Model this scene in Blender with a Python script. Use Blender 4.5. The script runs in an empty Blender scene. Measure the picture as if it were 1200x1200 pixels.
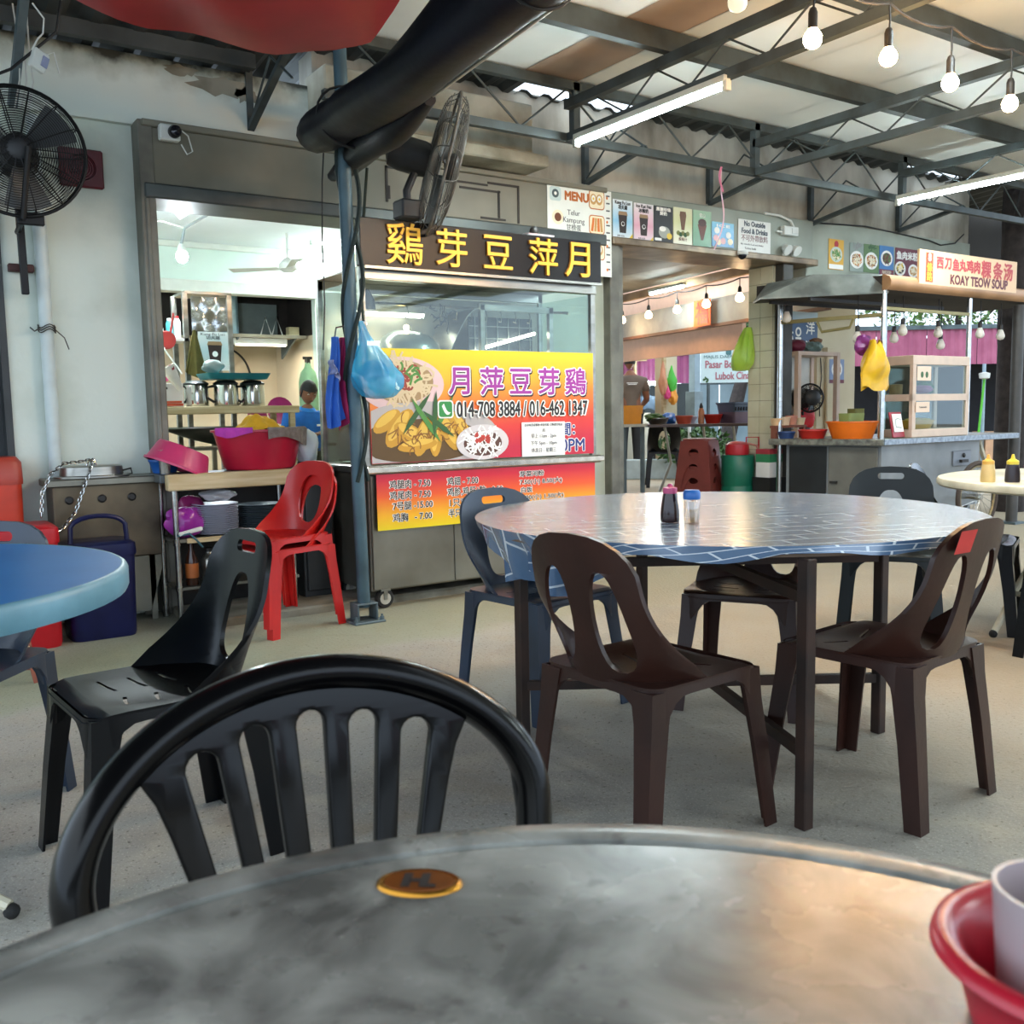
import bpy, bmesh, math, random
from mathutils import Vector, Matrix
random.seed(7)
PI = math.pi
S = bpy.context.scene
C = S.collection

# ---------------------------------------------------------------- camera
def make_camera():
    cam = bpy.data.cameras.new('camera')
    cam.sensor_width = 36.0
    cam.lens = 33.82
    cam.clip_start = 0.05
    cam.clip_end = 300
    cam.dof.use_dof = True
    cam.dof.focus_distance = 4.2
    cam.dof.aperture_fstop = 11.0
    o = bpy.data.objects.new('camera', cam)
    pit, rol, yaw = math.radians(5.937), math.radians(-1.035), math.radians(34.29)
    fw = Vector((math.sin(yaw) * math.cos(pit), math.cos(yaw) * math.cos(pit), -math.sin(pit)))
    r = Vector((math.cos(yaw), -math.sin(yaw), 0))
    u = r.cross(fw)
    R = r * math.cos(rol) + u * math.sin(rol)
    U = -r * math.sin(rol) + u * math.cos(rol)
    m = Matrix((R, U, -fw)).transposed().to_4x4()
    m.translation = (0, 0, 1.1)
    o.matrix_world = m
    C.objects.link(o)
    S.camera = o
make_camera()

# ---------------------------------------------------------------- world (overcast sky) and exposure
W = bpy.data.worlds.new('world')
S.world = W
W.use_nodes = True
nt = W.node_tree
bg = nt.nodes['Background']
tc = nt.nodes.new('ShaderNodeTexCoord')
sx = nt.nodes.new('ShaderNodeSeparateXYZ')
nt.links.new(tc.outputs['Generated'], sx.inputs[0])
rp = nt.nodes.new('ShaderNodeValToRGB')
rp.color_ramp.elements[0].position = 0.0
rp.color_ramp.elements[0].color = (0.64, 0.80, 1.0, 1)
rp.color_ramp.elements[1].position = 0.6
rp.color_ramp.elements[1].color = (0.80, 0.91, 1.0, 1)
nt.links.new(sx.outputs['Z'], rp.inputs[0])
nt.links.new(rp.outputs[0], bg.inputs[0])
bg.inputs[1].default_value = 1.5
S.view_settings.view_transform = 'Standard'
S.view_settings.look = 'None'
S.view_settings.gamma = 1.0
S.view_settings.use_curve_mapping = False
S.view_settings.exposure = 1.05

# ---------------------------------------------------------------- materials
def lin(c):
    c = c / 255.0
    return c / 12.92 if c <= 0.04045 else ((c + 0.055) / 1.055) ** 2.4
def hx(s):
    s = s.lstrip('#')
    return tuple(lin(int(s[i:i + 2], 16)) for i in (0, 2, 4)) + (1,)
MATS = {}
def mat(name, col, rough=0.5, metal=0.0, var=0.12, scale=9.0, bump=0.0, bscale=40.0, col2=None, lo=0.35, hi=0.65, emit=0.0, alpha=1.0, trans=0.0, stretch=None, coat=0.0, detail=4.0, spec=0.5):
    if name in MATS:
        return MATS[name]
    m = bpy.data.materials.new(name)
    m.use_nodes = True
    t = m.node_tree
    b = t.nodes['Principled BSDF']
    c1 = hx(col) if isinstance(col, str) else col
    if col2 is None:
        c2 = tuple(x * (1 - var) for x in c1[:3]) + (1,)
        c1b = tuple(min(1, x * (1 + var * 0.5)) for x in c1[:3]) + (1,)
    else:
        c2 = hx(col2) if isinstance(col2, str) else col2
        c1b = c1
    co = t.nodes.new('ShaderNodeTexCoord')
    mp = t.nodes.new('ShaderNodeMapping')
    t.links.new(co.outputs['Object'], mp.inputs[0])
    if stretch:
        mp.inputs['Scale'].default_value = stretch
    n = t.nodes.new('ShaderNodeTexNoise')
    n.inputs['Scale'].default_value = scale
    n.inputs['Detail'].default_value = detail
    t.links.new(mp.outputs[0], n.inputs['Vector'])
    r = t.nodes.new('ShaderNodeValToRGB')
    r.color_ramp.elements[0].position = lo
    r.color_ramp.elements[0].color = c2
    r.color_ramp.elements[1].position = hi
    r.color_ramp.elements[1].color = c1b
    t.links.new(n.outputs['Fac'], r.inputs[0])
    t.links.new(r.outputs[0], b.inputs['Base Color'])
    b.inputs['Roughness'].default_value = rough
    b.inputs['Metallic'].default_value = metal
    b.inputs['Specular IOR Level'].default_value = spec
    if coat:
        b.inputs['Coat Weight'].default_value = coat
        b.inputs['Coat Roughness'].default_value = 0.1
    if bump:
        n2 = t.nodes.new('ShaderNodeTexNoise')
        n2.inputs['Scale'].default_value = bscale
        n2.inputs['Detail'].default_value = 5
        t.links.new(mp.outputs[0], n2.inputs['Vector'])
        bp = t.nodes.new('ShaderNodeBump')
        bp.inputs['Strength'].default_value = bump
        bp.inputs['Distance'].default_value = 0.01
        t.links.new(n2.outputs['Fac'], bp.inputs['Height'])
        t.links.new(bp.outputs[0], b.inputs['Normal'])
    if emit:
        b.inputs['Emission Color'].default_value = c1
        b.inputs['Emission Strength'].default_value = emit
    if trans:
        b.inputs['Transmission Weight'].default_value = trans
    if alpha < 1:
        b.inputs['Alpha'].default_value = alpha
    MATS[name] = m
    return m
def glassmat(name, tint='#eef6f4', rough=0.02, clear=0.8):
    """thin sheet: mostly lets light straight through, the rest is gloss"""
    if name in MATS:
        return MATS[name]
    m = bpy.data.materials.new(name)
    m.use_nodes = True
    t = m.node_tree
    t.nodes.remove(t.nodes['Principled BSDF'])
    out = t.nodes['Material Output']
    a = t.nodes.new('ShaderNodeBsdfTransparent')
    a.inputs[0].default_value = hx(tint)
    g = t.nodes.new('ShaderNodeBsdfGlossy')
    g.inputs['Roughness'].default_value = rough
    ge = t.nodes.new('ShaderNodeNewGeometry')
    dt = t.nodes.new('ShaderNodeVectorMath')
    dt.operation = 'DOT_PRODUCT'
    t.links.new(ge.outputs['Normal'], dt.inputs[0])
    t.links.new(ge.outputs['Incoming'], dt.inputs[1])
    prev = dt.outputs['Value']
    # Schlick reflectance of a thin pane, the same from both sides
    for op, k0, k1 in (('ABSOLUTE', None, None), ('SUBTRACT', 1.0, None), ('POWER', None, 5.0), ('MULTIPLY', None, 0.9)):
        q = t.nodes.new('ShaderNodeMath')
        q.operation = op
        if op == 'SUBTRACT':
            q.inputs[0].default_value = k0
            t.links.new(prev, q.inputs[1])
        else:
            t.links.new(prev, q.inputs[0])
            if k1 is not None:
                q.inputs[1].default_value = k1
        prev = q.outputs[0]
    mth = t.nodes.new('ShaderNodeMath')
    mth.operation = 'ADD'
    mth.inputs[1].default_value = 0.04 + (1 - clear) * 0.5
    t.links.new(prev, mth.inputs[0])
    mx = t.nodes.new('ShaderNodeMixShader')
    t.links.new(mth.outputs[0], mx.inputs[0])
    t.links.new(a.outputs[0], mx.inputs[1])
    t.links.new(g.outputs[0], mx.inputs[2])
    t.links.new(mx.outputs[0], out.inputs[0])
    MATS[name] = m
    return m

# ---------------------------------------------------------------- mesh builder
def frame_of(d):
    d = Vector(d).normalized()
    up = Vector((0, 0, 1)) if abs(d.z) < 0.95 else Vector((0, 1, 0))
    x = d.cross(up).normalized()
    y = x.cross(d).normalized()
    return x, y, d
class MB:
    def __init__(s):
        s.v = []
        s.f = []
    def add(s, vs, fs):
        o = len(s.v)
        s.v += [Vector(v) for v in vs]
        s.f += [tuple(i + o for i in f) for f in fs]
        return s
    def box(s, c, d, rz=0.0, M=None):
        x, y, z = d[0] / 2, d[1] / 2, d[2] / 2
        vs = [Vector((a * x, b * y, e * z)) for e in (-1, 1) for a, b in ((-1, -1), (1, -1), (1, 1), (-1, 1))]
        if rz:
            R = Matrix.Rotation(rz, 3, 'Z')
            vs = [R @ v for v in vs]
        if M is not None:
            vs = [M @ v for v in vs]
        vs = [v + Vector(c) for v in vs]
        return s.add(vs, [(3, 2, 1, 0), (4, 5, 6, 7), (0, 1, 5, 4), (1, 2, 6, 5), (2, 3, 7, 6), (3, 0, 4, 7)])
    def b2(s, lo, hi):
        return s.box([(a + b) / 2 for a, b in zip(lo, hi)], [abs(b - a) for a, b in zip(lo, hi)])
    def beam(s, p, q, w, h=None, up=None):
        p, q = Vector(p), Vector(q)
        h = h or w
        x, y, d = frame_of(q - p)
        if up is not None:
            y = Vector(up)
            y = (y - d * y.dot(d)).normalized()
            x = d.cross(y)
        vs = [e + x * a * w / 2 + y * b * h / 2 for e in (p, q) for a, b in ((-1, -1), (1, -1), (1, 1), (-1, 1))]
        return s.add(vs, [(3, 2, 1, 0), (4, 5, 6, 7), (0, 1, 5, 4), (1, 2, 6, 5), (2, 3, 7, 6), (3, 0, 4, 7)])
    def tube(s, pts, r, n=8, closed=False, caps=True, sq=1.0):
        pts = [Vector(p) for p in pts]
        m = len(pts)
        rr = list(r) if isinstance(r, (list, tuple)) else [r] * m
        vs = []
        px = None
        for i, p in enumerate(pts):
            if closed:
                d = pts[(i + 1) % m] - pts[i - 1]
            else:
                d = pts[min(i + 1, m - 1)] - pts[max(i - 1, 0)]
            if d.length < 1e-9:
                d = Vector((0, 0, 1))
            d.normalize()
            if px is None:
                px = frame_of(d)[0]
            x = px - d * px.dot(d)
            if x.length < 1e-6:
                x = frame_of(d)[0]
            x.normalize()
            px = x
            y = d.cross(x)
            for k in range(n):
                a = 2 * PI * k / n
                vs.append(p + (x * math.cos(a) + y * math.sin(a) * sq) * rr[i])
        fs = []
        for i in range(m if closed else m - 1):
            j = (i + 1) % m
            for k in range(n):
                l = (k + 1) % n
                fs.append((i * n + k, i * n + l, j * n + l, j * n + k))
        if caps and not closed:
            fs.append(tuple(range(n))[::-1])
            fs.append(tuple((m - 1) * n + k for k in range(n)))
        return s.add(vs, fs)
    def lathe(s, prof, n=24, c=(0, 0, 0), M=None, caps=True, sx=1.0, sy=1.0):
        vs = []
        for r, z in prof:
            for k in range(n):
                a = 2 * PI * k / n
                v = Vector((r * math.cos(a) * sx, r * math.sin(a) * sy, z))
                vs.append((M @ v if M is not None else v) + Vector(c))
        fs = []
        m = len(prof)
        for i in range(m - 1):
            for k in range(n):
                l = (k + 1) % n
                fs.append((i * n + k, i * n + l, (i + 1) * n + l, (i + 1) * n + k))
        if caps:
            fs.append(tuple(range(n))[::-1])
            fs.append(tuple((m - 1) * n + k for k in range(n)))
        return s.add(vs, fs)
    def loft(s, rings, caps=True, closed=True):
        n = len(rings[0])
        vs = [v for r in rings for v in r]
        fs = []
        for i in range(len(rings) - 1):
            for k in range(n if closed else n - 1):
                l = (k + 1) % n
                fs.append((i * n + k, i * n + l, (i + 1) * n + l, (i + 1) * n + k))
        if caps and closed:
            fs.append(tuple(range(n))[::-1])
            fs.append(tuple((len(rings) - 1) * n + k for k in range(n)))
        return s.add(vs, fs)
    def prism(s, poly, h0, h1, fn):
        """polygon (a, b) swept from h0 to h1; fn(a, b, h) gives the point"""
        n = len(poly)
        vs = [fn(a, b, h0) for a, b in poly] + [fn(a, b, h1) for a, b in poly]
        fs = [tuple(range(n))[::-1], tuple(range(n, 2 * n))]
        for k in range(n):
            l = (k + 1) % n
            fs.append((k, l, n + l, n + k))
        return s.add(vs, fs)
    def grid(s, fn, nu, nv, wrap=False):
        vs = [fn(i / nu, j / nv) for j in range(nv + 1) for i in range(nu + 1)]
        fs = [(j * (nu + 1) + i, j * (nu + 1) + i + 1, (j + 1) * (nu + 1) + i + 1, (j + 1) * (nu + 1) + i) for j in range(nv) for i in range(nu)]
        return s.add(vs, fs)
    def sheet(s, fn, nu, nv, th):
        """grid with real thickness: fn(u, v) -> (point), offset along the normal"""
        e = 1e-3
        def nor(u, v):
            a = Vector(fn(min(u + e, 1), v)) - Vector(fn(max(u - e, 0), v))
            b = Vector(fn(u, min(v + e, 1))) - Vector(fn(u, max(v - e, 0)))
            c = a.cross(b)
            return c.normalized() if c.length > 1e-12 else Vector((0, 0, 1))
        A = [Vector(fn(i / nu, j / nv)) for j in range(nv + 1) for i in range(nu + 1)]
        N = [nor(i / nu, j / nv) for j in range(nv + 1) for i in range(nu + 1)]
        k = len(A)
        vs = [a + n * th / 2 for a, n in zip(A, N)] + [a - n * th / 2 for a, n in zip(A, N)]
        w = nu + 1
        fs = []
        for j in range(nv):
            for i in range(nu):
                q = (j * w + i, j * w + i + 1, (j + 1) * w + i + 1, (j + 1) * w + i)
                fs.append(q)
                fs.append(tuple(x + k for x in q[::-1]))
        rim = [i for i in range(nu)] + [j * w + nu for j in range(nv)] + [nv * w + nu - i for i in range(nu)] + [(nv - j) * w for j in range(nv)]
        for a, b in zip(rim, rim[1:] + rim[:1]):
            fs.append((b, a, a + k, b + k))
        return s.add(vs, fs)
    def ball(s, c, r, n=10, m=7, M=None):
        r = r if isinstance(r, (tuple, list)) else (r, r, r)
        prof = [(math.sin(PI * i / m), -math.cos(PI * i / m)) for i in range(m + 1)]
        prof[0] = (0.02, -1)
        prof[-1] = (0.02, 1)
        T = Matrix.Diagonal(Vector(r))
        if M is not None:
            T = M @ T
        return s.lathe(prof, n, c, T)
    def build(s, name, m, parent=None, smooth=35, bevel=0.0, w=False, bseg=1, solid=0.0):
        me = bpy.data.meshes.new(name)
        vs = s.v
        if w and parent is not None:
            inv = wmat(parent).inverted()
            vs = [inv @ v for v in vs]
        me.from_pydata([tuple(v) for v in vs], [], s.f)
        return finish(me, name, m, parent, smooth, bevel, bseg)
def finish(me, name, m, parent=None, smooth=35, bevel=0.0, bseg=1):
    bm = bmesh.new()
    bm.from_mesh(me)
    bmesh.ops.recalc_face_normals(bm, faces=bm.faces)
    if bevel:
        ed = [e for e in bm.edges if len(e.link_faces) == 2 and e.calc_face_angle(0) > 0.6]
        if ed:
            bmesh.ops.bevel(bm, geom=ed, offset=bevel, segments=bseg, affect='EDGES', clamp_overlap=True, profile=0.5)
    bm.to_mesh(me)
    bm.free()
    if smooth:
        me.shade_smooth()
        me.set_sharp_from_angle(angle=math.radians(smooth))
    me.materials.append(m)
    o = bpy.data.objects.new(name, me)
    C.objects.link(o)
    if parent is not None:
        own(o, parent)
    return o
KIDS = {}
def own(o, p):
    o.parent = p
    KIDS.setdefault(p.name, []).append(o)
def wmat(o):
    return (wmat(o.parent) @ o.matrix_basis) if o.parent else o.matrix_basis.copy()
def tag(o, label=None, cat=None, group=None, kind=None):
    if label:
        o['label'] = label
    if cat:
        o['category'] = cat
    if group:
        o['group'] = group
    if kind:
        o['kind'] = kind
    return o
def thing(name, label, cat, loc=(0, 0, 0), rz=0.0, group=None):
    o = bpy.data.objects.new(name, None)
    o.empty_display_size = 0.05
    C.objects.link(o)
    o.location = loc
    o.rotation_euler = (0, 0, rz)
    o.matrix_basis = Matrix.Translation(loc) @ Matrix.Rotation(rz, 4, 'Z')
    return tag(o, label, cat, group)
def struct(name, mb, m, parent=None, **k):
    o = mb.build(name, m, parent, **k)
    if parent is None:
        o['kind'] = 'structure'
    return o
def copy_tree(o, loc=None, rz=None, label=None, group=None, parent=None):
    c = o.copy()
    C.objects.link(c)
    if parent is not None:
        own(c, parent)
    if loc is not None:
        c.matrix_basis = Matrix.Translation(loc) @ Matrix.Rotation(rz or 0.0, 4, 'Z')
    if label:
        c['label'] = label
    if group:
        c['group'] = group
    for ch in KIDS.get(o.name, []):
        copy_tree(ch, parent=c)
    return c
# 2D outline with holes -> slab, cut on a grid, then bent by fn(x, y, z)
def plate(outline, holes, th, fn, cu=(), cv=(), bev=0.0):
    cu_ = bpy.data.curves.new('plate', 'CURVE')
    cu_.dimensions = '2D'
    cu_.fill_mode = 'BOTH'
    cu_.extrude = th / 2
    if bev:
        cu_.bevel_depth = bev
        cu_.bevel_resolution = 1
        cu_.extrude = th / 2 - bev
        cu_.offset = -bev
    for poly in [outline] + list(holes):
        sp = cu_.splines.new('POLY')
        sp.points.add(len(poly) - 1)
        for p, q in zip(sp.points, poly):
            p.co = (q[0], q[1], 0, 1)
        sp.use_cyclic_u = True
    ob = bpy.data.objects.new('plate', cu_)
    me = bpy.data.meshes.new_from_object(ob)
    bm = bmesh.new()
    bm.from_mesh(me)
    bmesh.ops.remove_doubles(bm, verts=bm.verts, dist=1e-5)
    for u in cu:
        bmesh.ops.bisect_plane(bm, geom=bm.verts[:] + bm.edges[:] + bm.faces[:], plane_co=(u, 0, 0), plane_no=(1, 0, 0))
    for v in cv:
        bmesh.ops.bisect_plane(bm, geom=bm.verts[:] + bm.edges[:] + bm.faces[:], plane_co=(0, v, 0), plane_no=(0, 1, 0))
    out = MB()
    bm.verts.index_update()
    out.add([fn(*v.co) for v in bm.verts], [tuple(v.index for v in f.verts) for f in bm.faces])
    bm.free()
    bpy.data.objects.remove(ob)
    bpy.data.curves.remove(cu_)
    bpy.data.meshes.remove(me)
    return out
def ell(cx, cy, rx, ry, n=24, p=2.0):
    r = []
    for k in range(n):
        a = 2 * PI * k / n
        c, s_ = math.cos(a), math.sin(a)
        r.append((cx + rx * math.copysign(abs(c) ** (2 / p), c), cy + ry * math.copysign(abs(s_) ** (2 / p), s_)))
    return r
def rrect(x0, y0, x1, y1, r, n=4):
    out = []
    for cx, cy, a0 in ((x1 - r, y0 + r, -PI / 2), (x1 - r, y1 - r, 0), (x0 + r, y1 - r, PI / 2), (x0 + r, y0 + r, PI)):
        for k in range(n + 1):
            a = a0 + PI / 2 * k / n
            out.append((cx + r * math.cos(a), cy + r * math.sin(a)))
    return out
# plane frames for flat print: facing -Y (facade) unless told otherwise
def face(origin, ux=(1, 0, 0), uy=(0, 0, 1)):
    ux, uy = Vector(ux).normalized(), Vector(uy).normalized()
    n = ux.cross(uy)
    m = Matrix((ux, uy, n)).transposed().to_4x4()
    m.translation = Vector(origin)
    return m
_tc = {}
def text(body, M, size, m, parent, x=0.0, y=0.0, bold=0.0, ext=0.0006, align='CENTER', fit=None, lift=0.0012, name='lettering', res=3, label=None):
    """lettering as real flat geometry; bold thickens every stroke by that much all round"""
    key = (body, size, align, res, ext)
    if key not in _tc:
        cu = bpy.data.curves.new('t', 'FONT')
        cu.body = body
        cu.size = size
        cu.align_x = align
        cu.align_y = 'CENTER'
        cu.extrude = ext
        cu.resolution_u = res
        ob = bpy.data.objects.new('t', cu)
        me = bpy.data.meshes.new_from_object(ob)
        bpy.data.objects.remove(ob)
        bpy.data.curves.remove(cu)
        _tc[key] = ([v.co.copy() for v in me.vertices], [tuple(p.vertices) for p in me.polygons])
        bpy.data.meshes.remove(me)
    vs, fs = _tc[key]
    xs = [v.x for v in vs]
    ys = [v.y for v in vs]
    k = fit / max(1e-6, max(xs) - min(xs)) if fit else 1.0
    cy = (max(ys) + min(ys)) / 2
    L = wmat(parent).inverted() @ M
    mb = MB()
    offs = [(0, 0)] if not bold else [(bold * math.cos(a * PI / 4), bold * math.sin(a * PI / 4)) for a in range(8)]
    for i_, (ox, oy) in enumerate(offs):
        mb.add([L @ Vector((x + ox + v.x * k, y + oy + v.y - cy, lift + v.z + 0.00005 * i_)) for v in vs], fs)
    me = bpy.data.meshes.new(name)
    me.from_pydata([tuple(v) for v in mb.v], [], mb.f)
    me.materials.append(m)
    o = bpy.data.objects.new(name, me)
    C.objects.link(o)
    own(o, parent)
    if label:
        o['label'] = label
    return o
def decal(poly, M, m, parent, name, lift=0.001, th=0.0008):
    mb = MB().prism(poly, lift - th, lift, lambda a, b, h: M @ Vector((a, b, h)))
    return mb.build(name, m, parent, w=True, smooth=0)
# ================================================================ SETTING
def floor_mat():
    m = bpy.data.materials.new('sandy_concrete')
    m.use_nodes = True
    t = m.node_tree
    b = t.nodes['Principled BSDF']
    N = t.nodes.new
    L = t.links.new
    co = N('ShaderNodeTexCoord')
    def noise(sc, det=6, dist=0.0):
        n = N('ShaderNodeTexNoise')
        n.inputs['Scale'].default_value = sc
        n.inputs['Detail'].default_value = det
        n.inputs['Distortion'].default_value = dist
        L(co.outputs['Object'], n.inputs['Vector'])
        return n
    def ramp(src, a, b_, pa, pb):
        r = N('ShaderNodeValToRGB')
        r.color_ramp.elements[0].position = pa
        r.color_ramp.elements[1].position = pb
        r.color_ramp.elements[0].color = a
        r.color_ramp.elements[1].color = b_
        L(src, r.inputs[0])
        return r
    def mix(f, a, b_):
        x = N('ShaderNodeMixRGB')
        if isinstance(f, float):
            x.inputs[0].default_value = f
        else:
            L(f, x.inputs[0])
        for s_, k in ((a, 1), (b_, 2)):
            if isinstance(s_, tuple):
                x.inputs[k].default_value = s_
            else:
                L(s_, x.inputs[k])
        return x.outputs[0]
    big = noise(0.7, 5, 0.6)
    base = ramp(big.outputs['Fac'], hx('#8b8983'), hx('#b2b0a8'), 0.35, 0.65).outputs[0]
    med = noise(5, 8, 0.3)
    base = mix(ramp(med.outputs['Fac'], (0, 0, 0, 1), (1, 1, 1, 1), 0.5, 0.75).outputs[0], base, hx('#aaa496'))
    # grit
    grit = noise(70, 3)
    base = mix(ramp(grit.outputs['Fac'], (0, 0, 0, 1), (0.8, 0.8, 0.8, 1), 0.60, 0.72).outputs[0], base, hx('#4a443a'))
    grit2 = noise(160, 2)
    base = mix(ramp(grit2.outputs['Fac'], (0, 0, 0, 1), (0.6, 0.6, 0.6, 1), 0.58, 0.7).outputs[0], base, hx('#cfc8b8'))
    # rusty oil stains
    st = noise(1.3, 4, 1.2)
    base = mix(ramp(st.outputs['Fac'], (0, 0, 0, 1), (0.55, 0.55, 0.55, 1), 0.62, 0.74).outputs[0], base, hx('#7d6a4c'))
    # worn pale green paint along the stall front
    sp = N('ShaderNodeSeparateXYZ')
    L(co.outputs['Object'], sp.inputs[0])
    wob = noise(1.6, 6, 0.5)
    ad = N('ShaderNodeMath')
    ad.operation = 'MULTIPLY_ADD'
    ad.inputs[1].default_value = 0.9
    L(wob.outputs['Fac'], ad.inputs[0])
    L(sp.outputs['Y'], ad.inputs[2])
    g = N('ShaderNodeValToRGB')
    e = g.color_ramp.elements
    e[0].position, e[0].color = 0.0, (0, 0, 0, 1)
    e[1].position, e[1].color = 1.0, (0, 0, 0, 1)
    for p_, v in ((0.438, 0), (0.455, 0.45), (0.50, 0.6), (0.54, 0.45), (0.6, 0.3)):
        k = e.new(p_)
        k.color = (v, v, v, 1)
    dv = N('ShaderNodeMath')
    dv.operation = 'DIVIDE'
    dv.inputs[1].default_value = 10.0
    L(ad.outputs[0], dv.inputs[0])
    L(dv.outputs[0], g.inputs[0])
    base = mix(g.outputs[0], base, hx('#8b9874'))
    # browner towards the right: warm lamp tint painted into the floor colour
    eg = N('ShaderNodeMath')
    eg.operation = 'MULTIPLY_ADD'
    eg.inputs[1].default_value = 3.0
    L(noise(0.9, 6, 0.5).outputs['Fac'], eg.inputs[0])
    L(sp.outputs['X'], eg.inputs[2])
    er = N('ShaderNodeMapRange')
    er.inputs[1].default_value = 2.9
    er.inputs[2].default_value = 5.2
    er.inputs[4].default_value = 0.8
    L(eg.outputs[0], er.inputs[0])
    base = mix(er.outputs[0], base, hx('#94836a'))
    L(base, b.inputs['Base Color'])
    b.inputs['Roughness'].default_value = 0.85
    bn = noise(60, 8)
    bp = N('ShaderNodeBump')
    bp.inputs['Strength'].default_value = 0.45
    bp.inputs['Distance'].default_value = 0.012
    L(bn.outputs['Fac'], bp.inputs['Height'])
    L(bp.outputs[0], b.inputs['Normal'])
    return m
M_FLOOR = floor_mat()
M_WALL = mat('grimy_white_paint', '#d6dfd5', 0.8, col2='#bcc6ba', scale=2.2, lo=0.3, hi=0.55, bump=0.15, bscale=30, detail=8)
M_WALLD = mat('weathered_render', '#b5b2a6', 0.9, col2='#6f6a5e', scale=3.0, lo=0.3, hi=0.62, bump=0.3, bscale=25, detail=9, stretch=(1, 1, 0.45))
M_FASCIA = mat('drab_fascia_paint', '#827f71', 0.6, col2='#6b685a', scale=1.5, lo=0.35, hi=0.6)
M_FASCIA2 = mat('grey_green_fascia_paint', '#9aa197', 0.6, col2='#868d82', scale=2)
M_STEELP = mat('blue_grey_steel_paint', '#5d6b70', 0.5, metal=0.2, col2='#465358', scale=6, lo=0.3, hi=0.6)
M_TRUSS = mat('truss_grey_paint', '#4b5659', 0.55, metal=0.2, col2='#3a3f3e', scale=5)
M_FRAME = mat('door_frame_grey', '#7d7b70', 0.5, metal=0.3, col2='#5e5c54', scale=5)
M_ROOM = mat('room_mint_paint', '#d5e6de', 0.7, var=0.05, scale=2)
M_CEILR = mat('room_ceiling_white', '#e3e9ee', 0.7, var=0.04, scale=2)
M_CEIL = mat('white_foil_insulation', '#eef3f2', 0.45, col2='#dde3e1', scale=1.2, lo=0.3, hi=0.65, bump=0.08, bscale=6)
M_CEIL2 = mat('stained_foil_insulation', '#b09c8b', 0.55, col2='#9a8878', scale=2, lo=0.3, hi=0.6)
M_DARKROOF = mat('dark_corrugated_metal', '#4a4d4c', 0.6, metal=0.3, col2='#333635', scale=3)
M_BLACK = mat('dark_void', '#1d1c1b', 0.9, var=0.3, scale=3)
M_PEACH = mat('peach_lit_wall', '#d9cdb4', 0.75, col2='#c9b79a', scale=1.2)
M_CREAM = mat('cream_wall_paint', '#d8cdb2', 0.7, col2='#c6b897', scale=1.5)
M_CONC = mat('dirty_concrete', '#8e8a7c', 0.9, col2='#5f5746', scale=4, lo=0.35, hi=0.6, bump=0.3, bscale=50)

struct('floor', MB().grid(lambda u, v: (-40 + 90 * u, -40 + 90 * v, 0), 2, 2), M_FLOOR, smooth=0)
# raised slab below the shop
struct('trim_1', MB().b2((1.42, 4.98, -0.1), (4.3, 5.5, 0.045)), M_CONC, bevel=0.01)
struct('trim_2', MB().b2((1.42, 5.66, -0.1), (9.6, 13.0, 0.15)), mat('shop_floor_screed', '#c2b298', 0.5, col2='#a8977d', scale=2), smooth=0)

YF = 5.65
w = MB().b2((0.70, YF, 0), (1.40, YF + 0.2, 2.70)).b2((-2.5, YF, 0), (-0.35, YF + 0.2, 2.7)).b2((-0.35, YF, 2.3), (0.7, YF + 0.2, 2.7))
struct('wall_left', w, M_WALL)
def mouldy():
    m = bpy.data.materials.new('mouldy_white_paint')
    m.use_nodes = True
    t = m.node_tree
    b = t.nodes['Principled BSDF']
    co = t.nodes.new('ShaderNodeTexCoord')
    sp = t.nodes.new('ShaderNodeSeparateXYZ')
    t.links.new(co.outputs['Object'], sp.inputs[0])
    n = t.nodes.new('ShaderNodeTexNoise')
    n.inputs['Scale'].default_value = 7
    n.inputs['Detail'].default_value = 8
    t.links.new(co.outputs['Object'], n.inputs['Vector'])
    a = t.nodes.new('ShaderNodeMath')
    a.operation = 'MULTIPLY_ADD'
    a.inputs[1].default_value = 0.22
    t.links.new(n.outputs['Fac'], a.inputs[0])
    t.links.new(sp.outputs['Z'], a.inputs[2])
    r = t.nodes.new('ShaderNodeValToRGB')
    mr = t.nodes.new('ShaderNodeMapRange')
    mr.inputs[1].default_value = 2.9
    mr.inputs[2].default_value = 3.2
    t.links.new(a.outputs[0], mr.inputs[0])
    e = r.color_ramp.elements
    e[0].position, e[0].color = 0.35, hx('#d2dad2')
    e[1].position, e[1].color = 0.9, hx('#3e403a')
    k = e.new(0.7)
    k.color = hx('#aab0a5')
    t.links.new(mr.outputs[0], r.inputs[0])
    t.links.new(r.outputs[0], b.inputs['Base Color'])
    b.inputs['Roughness'].default_value = 0.85
    return m
wu = struct('wall_upper', MB().b2((-2.5, YF - 0.04, 2.69), (2.45, YF + 0.2, 3.06)), mouldy())
rp_ = random.Random(5)
for cx, cz, rx, rz in ((1.86, 2.97, 0.17, 0.05), (1.66, 3.02, 0.09, 0.03), (2.02, 2.94, 0.07, 0.04)):
    poly = [(cx + rx * (1 + 0.35 * rp_.uniform(-1, 1)) * math.cos(2 * PI * k / 18), cz + rz * (1 + 0.35 * rp_.uniform(-1, 1)) * math.sin(2 * PI * k / 18)) for k in range(18)]
    decal(poly, face((0, YF - 0.04, 0)), M_CONC, wu, 'peeled_patch', 0.002, 0.002)
struct('wall_upper_right', MB().b2((2.45, YF, 2.69), (9.55, YF + 0.2, 3.30)), M_WALLD)
struct('wall_right', MB().b2((7.0, YF - 0.02, 2.16), (9.55, YF + 0.18, 2.72)), mat('grey_green_wall', '#aab2a6', 0.7, col2='#8f968a', scale=2, detail=7))
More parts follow.
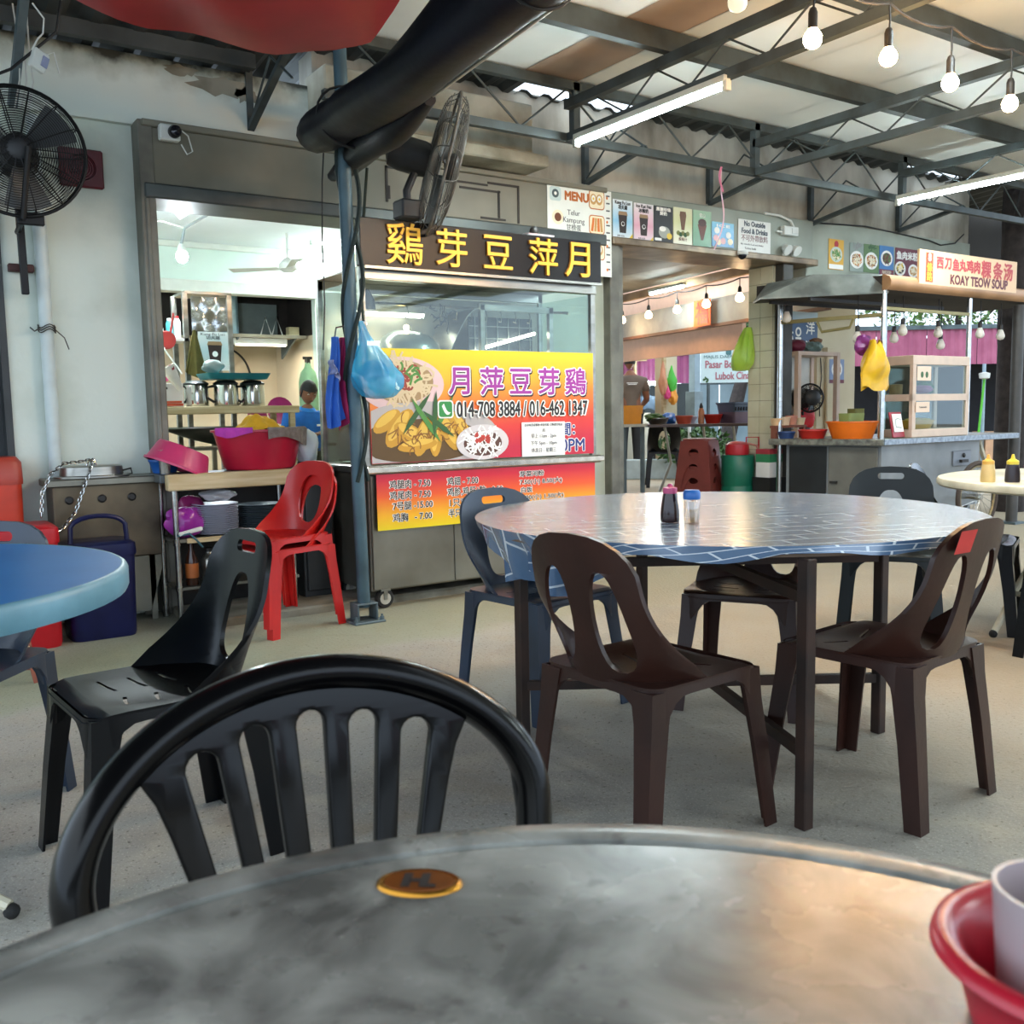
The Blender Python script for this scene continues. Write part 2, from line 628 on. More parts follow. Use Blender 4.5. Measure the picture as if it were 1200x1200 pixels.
# dark shutter beyond the left wall edge
d = struct('door_1', MB().b2((-0.35, YF + 0.12, 0), (0.7, YF + 0.16, 2.3)), mat('dark_door_paint', '#34383a', 0.5, col2='#26292b', scale=4))
for k in range(7):
    MB().b2((-0.33 + k * 0.148, YF + 0.09, 0.05), (-0.33 + k * 0.148 + 0.125, YF + 0.12, 2.28)).build('slat', mat('dark_door_paint', '#34383a'), d, bevel=0.006)
MB().b2((0.665, YF - 0.015, 0), (0.7, YF + 0.12, 2.3)).build('jamb', mat('dark_door_paint', '#34383a'), d)
# shutter opening: fascia box, lip and steel jamb
struct('trim_3', MB().b2((1.44, YF - 0.12, 2.37), (4.64, YF + 0.2, 2.69)).b2((1.40, YF - 0.15, 2.665), (4.64, YF - 0.1, 2.70)), M_FASCIA, bevel=0.006)
struct('trim_4', MB().b2((1.40, YF - 0.14, 2.29), (4.64, YF + 0.2, 2.37)), mat('dark_steel_lip', '#59605e', 0.45, metal=0.4, col2='#43494a', scale=3), bevel=0.008)
struct('trim_5', MB().b2((1.38, YF - 0.13, 0), (1.46, YF + 0.2, 2.70)).b2((1.40, YF - 0.14, 0), (1.425, YF - 0.12, 2.29)), M_FRAME, bevel=0.006)
# pillar between the two openings
struct('wall_pillar', MB().b2((3.95, YF - 0.02, 0), (4.70, YF + 0.22, 2.72)), mat('pale_green_pillar', '#b9c1b4', 0.7, col2='#a3ab9d', scale=3))
struct('trim_6', MB().b2((4.70, YF - 0.1, 0), (4.79, YF + 0.2, 2.35)).b2((4.79, YF - 0.06, 0), (4.86, YF + 0.2, 2.35)), M_FRAME, bevel=0.006)
# poster lintel over the second opening
struct('trim_7', MB().b2((4.66, YF - 0.08, 2.36), (7.02, YF + 0.3, 2.70)), M_FASCIA2, bevel=0.008)
struct('trim_8', MB().b2((4.70, YF - 0.14, 2.31), (7.02, YF + 0.32, 2.365)), mat('brown_lintel_soffit', '#8b7860', 0.4, metal=0.3, col2='#5d4f3e', scale=6), bevel=0.008)
struct('wall_beyond', MB().b2((9.56, 6.3, 2.40), (15.0, 6.4, 3.6)), mat('dark_neighbour_wall', '#2c2a27', 0.9, var=0.3, scale=2), smooth=0)
# tiled pillar with separate tiles on the two faces in view
tp = struct('wall_tiled_pillar', MB().b2((6.60, YF, 0), (6.74, YF + 0.27, 2.31)), mat('tile_grout', '#8d8976', 0.9), smooth=0)
M_TILE = mat('cream_glazed_tile', '#cfcdb4', 0.22, col2='#bdb99c', scale=3)
tile0 = None
for f in range(2):
    for i in range(2):
        for k in range(15):
            mb = MB()
            z = 0.16 + k * 0.143
            if f == 0:
                mb.b2((6.602 + i * 0.07, YF - 0.006, z), (6.602 + i * 0.07 + 0.066, YF, z + 0.138))
            else:
                mb.b2((6.594, YF + 0.002 + i * 0.135, z), (6.60, YF + i * 0.135 + 0.131, z + 0.138))
            mb.build('tile', M_TILE, tp, smooth=0)
struct('trim_9', MB().b2((6.615, YF - 0.1, 0), (6.74, YF - 0.008, 2.31)), mat('dark_jamb', '#4b4a45', 0.5, metal=0.3, col2='#33322f', scale=5), bevel=0.006)
# protruding concrete gutter ledge
struct('trim_10', MB().b2((2.4, 5.28, 2.71), (3.95, YF, 2.79)).b2((2.4, 5.36, 2.79), (3.88, YF, 3.12)), mat('stained_ledge', '#b4b3a4', 0.9, col2='#7c7766', scale=3, detail=9, bump=0.25), bevel=0.01)
# ---- room behind the shutter opening
r1 = [('wall_room_left', (1.25, YF + 0.2, 0), (1.40, 10.2, 2.9), M_ROOM), ('wall_room_right', (4.72, YF + 0.22, 0), (4.84, 10.2, 2.9), M_CREAM)]
for n_, a, b_, m_ in r1:
    struct(n_, MB().b2(a, b_), m_, smooth=0)
struct('ceiling_room', MB().b2((1.25, YF + 0.2, 2.86), (4.84, 10.2, 2.94)), M_CEILR, smooth=0)
struct('wall_back', MB().b2((1.4, 10.0, 2.48), (4.72, 10.1, 2.86)).b2((4.27, 10.0, 0.15), (4.72, 10.1, 2.48)), M_ROOM, smooth=0)
struct('trim_11', MB().b2((1.4, 9.93, 2.36), (4.34, 10.1, 2.48)).b2((1.4, 9.96, 2.80), (4.72, 10.0, 2.86)), mat('white_beam', '#d9ddd6', 0.6, var=0.06), bevel=0.006)
struct('wall_niche', MB().b2((1.3, 11.3, 0.15), (4.6, 11.4, 2.5)).b2((4.30, 10.1, 0.15), (4.4, 11.3, 2.5)).b2((1.3, 10.1, 2.46), (4.4, 11.3, 2.52)), M_PEACH, smooth=0)
# ---- hall behind the second opening
struct('ceiling_hall', MB().b2((4.84, YF + 0.3, 2.62), (7.4, 14.0, 2.68)), mat('hall_ceiling_grey', '#4b4d4a', 0.7, var=0.1), smooth=0)
struct('wall_sill', MB().b2((1.46, YF - 0.03, 0), (3.95, YF + 0.15, 0.74)), mat('shade_dark_sill', '#33312e', 0.7, var=0.3, scale=5), smooth=0)  # dark panel added to stand in for the shade below the opening
# ================================================================ ROOF
cl = struct('ceiling', MB().b2((2.15, -5.0, 3.165), (9.6, 5.0, 3.18)), M_CEIL, smooth=0)
xs = [2.15, 2.7, 3.18, 3.52, 3.93, 4.9, 5.62, 6.5, 7.38, 8.3, 9.6]
for i, (a, b) in enumerate(zip(xs, xs[1:])):
    for j, (y0, y1) in enumerate(((-5.0, -2.4), (-2.39, 0.2), (0.21, 2.6), (2.612, 5.0))):
        o = MB().grid(lambda u, v: (a + 0.004 + (b - a - 0.008) * u, y0 + (y1 - y0) * v, 3.16 - 0.012 * math.sin(PI * v) * (0.5 + 0.5 * math.sin(7 * u + i))), 6, 8).build('ceiling_panel', M_CEIL2 if i == 3 else M_CEIL, cl)
def corr(x0, x1, f0, f1, step=0.1, h=0.018, th=0.004):
    """corrugated sheet between the lines y0,z0 = f0 and y1,z1 = f1, ribs running along the slope"""
    n = max(2, int(round((x1 - x0) / step * 4)))
    A, B = [], []
    for i in range(n + 1):
        x = x0 + (x1 - x0) * i / n
        z = (0, h, h, 0)[i % 4]
        A.append(Vector((x, f0[0], f0[1] + z)))
        B.append(Vector((x, f1[0], f1[1] + z)))
    mb = MB()
    mb.loft([A, B, [v + Vector((0, 0, th)) for v in B], [v + Vector((0, 0, th)) for v in A], A], caps=False, closed=False)
    return mb
mb = MB()
def lip(y):
    return 3.34 - (y - 4.7) * 0.07
for x0, x1, parts in ((2.15, 3.93, ((4.7, 6.2),)), (3.93, 4.92, ((4.7, 5.38), (5.62, 6.2))), (4.92, 8.1, ((4.7, 6.2),)), (8.1, 9.1, ((4.7, 5.22), (5.55, 6.2))), (9.1, 12.5, ((4.7, 6.2),))):
    for y0, y1 in parts:
        m2 = corr(x0, x1, (y0, lip(y0)), (y1, lip(y1)), 0.19, 0.03)
        mb.add(m2.v, m2.f)
struct('ceiling_shop_roof', mb, M_DARKROOF, smooth=0)
struct('ceiling_left_roof', corr(-2.6, 2.2, (5.72, 3.06), (-5.0, 4.15), 0.21, 0.035), M_DARKROOF, smooth=0)
for k in range(3):
    struct('ceiling_purlin', MB().beam((-2.6, 5.4 - k * 1.2, 3.06 + k * 0.12), (2.0, 5.4 - k * 1.2, 3.06 + k * 0.12), 0.05, 0.08), M_DARKROOF, smooth=0)

def truss(name, label, p, q, zb, zt, pitch, group, r=0.007, phase=0.0, posts=()):
    p, q = Vector(p), Vector(q)
    t = thing(name, label, 'roof truss', p, 0, group)
    L = (q - p).length
    d = (q - p) / L
    def at(s, z):
        v = d * s
        return Vector((v.x, v.y, z - p.z))
    MB().beam(at(0, zb), at(L, zb), 0.045, 0.05).build('bottom_chord', M_TRUSS, t, smooth=0)
    MB().beam(at(0, zt), at(L, zt), 0.05, 0.055).build('top_chord', M_TRUSS, t, smooth=0)
    s = phase
    up = True
    pts = []
    while s <= L:
        pts.append(at(s, zt - 0.02 if up else zb + 0.02))
        s += pitch / 2
        up = not up
    for a, b in zip(pts, pts[1:]):
        MB().tube([a, b], r, 6).build('web', M_TRUSS, t)
    for s in posts:
        MB().beam(at(s, zb - 0.02), at(s, zt + 0.02), 0.05).build('post', M_TRUSS, t, smooth=0)
    return t
truss('roof_truss', 'long grey lattice truss running parallel to the shop front above the posters', (2.2, 4.94, 2.8), (9.6, 4.94, 2.8), 2.8, 3.12, 0.72, 'lattice roof trusses', 0.007, 0.2, (1.7, 3.36, 5.15))
for i, x in enumerate((3.84, 5.56, 7.33)):
    truss('roof_truss', ['grey lattice truss carrying the long fluorescent tube left of the bulbs', 'grey lattice truss crossing behind the string of bulbs, middle of the three', 'rightmost grey lattice truss above the second fluorescent tube'][i], (x, 4.94, 2.8), (x, -4.9, 2.8), 2.8, 3.0, 0.53, 'lattice roof trusses', 0.006, 0.28)
for i, y in enumerate((4.03, 3.08, 2.1, 1.1, 0.1)):
    tag(MB().beam((2.2, y, 3.09), (9.6, y, 3.09), 0.055, 0.11).build('roof_purlin', M_TRUSS, None, smooth=0), ['grey roof purlin nearest the shop front under the white ceiling', 'grey roof purlin second from the shop front, above the hanging bulbs', 'grey roof purlin third from the shop front', 'grey roof purlin fourth from the shop front', 'grey roof purlin overhead, farthest from the shop front'][i], 'purlin', 'roof purlins')
# brackets from the wall out to the truss
for i, (x, zb) in enumerate(((2.04, 2.76), (4.53, 2.74), (5.8, 2.73), (7.04, 2.68), (8.32, 2.74))):
    t = thing('wall_bracket', ['triangular steel bracket on the white wall left of the post', 'triangular steel bracket above the menu board', 'triangular steel bracket above the drink posters', 'triangular steel bracket right of the no outside food notice', 'rightmost triangular steel bracket above the fish posters'][i], 'bracket', (x, YF - 0.03, zb), 0, 'triangular wall brackets')
    MB().beam((0, 0, 0), (0, 0, 0.33), 0.04, 0.04).build('upright', M_TRUSS, t, smooth=0)
    MB().beam((0, 0, 0), (0, -0.64, 0.11 if i else 0.27), 0.04, 0.03).build('arm', M_TRUSS, t, smooth=0)
    MB().tube([(0, 0, 0.02), (0, -0.36, 0.30)], 0.007, 6).build('web', M_TRUSS, t)
    MB().tube([(0, -0.66, 0.1), (0, -0.36, 0.3)], 0.007, 6).build('web', M_TRUSS, t)

# ---------------------------------------------------------------- lamps
M_TUBE = mat('fluorescent_glow', '#e6fbff', 0.4, var=0.0, emit=48.0)
M_BATTEN = mat('white_batten', '#c9cdc6', 0.5, var=0.1)
M_BULB = mat('warm_bulb_glow', '#ffc27e', 0.4, var=0.0, emit=190.0)
M_SOCK = mat('black_bakelite', '#1f1c1a', 0.5)
M_WIRE = mat('black_cable', '#1b1b1c', 0.6)
def tube_light(p, q, label, power=14, group='fluorescent tubes', r=0.014, lamp=True):
    p, q = Vector(p), Vector(q)
    t = thing('fluorescent_tube', label, 'lamp', (p + q) / 2, 0, group)
    h = (q - p) / 2
    MB().beam(-h + Vector((0, 0, 0.035)), h + Vector((0, 0, 0.035)), 0.05, 0.035).build('batten', M_BATTEN, t, bevel=0.004)
    d = h.normalized()
    MB().tube([-h + d * 0.03, h - d * 0.03], r, 12).build('tube', M_TUBE, t)
    for s in (-1, 1):
        MB().beam(h * s - d * 0.02 * s, h * s + d * 0.01 * s, 0.04, 0.05).build('holder', M_BATTEN, t, bevel=0.003)
    if lamp:
        l = bpy.data.lights.new('tube_lamp', 'AREA')
        l.shape = 'RECTANGLE'
        l.size = h.length * 2
        l.size_y = 0.03
        l.energy = power
        l.color = (0.84, 0.97, 1.0)
        lo = bpy.data.objects.new('tube_lamp', l)
        C.objects.link(lo)
        own(lo, t)
        x = d
        z = Vector((0, 0, 1))
        y = z.cross(x)
        m = Matrix((x, y, z)).transposed().to_4x4()
        m.translation = (0, 0, -0.03)
        lo.matrix_basis = m
    return t
tube_light((3.82, 4.83, 2.74), (3.82, 3.58, 2.74), 'lit fluorescent tube under the truss above the menu board')
tube_light((7.08, 4.80, 2.72), (7.08, 3.55, 2.72), 'lit fluorescent tube near the right edge above the fish ball sign')
tube_light((3.84, 2.28, 2.74), (3.84, 1.05, 2.74), 'lit fluorescent tube cut off by the top edge above the bulbs')
tube_light((7.08, 1.9, 2.72), (7.08, 0.65, 2.72), 'lit fluorescent tube on the right truss, out of frame overhead')
tube_light((3.84, -0.6, 2.74), (3.84, -1.85, 2.74), 'lit fluorescent tube on the left truss behind the viewer')
tube_light((5.56, -2.0, 2.74), (5.56, -3.25, 2.74), 'lit fluorescent tube on the middle truss behind the viewer')
t = thing('light_string', 'black cable strung across under the ceiling carrying the warm bulbs', 'cable', (2.2, 2.42, 2.64))
bx_ = [2.63, 3.03, 3.49, 3.92, 4.39]
bz_ = [2.50, 2.455, 2.475, 2.45, 2.44]
pts = []
for a, b in zip([2.2] + bx_, bx_ + [6.4]):
    for k in range(6):
        u = k / 6
        pts.append((a + (b - a) * u - 2.2, 0, 0.03 - 0.12 * u * (1 - u)))
MB().tube(pts, 0.006, 6).build('cord', M_WIRE, t)
BL = ['faintly glowing round bulb at the top edge left of the string', 'lit bulb hanging against the truss, first of the glowing bulbs from the left', 'lit bulb second from the left of the glowing string', 'lit bulb third from the left of the glowing string', 'lit bulb at the right edge of the glowing string']
for i, (x, z) in enumerate(zip(bx_, bz_)):
    t = thing('hanging_bulb', BL[i], 'bulb', (x, 2.42, z), 0, 'warm bulbs on the string')
    MB().tube([(0, 0, 2.67 - z), (0.006, 0, 0.13), (0, 0, 0.08)], 0.004, 6).build('drop_cord', M_WIRE, t)
    MB().lathe([(0.006, 0.105), (0.012, 0.10), (0.017, 0.085), (0.017, 0.035), (0.02, 0.028)], 14).build('socket', M_SOCK, t)
    lit = i > 0
    MB().lathe([(0.013, 0.034), (0.017, 0.026), (0.028, 0.012), (0.034, -0.004), (0.033, -0.018), (0.026, -0.031), (0.014, -0.039), (0.002, -0.041)], 18).build('glass', M_BULB if lit else mat('frosted_bulb', '#e6d9b8', 0.3, var=0.02, emit=0.5), t, smooth=80)  # the first bulb has a faint glow put into its glass
    if lit:
        l = bpy.data.lights.new('bulb_lamp', 'POINT')
        l.energy = 4
        l.color = (1.0, 0.62, 0.30)
        l.shadow_soft_size = 0.04
        lo = bpy.data.objects.new('bulb_lamp', l)
        C.objects.link(lo)
        own(lo, t)
        lo.location = (0, 0, -0.09)

# ---------------------------------------------------------------- blue steel post with its base plate
t = thing('steel_post', 'blue grey steel post on a bolted base left of the chicken stall', 'post', (2.19, 4.63, 0))
M_POST = mat('teal_grey_post_paint', '#455f6a', 0.5, metal=0.2, col2='#33464e', scale=5, lo=0.3, hi=0.6)
MB().tube([(0, 0, 0.08), (-0.02, 0, 1.5), (-0.03, 0, 3.05)], 0.034, 16).build('pole', M_POST, t)
MB().b2((-0.09, -0.08, 0), (0.09, 0.08, 0.012)).build('base_plate', M_STEELP, t, bevel=0.003)
MB().b2((-0.06, -0.05, 0.012), (-0.05, 0.05, 0.10)).b2((0.05, -0.05, 0.012), (0.06, 0.05, 0.10)).b2((-0.06, -0.05, 0.095), (0.06, 0.05, 0.105)).build('channel', M_STEELP, t, bevel=0.003)
for s in (-1, 1):
    MB().lathe([(0.012, 0), (0.012, 0.018), (0.006, 0.02), (0.006, 0.03)], 8, (s * 0.075, -0.06, 0.012)).build('bolt', M_STEELP, t)
# rope wound on the post
mb = MB()
for off, ph in ((0.052, 0.0), (0.056, 2.2)):
    pts = [(2.175 + off * math.cos(ph + 5.5 * z) + 0.01, 4.63 + off * math.sin(ph + 5.5 * z), z) for z in [0.75 + 0.04 * k for k in range(46)]]
    mb.tube(pts, 0.012, 6)
tag(mb.build('rope', mat('dark_green_rope', '#1f2b29', 0.9, var=0.3, scale=60), None), 'dark rope twisted round the blue steel post', 'rope')

# ---------------------------------------------------------------- rolled canvas and red awning
M_NAVY = mat('navy_tarpaulin', '#0c0f1c', 0.5, col2='#070910', scale=3, bump=0.3, bscale=9, spec=0.2)
def roll_ring(y, rad, x, z, lobes, n=22):
    out = []
    for k in range(n):
        a = 2 * PI * k / n
        r = rad * (1 + lobes * math.cos(2 * a + 0.8 + y) + 0.07 * math.cos(3 * a + 4 * y) + 0.03 * math.sin(5 * a + 2.3 * y))
        out.append(Vector((x + r * 1.15 * math.cos(a), y, z + r * 0.95 * math.sin(a))))
    return out
t = thing('rolled_canvas', 'rolled up navy canvas blind tied under the roof edge above the stall', 'canvas blind', (2.0, 3.0, 2.52))
rings = []
for i in range(30):
    u = i / 29
    y = 4.88 - u * 4.06
    rad = 0.142 * (1 - 0.12 * math.exp(-((y - 4.35) / 0.08) ** 2))
    if i == 0:
        rad = 0.06
    if i == 1:
        rad = 0.12
    x = 2.16 - 0.105 * (5.02 - y)
    rings.append([v - Vector((2.0, 3.0, 2.52)) for v in roll_ring(y, rad, x, 2.525 + 0.02 * math.sin(3 * y), 0.16 + 0.22 * math.exp(-u * 5))])
MB().loft(rings).build('roll', M_NAVY, t, smooth=60)
rings = []
for i in range(14):
    u = i / 13
    y = 5.0 - u * 1.35
    rad = 0.075 * math.sin(PI * min(1, 0.25 + u * 1.3) * 0.5) * (1 - 0.8 * max(0, u - 0.7) / 0.3) + 0.01
    rings.append([v - Vector((2.0, 3.0, 2.52)) for v in roll_ring(y, rad, 2.30 - 0.13 * (5.1 - y), 2.41 + 0.01 * math.sin(6 * y), 0.2, 14)])
MB().loft(rings).build('loose_fold', M_NAVY, t, smooth=60)
for y in (4.38, 2.6):
    x = 2.16 - 0.105 * (5.02 - y)
    MB().tube([v + Vector((0, 0.01, 0)) - Vector((2.0, 3.0, 2.52)) for v in [Vector((x + 0.172 * math.cos(2 * PI * k / 20), y, 2.525 + 0.142 * math.sin(2 * PI * k / 20))) for k in range(20)]], 0.006, 6, closed=True).build('strap', M_WIRE, t)
# metal edge tube of the blind, catching the light
tag(MB().tube([(2.27 - 0.105 * (5.02 - y), y, 2.43) for y in (4.9, 4.2, 3.4, 2.3, 1.0)], 0.007, 8).build('blind_rail', mat('white_blind_rail', '#c7c2b4', 0.4, metal=0.3), None), 'pale rail along the lower edge of the rolled canvas', 'rail')
M_RED = mat('red_awning_cloth', '#b02a2e', 0.38, col2='#861d22', scale=2.2, bump=0.12, bscale=7, lo=0.3, hi=0.6)
low = [(0.35, 3.42, 2.52), (0.71, 3.51, 2.46), (0.95, 3.56, 2.445), (1.17, 3.56, 2.44), (1.38, 3.50, 2.425), (1.57, 3.43, 2.43), (1.655, 3.28, 2.455), (1.64, 3.05, 2.47), (1.58, 2.75, 2.52)]
def lowp(u):
    f = u * (len(low) - 1)
    i = min(int(f), len(low) - 2)
    return Vector(low[i]).lerp(Vector(low[i + 1]), f - i)
def awn(u, v):
    p = lowp(u)
    q = Vector((0.1 + 1.35 * u, 2.35 - 0.25 * u, 2.74))
    r = p.lerp(q, v)
    r.z += 0.02 * math.sin(9 * u + 3 * v) * (1 - v) * v * 4 - 0.05 * math.sin(PI * v) + 0.012 * math.sin(23 * u + 8 * v)
    return r
tag(MB().sheet(awn, 36, 14, 0.004).build('red_awning', M_RED, None, smooth=60), 'red cloth awning sagging across the top left corner', 'awning')

# ---------------------------------------------------------------- industrial fans
M_CAGE = mat('black_fan_wire', '#1d1d1e', 0.45, metal=0.5)
M_FANG = mat('dusty_grey_fan_wire', '#6e6d68', 0.6, metal=0.3, col2='#4b4a46', scale=14)
M_MOT = mat('dark_fan_motor', '#37383a', 0.5, metal=0.3, var=0.25)
M_BLADE = mat('grey_fan_blade', '#606364', 0.4, metal=0.5)
def axis_matrix(d):
    d = Vector(d).normalized()
    x, y, d = frame_of(d)
    return Matrix((x, y, d)).transposed()
def fan(name, label, c, ax, R, mc, rings=20, depth=0.17):
    t = thing(name, label, 'fan', c)
    A = axis_matrix(ax)
    def ring(r, z, w=0.0022, n=40, k=5):
        return MB().tube([A @ Vector((r * math.cos(2 * PI * i / n), r * math.sin(2 * PI * i / n), z)) for i in range(n)], w, k, closed=True)
    for sgn, nm in ((1, 'front_guard'), (-1, 'rear_guard')):
        mb = MB()
        for k in range(rings):
            r = R * (0.18 + 0.82 * k / (rings - 1))
            z = sgn * depth / 2 * math.sqrt(max(0.0, 1 - (r / R) ** 4)) + 0.0
            q = ring(r, z, 0.0018)
            mb.add(q.v, q.f)
        for k in range(14):
            a = 2 * PI * k / 14
            pts = []
            for j in range(9):
                r = R * (0.15 + 0.85 * j / 8)
                pts.append(A @ Vector((r * math.cos(a), r * math.sin(a), sgn * depth / 2 * math.sqrt(max(0.0, 1 - (r / R) ** 4)))))
            mb.tube(pts, 0.003, 5)
        mb.build(nm, mc, t)
    q = ring(R, 0, 0.009, 48, 8)
    q.build('rim', mc, t)
    for k in range(3):
        a0 = 2 * PI * k / 3 + 0.4
        def bl(u, v):
            r = R * (0.14 + 0.76 * u)
            a = a0 + (v - 0.5) * (0.95 - 0.15 * u)
            return A @ Vector((r * math.cos(a), r * math.sin(a), 0.05 * (v - 0.5) * (1.3 - 0.4 * u)))
        MB().sheet(bl, 6, 5, 0.003).build('blade', M_BLADE, t)
    MB().lathe([(0.02, 0.09), (0.055, 0.08), (0.075, 0.06), (0.075, 0.03), (0.04, 0.02)], 18, (0, 0, 0), A.to_4x4().to_3x3()).build('hub', M_MOT, t)
    MB().lathe([(0.05, -0.03), (0.085, -0.06), (0.095, -0.12), (0.095, -0.24), (0.08, -0.30), (0.03, -0.315)], 20, (0, 0, 0), A).build('motor', M_MOT, t)
    return t
f1 = fan('wall_fan', 'large black caged wall fan at the left edge above the blue table', (0.745, 5.18, 2.365), (-0.12, -1, -0.05), 0.295, M_CAGE, 24)
MB().tube([(0.03, -0.12, 0.0), (0.0, -0.03, -0.305), (0.03, 0.4, -0.305)], 0.014, 8).build('yoke', M_CAGE, f1)
MB().b2((-0.02, 0.02, -0.33), (0.1, 0.05, -0.27)).build('rim_clamp', M_CAGE, f1, bevel=0.004)
MB().beam((0.035, 0.36, 0.1), (0.045, 0.38, -0.62), 0.035).build('pole', M_CAGE, f1, bevel=0.004)
MB().b2((-0.02, 0.42, -0.50), (0.10, 0.465, -0.46)).build('wall_bracket', mat('rusty_red_bracket', '#4a2724', 0.6), f1, bevel=0.004)
f2 = fan('mast_fan', 'dusty grey caged fan seen edge on above the black signboard', (2.80, 4.72, 2.46), (0.90, -0.40, -0.26), 0.385, M_FANG, 24, 0.17)
MB().tube([(-0.12, 0.05, 0.02), (-0.20, 0.06, -0.15), (-0.19, 0.06, -0.29)], 0.022, 10).build('stem', M_MOT, f2)
MB().b2((-0.26, 0.0, -0.30), (-0.12, 0.12, -0.20)).build('tilt_clamp', M_MOT, f2, bevel=0.01)

# ---------------------------------------------------------------- things on the left wall
t = thing('exhaust_vent', 'dark red square exhaust fan set in the white wall', 'vent', (1.11, YF, 2.43))
M_VENT = mat('dark_red_plastic', '#5e1420', 0.4, var=0.2)
MB().b2((-0.11, -0.03, -0.10), (0.11, 0, 0.10)).build('frame', M_VENT, t, bevel=0.008)
MB().lathe([(0.085, 0), (0.088, 0.012), (0.07, 0.012), (0.068, 0.0)], 28, (0, -0.03, 0), Matrix.Rotation(PI / 2, 3, 'X'), caps=False).build('ring', M_VENT, t)
for k in range(5):
    MB().lathe([(0.012 + 0.012 * k, 0), (0.015 + 0.012 * k, 0.006), (0.017 + 0.012 * k, 0.0)], 24, (0, -0.03, 0), Matrix.Rotation(PI / 2, 3, 'X'), caps=False).build('grille_ring', M_VENT, t)
t = thing('security_camera', 'small white box camera with dark lens on the shutter fascia', 'camera', (1.545, 5.52, 2.64))
M_WHT = mat('white_plastic', '#d8dbd6', 0.4, var=0.05)
MB().b2((-0.06, -0.05, -0.045), (0.05, 0.0, 0.04)).build('body', M_WHT, t, bevel=0.008)
MB().lathe([(0.034, 0), (0.034, 0.03), (0.028, 0.042), (0.005, 0.047)], 18, (0.015, -0.05, 0), Matrix.Rotation(PI / 2, 3, 'X')).build('lens', mat('dark_lens', '#15161c', 0.1), t)
MB().tube([(0.06, -0.01, 0.03), (0.10, -0.015, 0.0), (0.12, -0.015, -0.08), (0.09, -0.015, -0.10), (0.06, -0.015, -0.05)], 0.004, 6).build('cable', M_WHT, t)
mb = MB().tube([(0.885, 5.612, 2.66), (0.885, 5.612, 0.1)], 0.034, 14)
t = tag(mb.build('drain_pipe', mat('white_pvc_pipe', '#c6d2d1', 0.4, var=0.08), None), 'white vertical drain pipe on the wall below the fan', 'pipe')
mb = MB()
for k in range(3):
    mb.tube([(0.885 + 0.042 * math.cos(2 * PI * i / 18), 5.60 + 0.042 * math.sin(2 * PI * i / 18), 1.565 + 0.012 * k + 0.01 * math.sin(i)) for i in range(18)], 0.003, 5, closed=True)
mb.tube([(0.92, 5.56, 1.57), (0.96, 5.555, 1.53), (0.98, 5.56, 1.47)], 0.003, 5)
mb.tube([(0.85, 5.56, 1.58), (0.82, 5.555, 1.56), (0.80, 5.56, 1.58)], 0.004, 5)
mb.build('wire_tie', mat('old_wire', '#3c3a36', 0.7), t)
t = thing('router_box', 'small white box dangling from cables above the wall fan', 'router', (0.845, 5.08, 2.765), 0.4)
MB().box((0, 0, 0), (0.075, 0.03, 0.095), M=Matrix.Rotation(0.35, 3, 'Y')).build('case', M_WHT, t, bevel=0.006)
MB().box((0.02, -0.018, -0.005), (0.03, 0.006, 0.05), M=Matrix.Rotation(0.35, 3, 'Y')).build('sticker', mat('blue_grey_sticker', '#8b93b4', 0.5), t)
MB().tube([(-0.03, 0, 0.04), (-0.01, -0.02, 0.09), (0.03, 0, 0.13), (0.04, 0, 0.2), (0.0, 0.02, 0.26)], 0.004, 6).tube([(0.03, 0, 0.03), (0.08, 0, 0.06), (0.1, 0, -0.03)], 0.003, 6).build('cable', M_WHT, t)
# conduit and cables up in the corner
tag(MB().beam((0.78, 5.5, 2.66), (0.82, 5.1, 3.15), 0.04).build('roof_strut', M_STEELP, None, smooth=0), 'grey steel strut rising from the wall behind the fan', 'strut')
mb = MB()
for dx in (0, 0.03, 0.06):
    mb.tube([(0.79 + dx, 5.35, 3.1), (0.81 + dx * 0.7, 5.36, 2.9), (0.80 + dx, 5.36, 2.75), (0.77 + dx, 5.4, 2.6)], 0.004, 5)
tag(mb.build('cable_bundle', mat('white_cable', '#c9c9c4', 0.5), None), 'white cables bunched at the top left of the wall', 'cable')
tag(MB().tube([(0.55, 5.3, 2.66), (0.75, 5.25, 2.76), (0.95, 5.2, 2.95), (0.98, 5.2, 3.1)], 0.007, 6).build('black_cable', M_WIRE, None), 'black cable looping beside the white box at top left', 'cable')
tag(MB().tube([(2.12, 4.78, 2.45), (2.115, 4.8, 2.3), (2.125, 4.85, 2.0), (2.14, 4.88, 1.7), (2.13, 4.9, 1.45)], 0.004, 6).build('pull_cord', M_WIRE, None), 'thin dark cord hanging from the tip of the rolled canvas', 'cord')
tag(MB().tube([(2.45, 4.95, 2.45), (2.40, 4.93, 2.1), (2.36, 4.90, 1.9), (2.30, 4.75, 1.6)], 0.009, 6).build('cord', mat('green_cord', '#27352c', 0.7), None), 'dark green cord running down beside the signboard end', 'cord')
tag(MB().tube([(6.95, 5.61, 2.66), (7.1, 5.615, 2.70), (7.8, 5.615, 2.735), (8.3, 5.615, 2.715), (8.8, 5.61, 2.69), (9.0, 5.61, 2.66), (9.25, 5.61, 2.70), (9.4, 5.61, 2.80)], 0.007, 6).build('wall_cable', M_WIRE, None), 'thin black cable sagging along the wall above the food posters', 'cable')
t = thing('raffia_ribbon', 'pink and white plastic string dangling from the truss before the posters', 'string', (5.2, 4.975, 2.79))
MB().sheet(lambda u, v: (0.012 * (u - 0.5) + 0.03 * math.sin(3 * v) - 0.06 * v * v, -0.05 + 0.02 * math.sin(7 * v), -0.57 * v), 2, 14, 0.002).build('strand', mat('pale_pink_raffia', '#dcb5c4', 0.5), t)
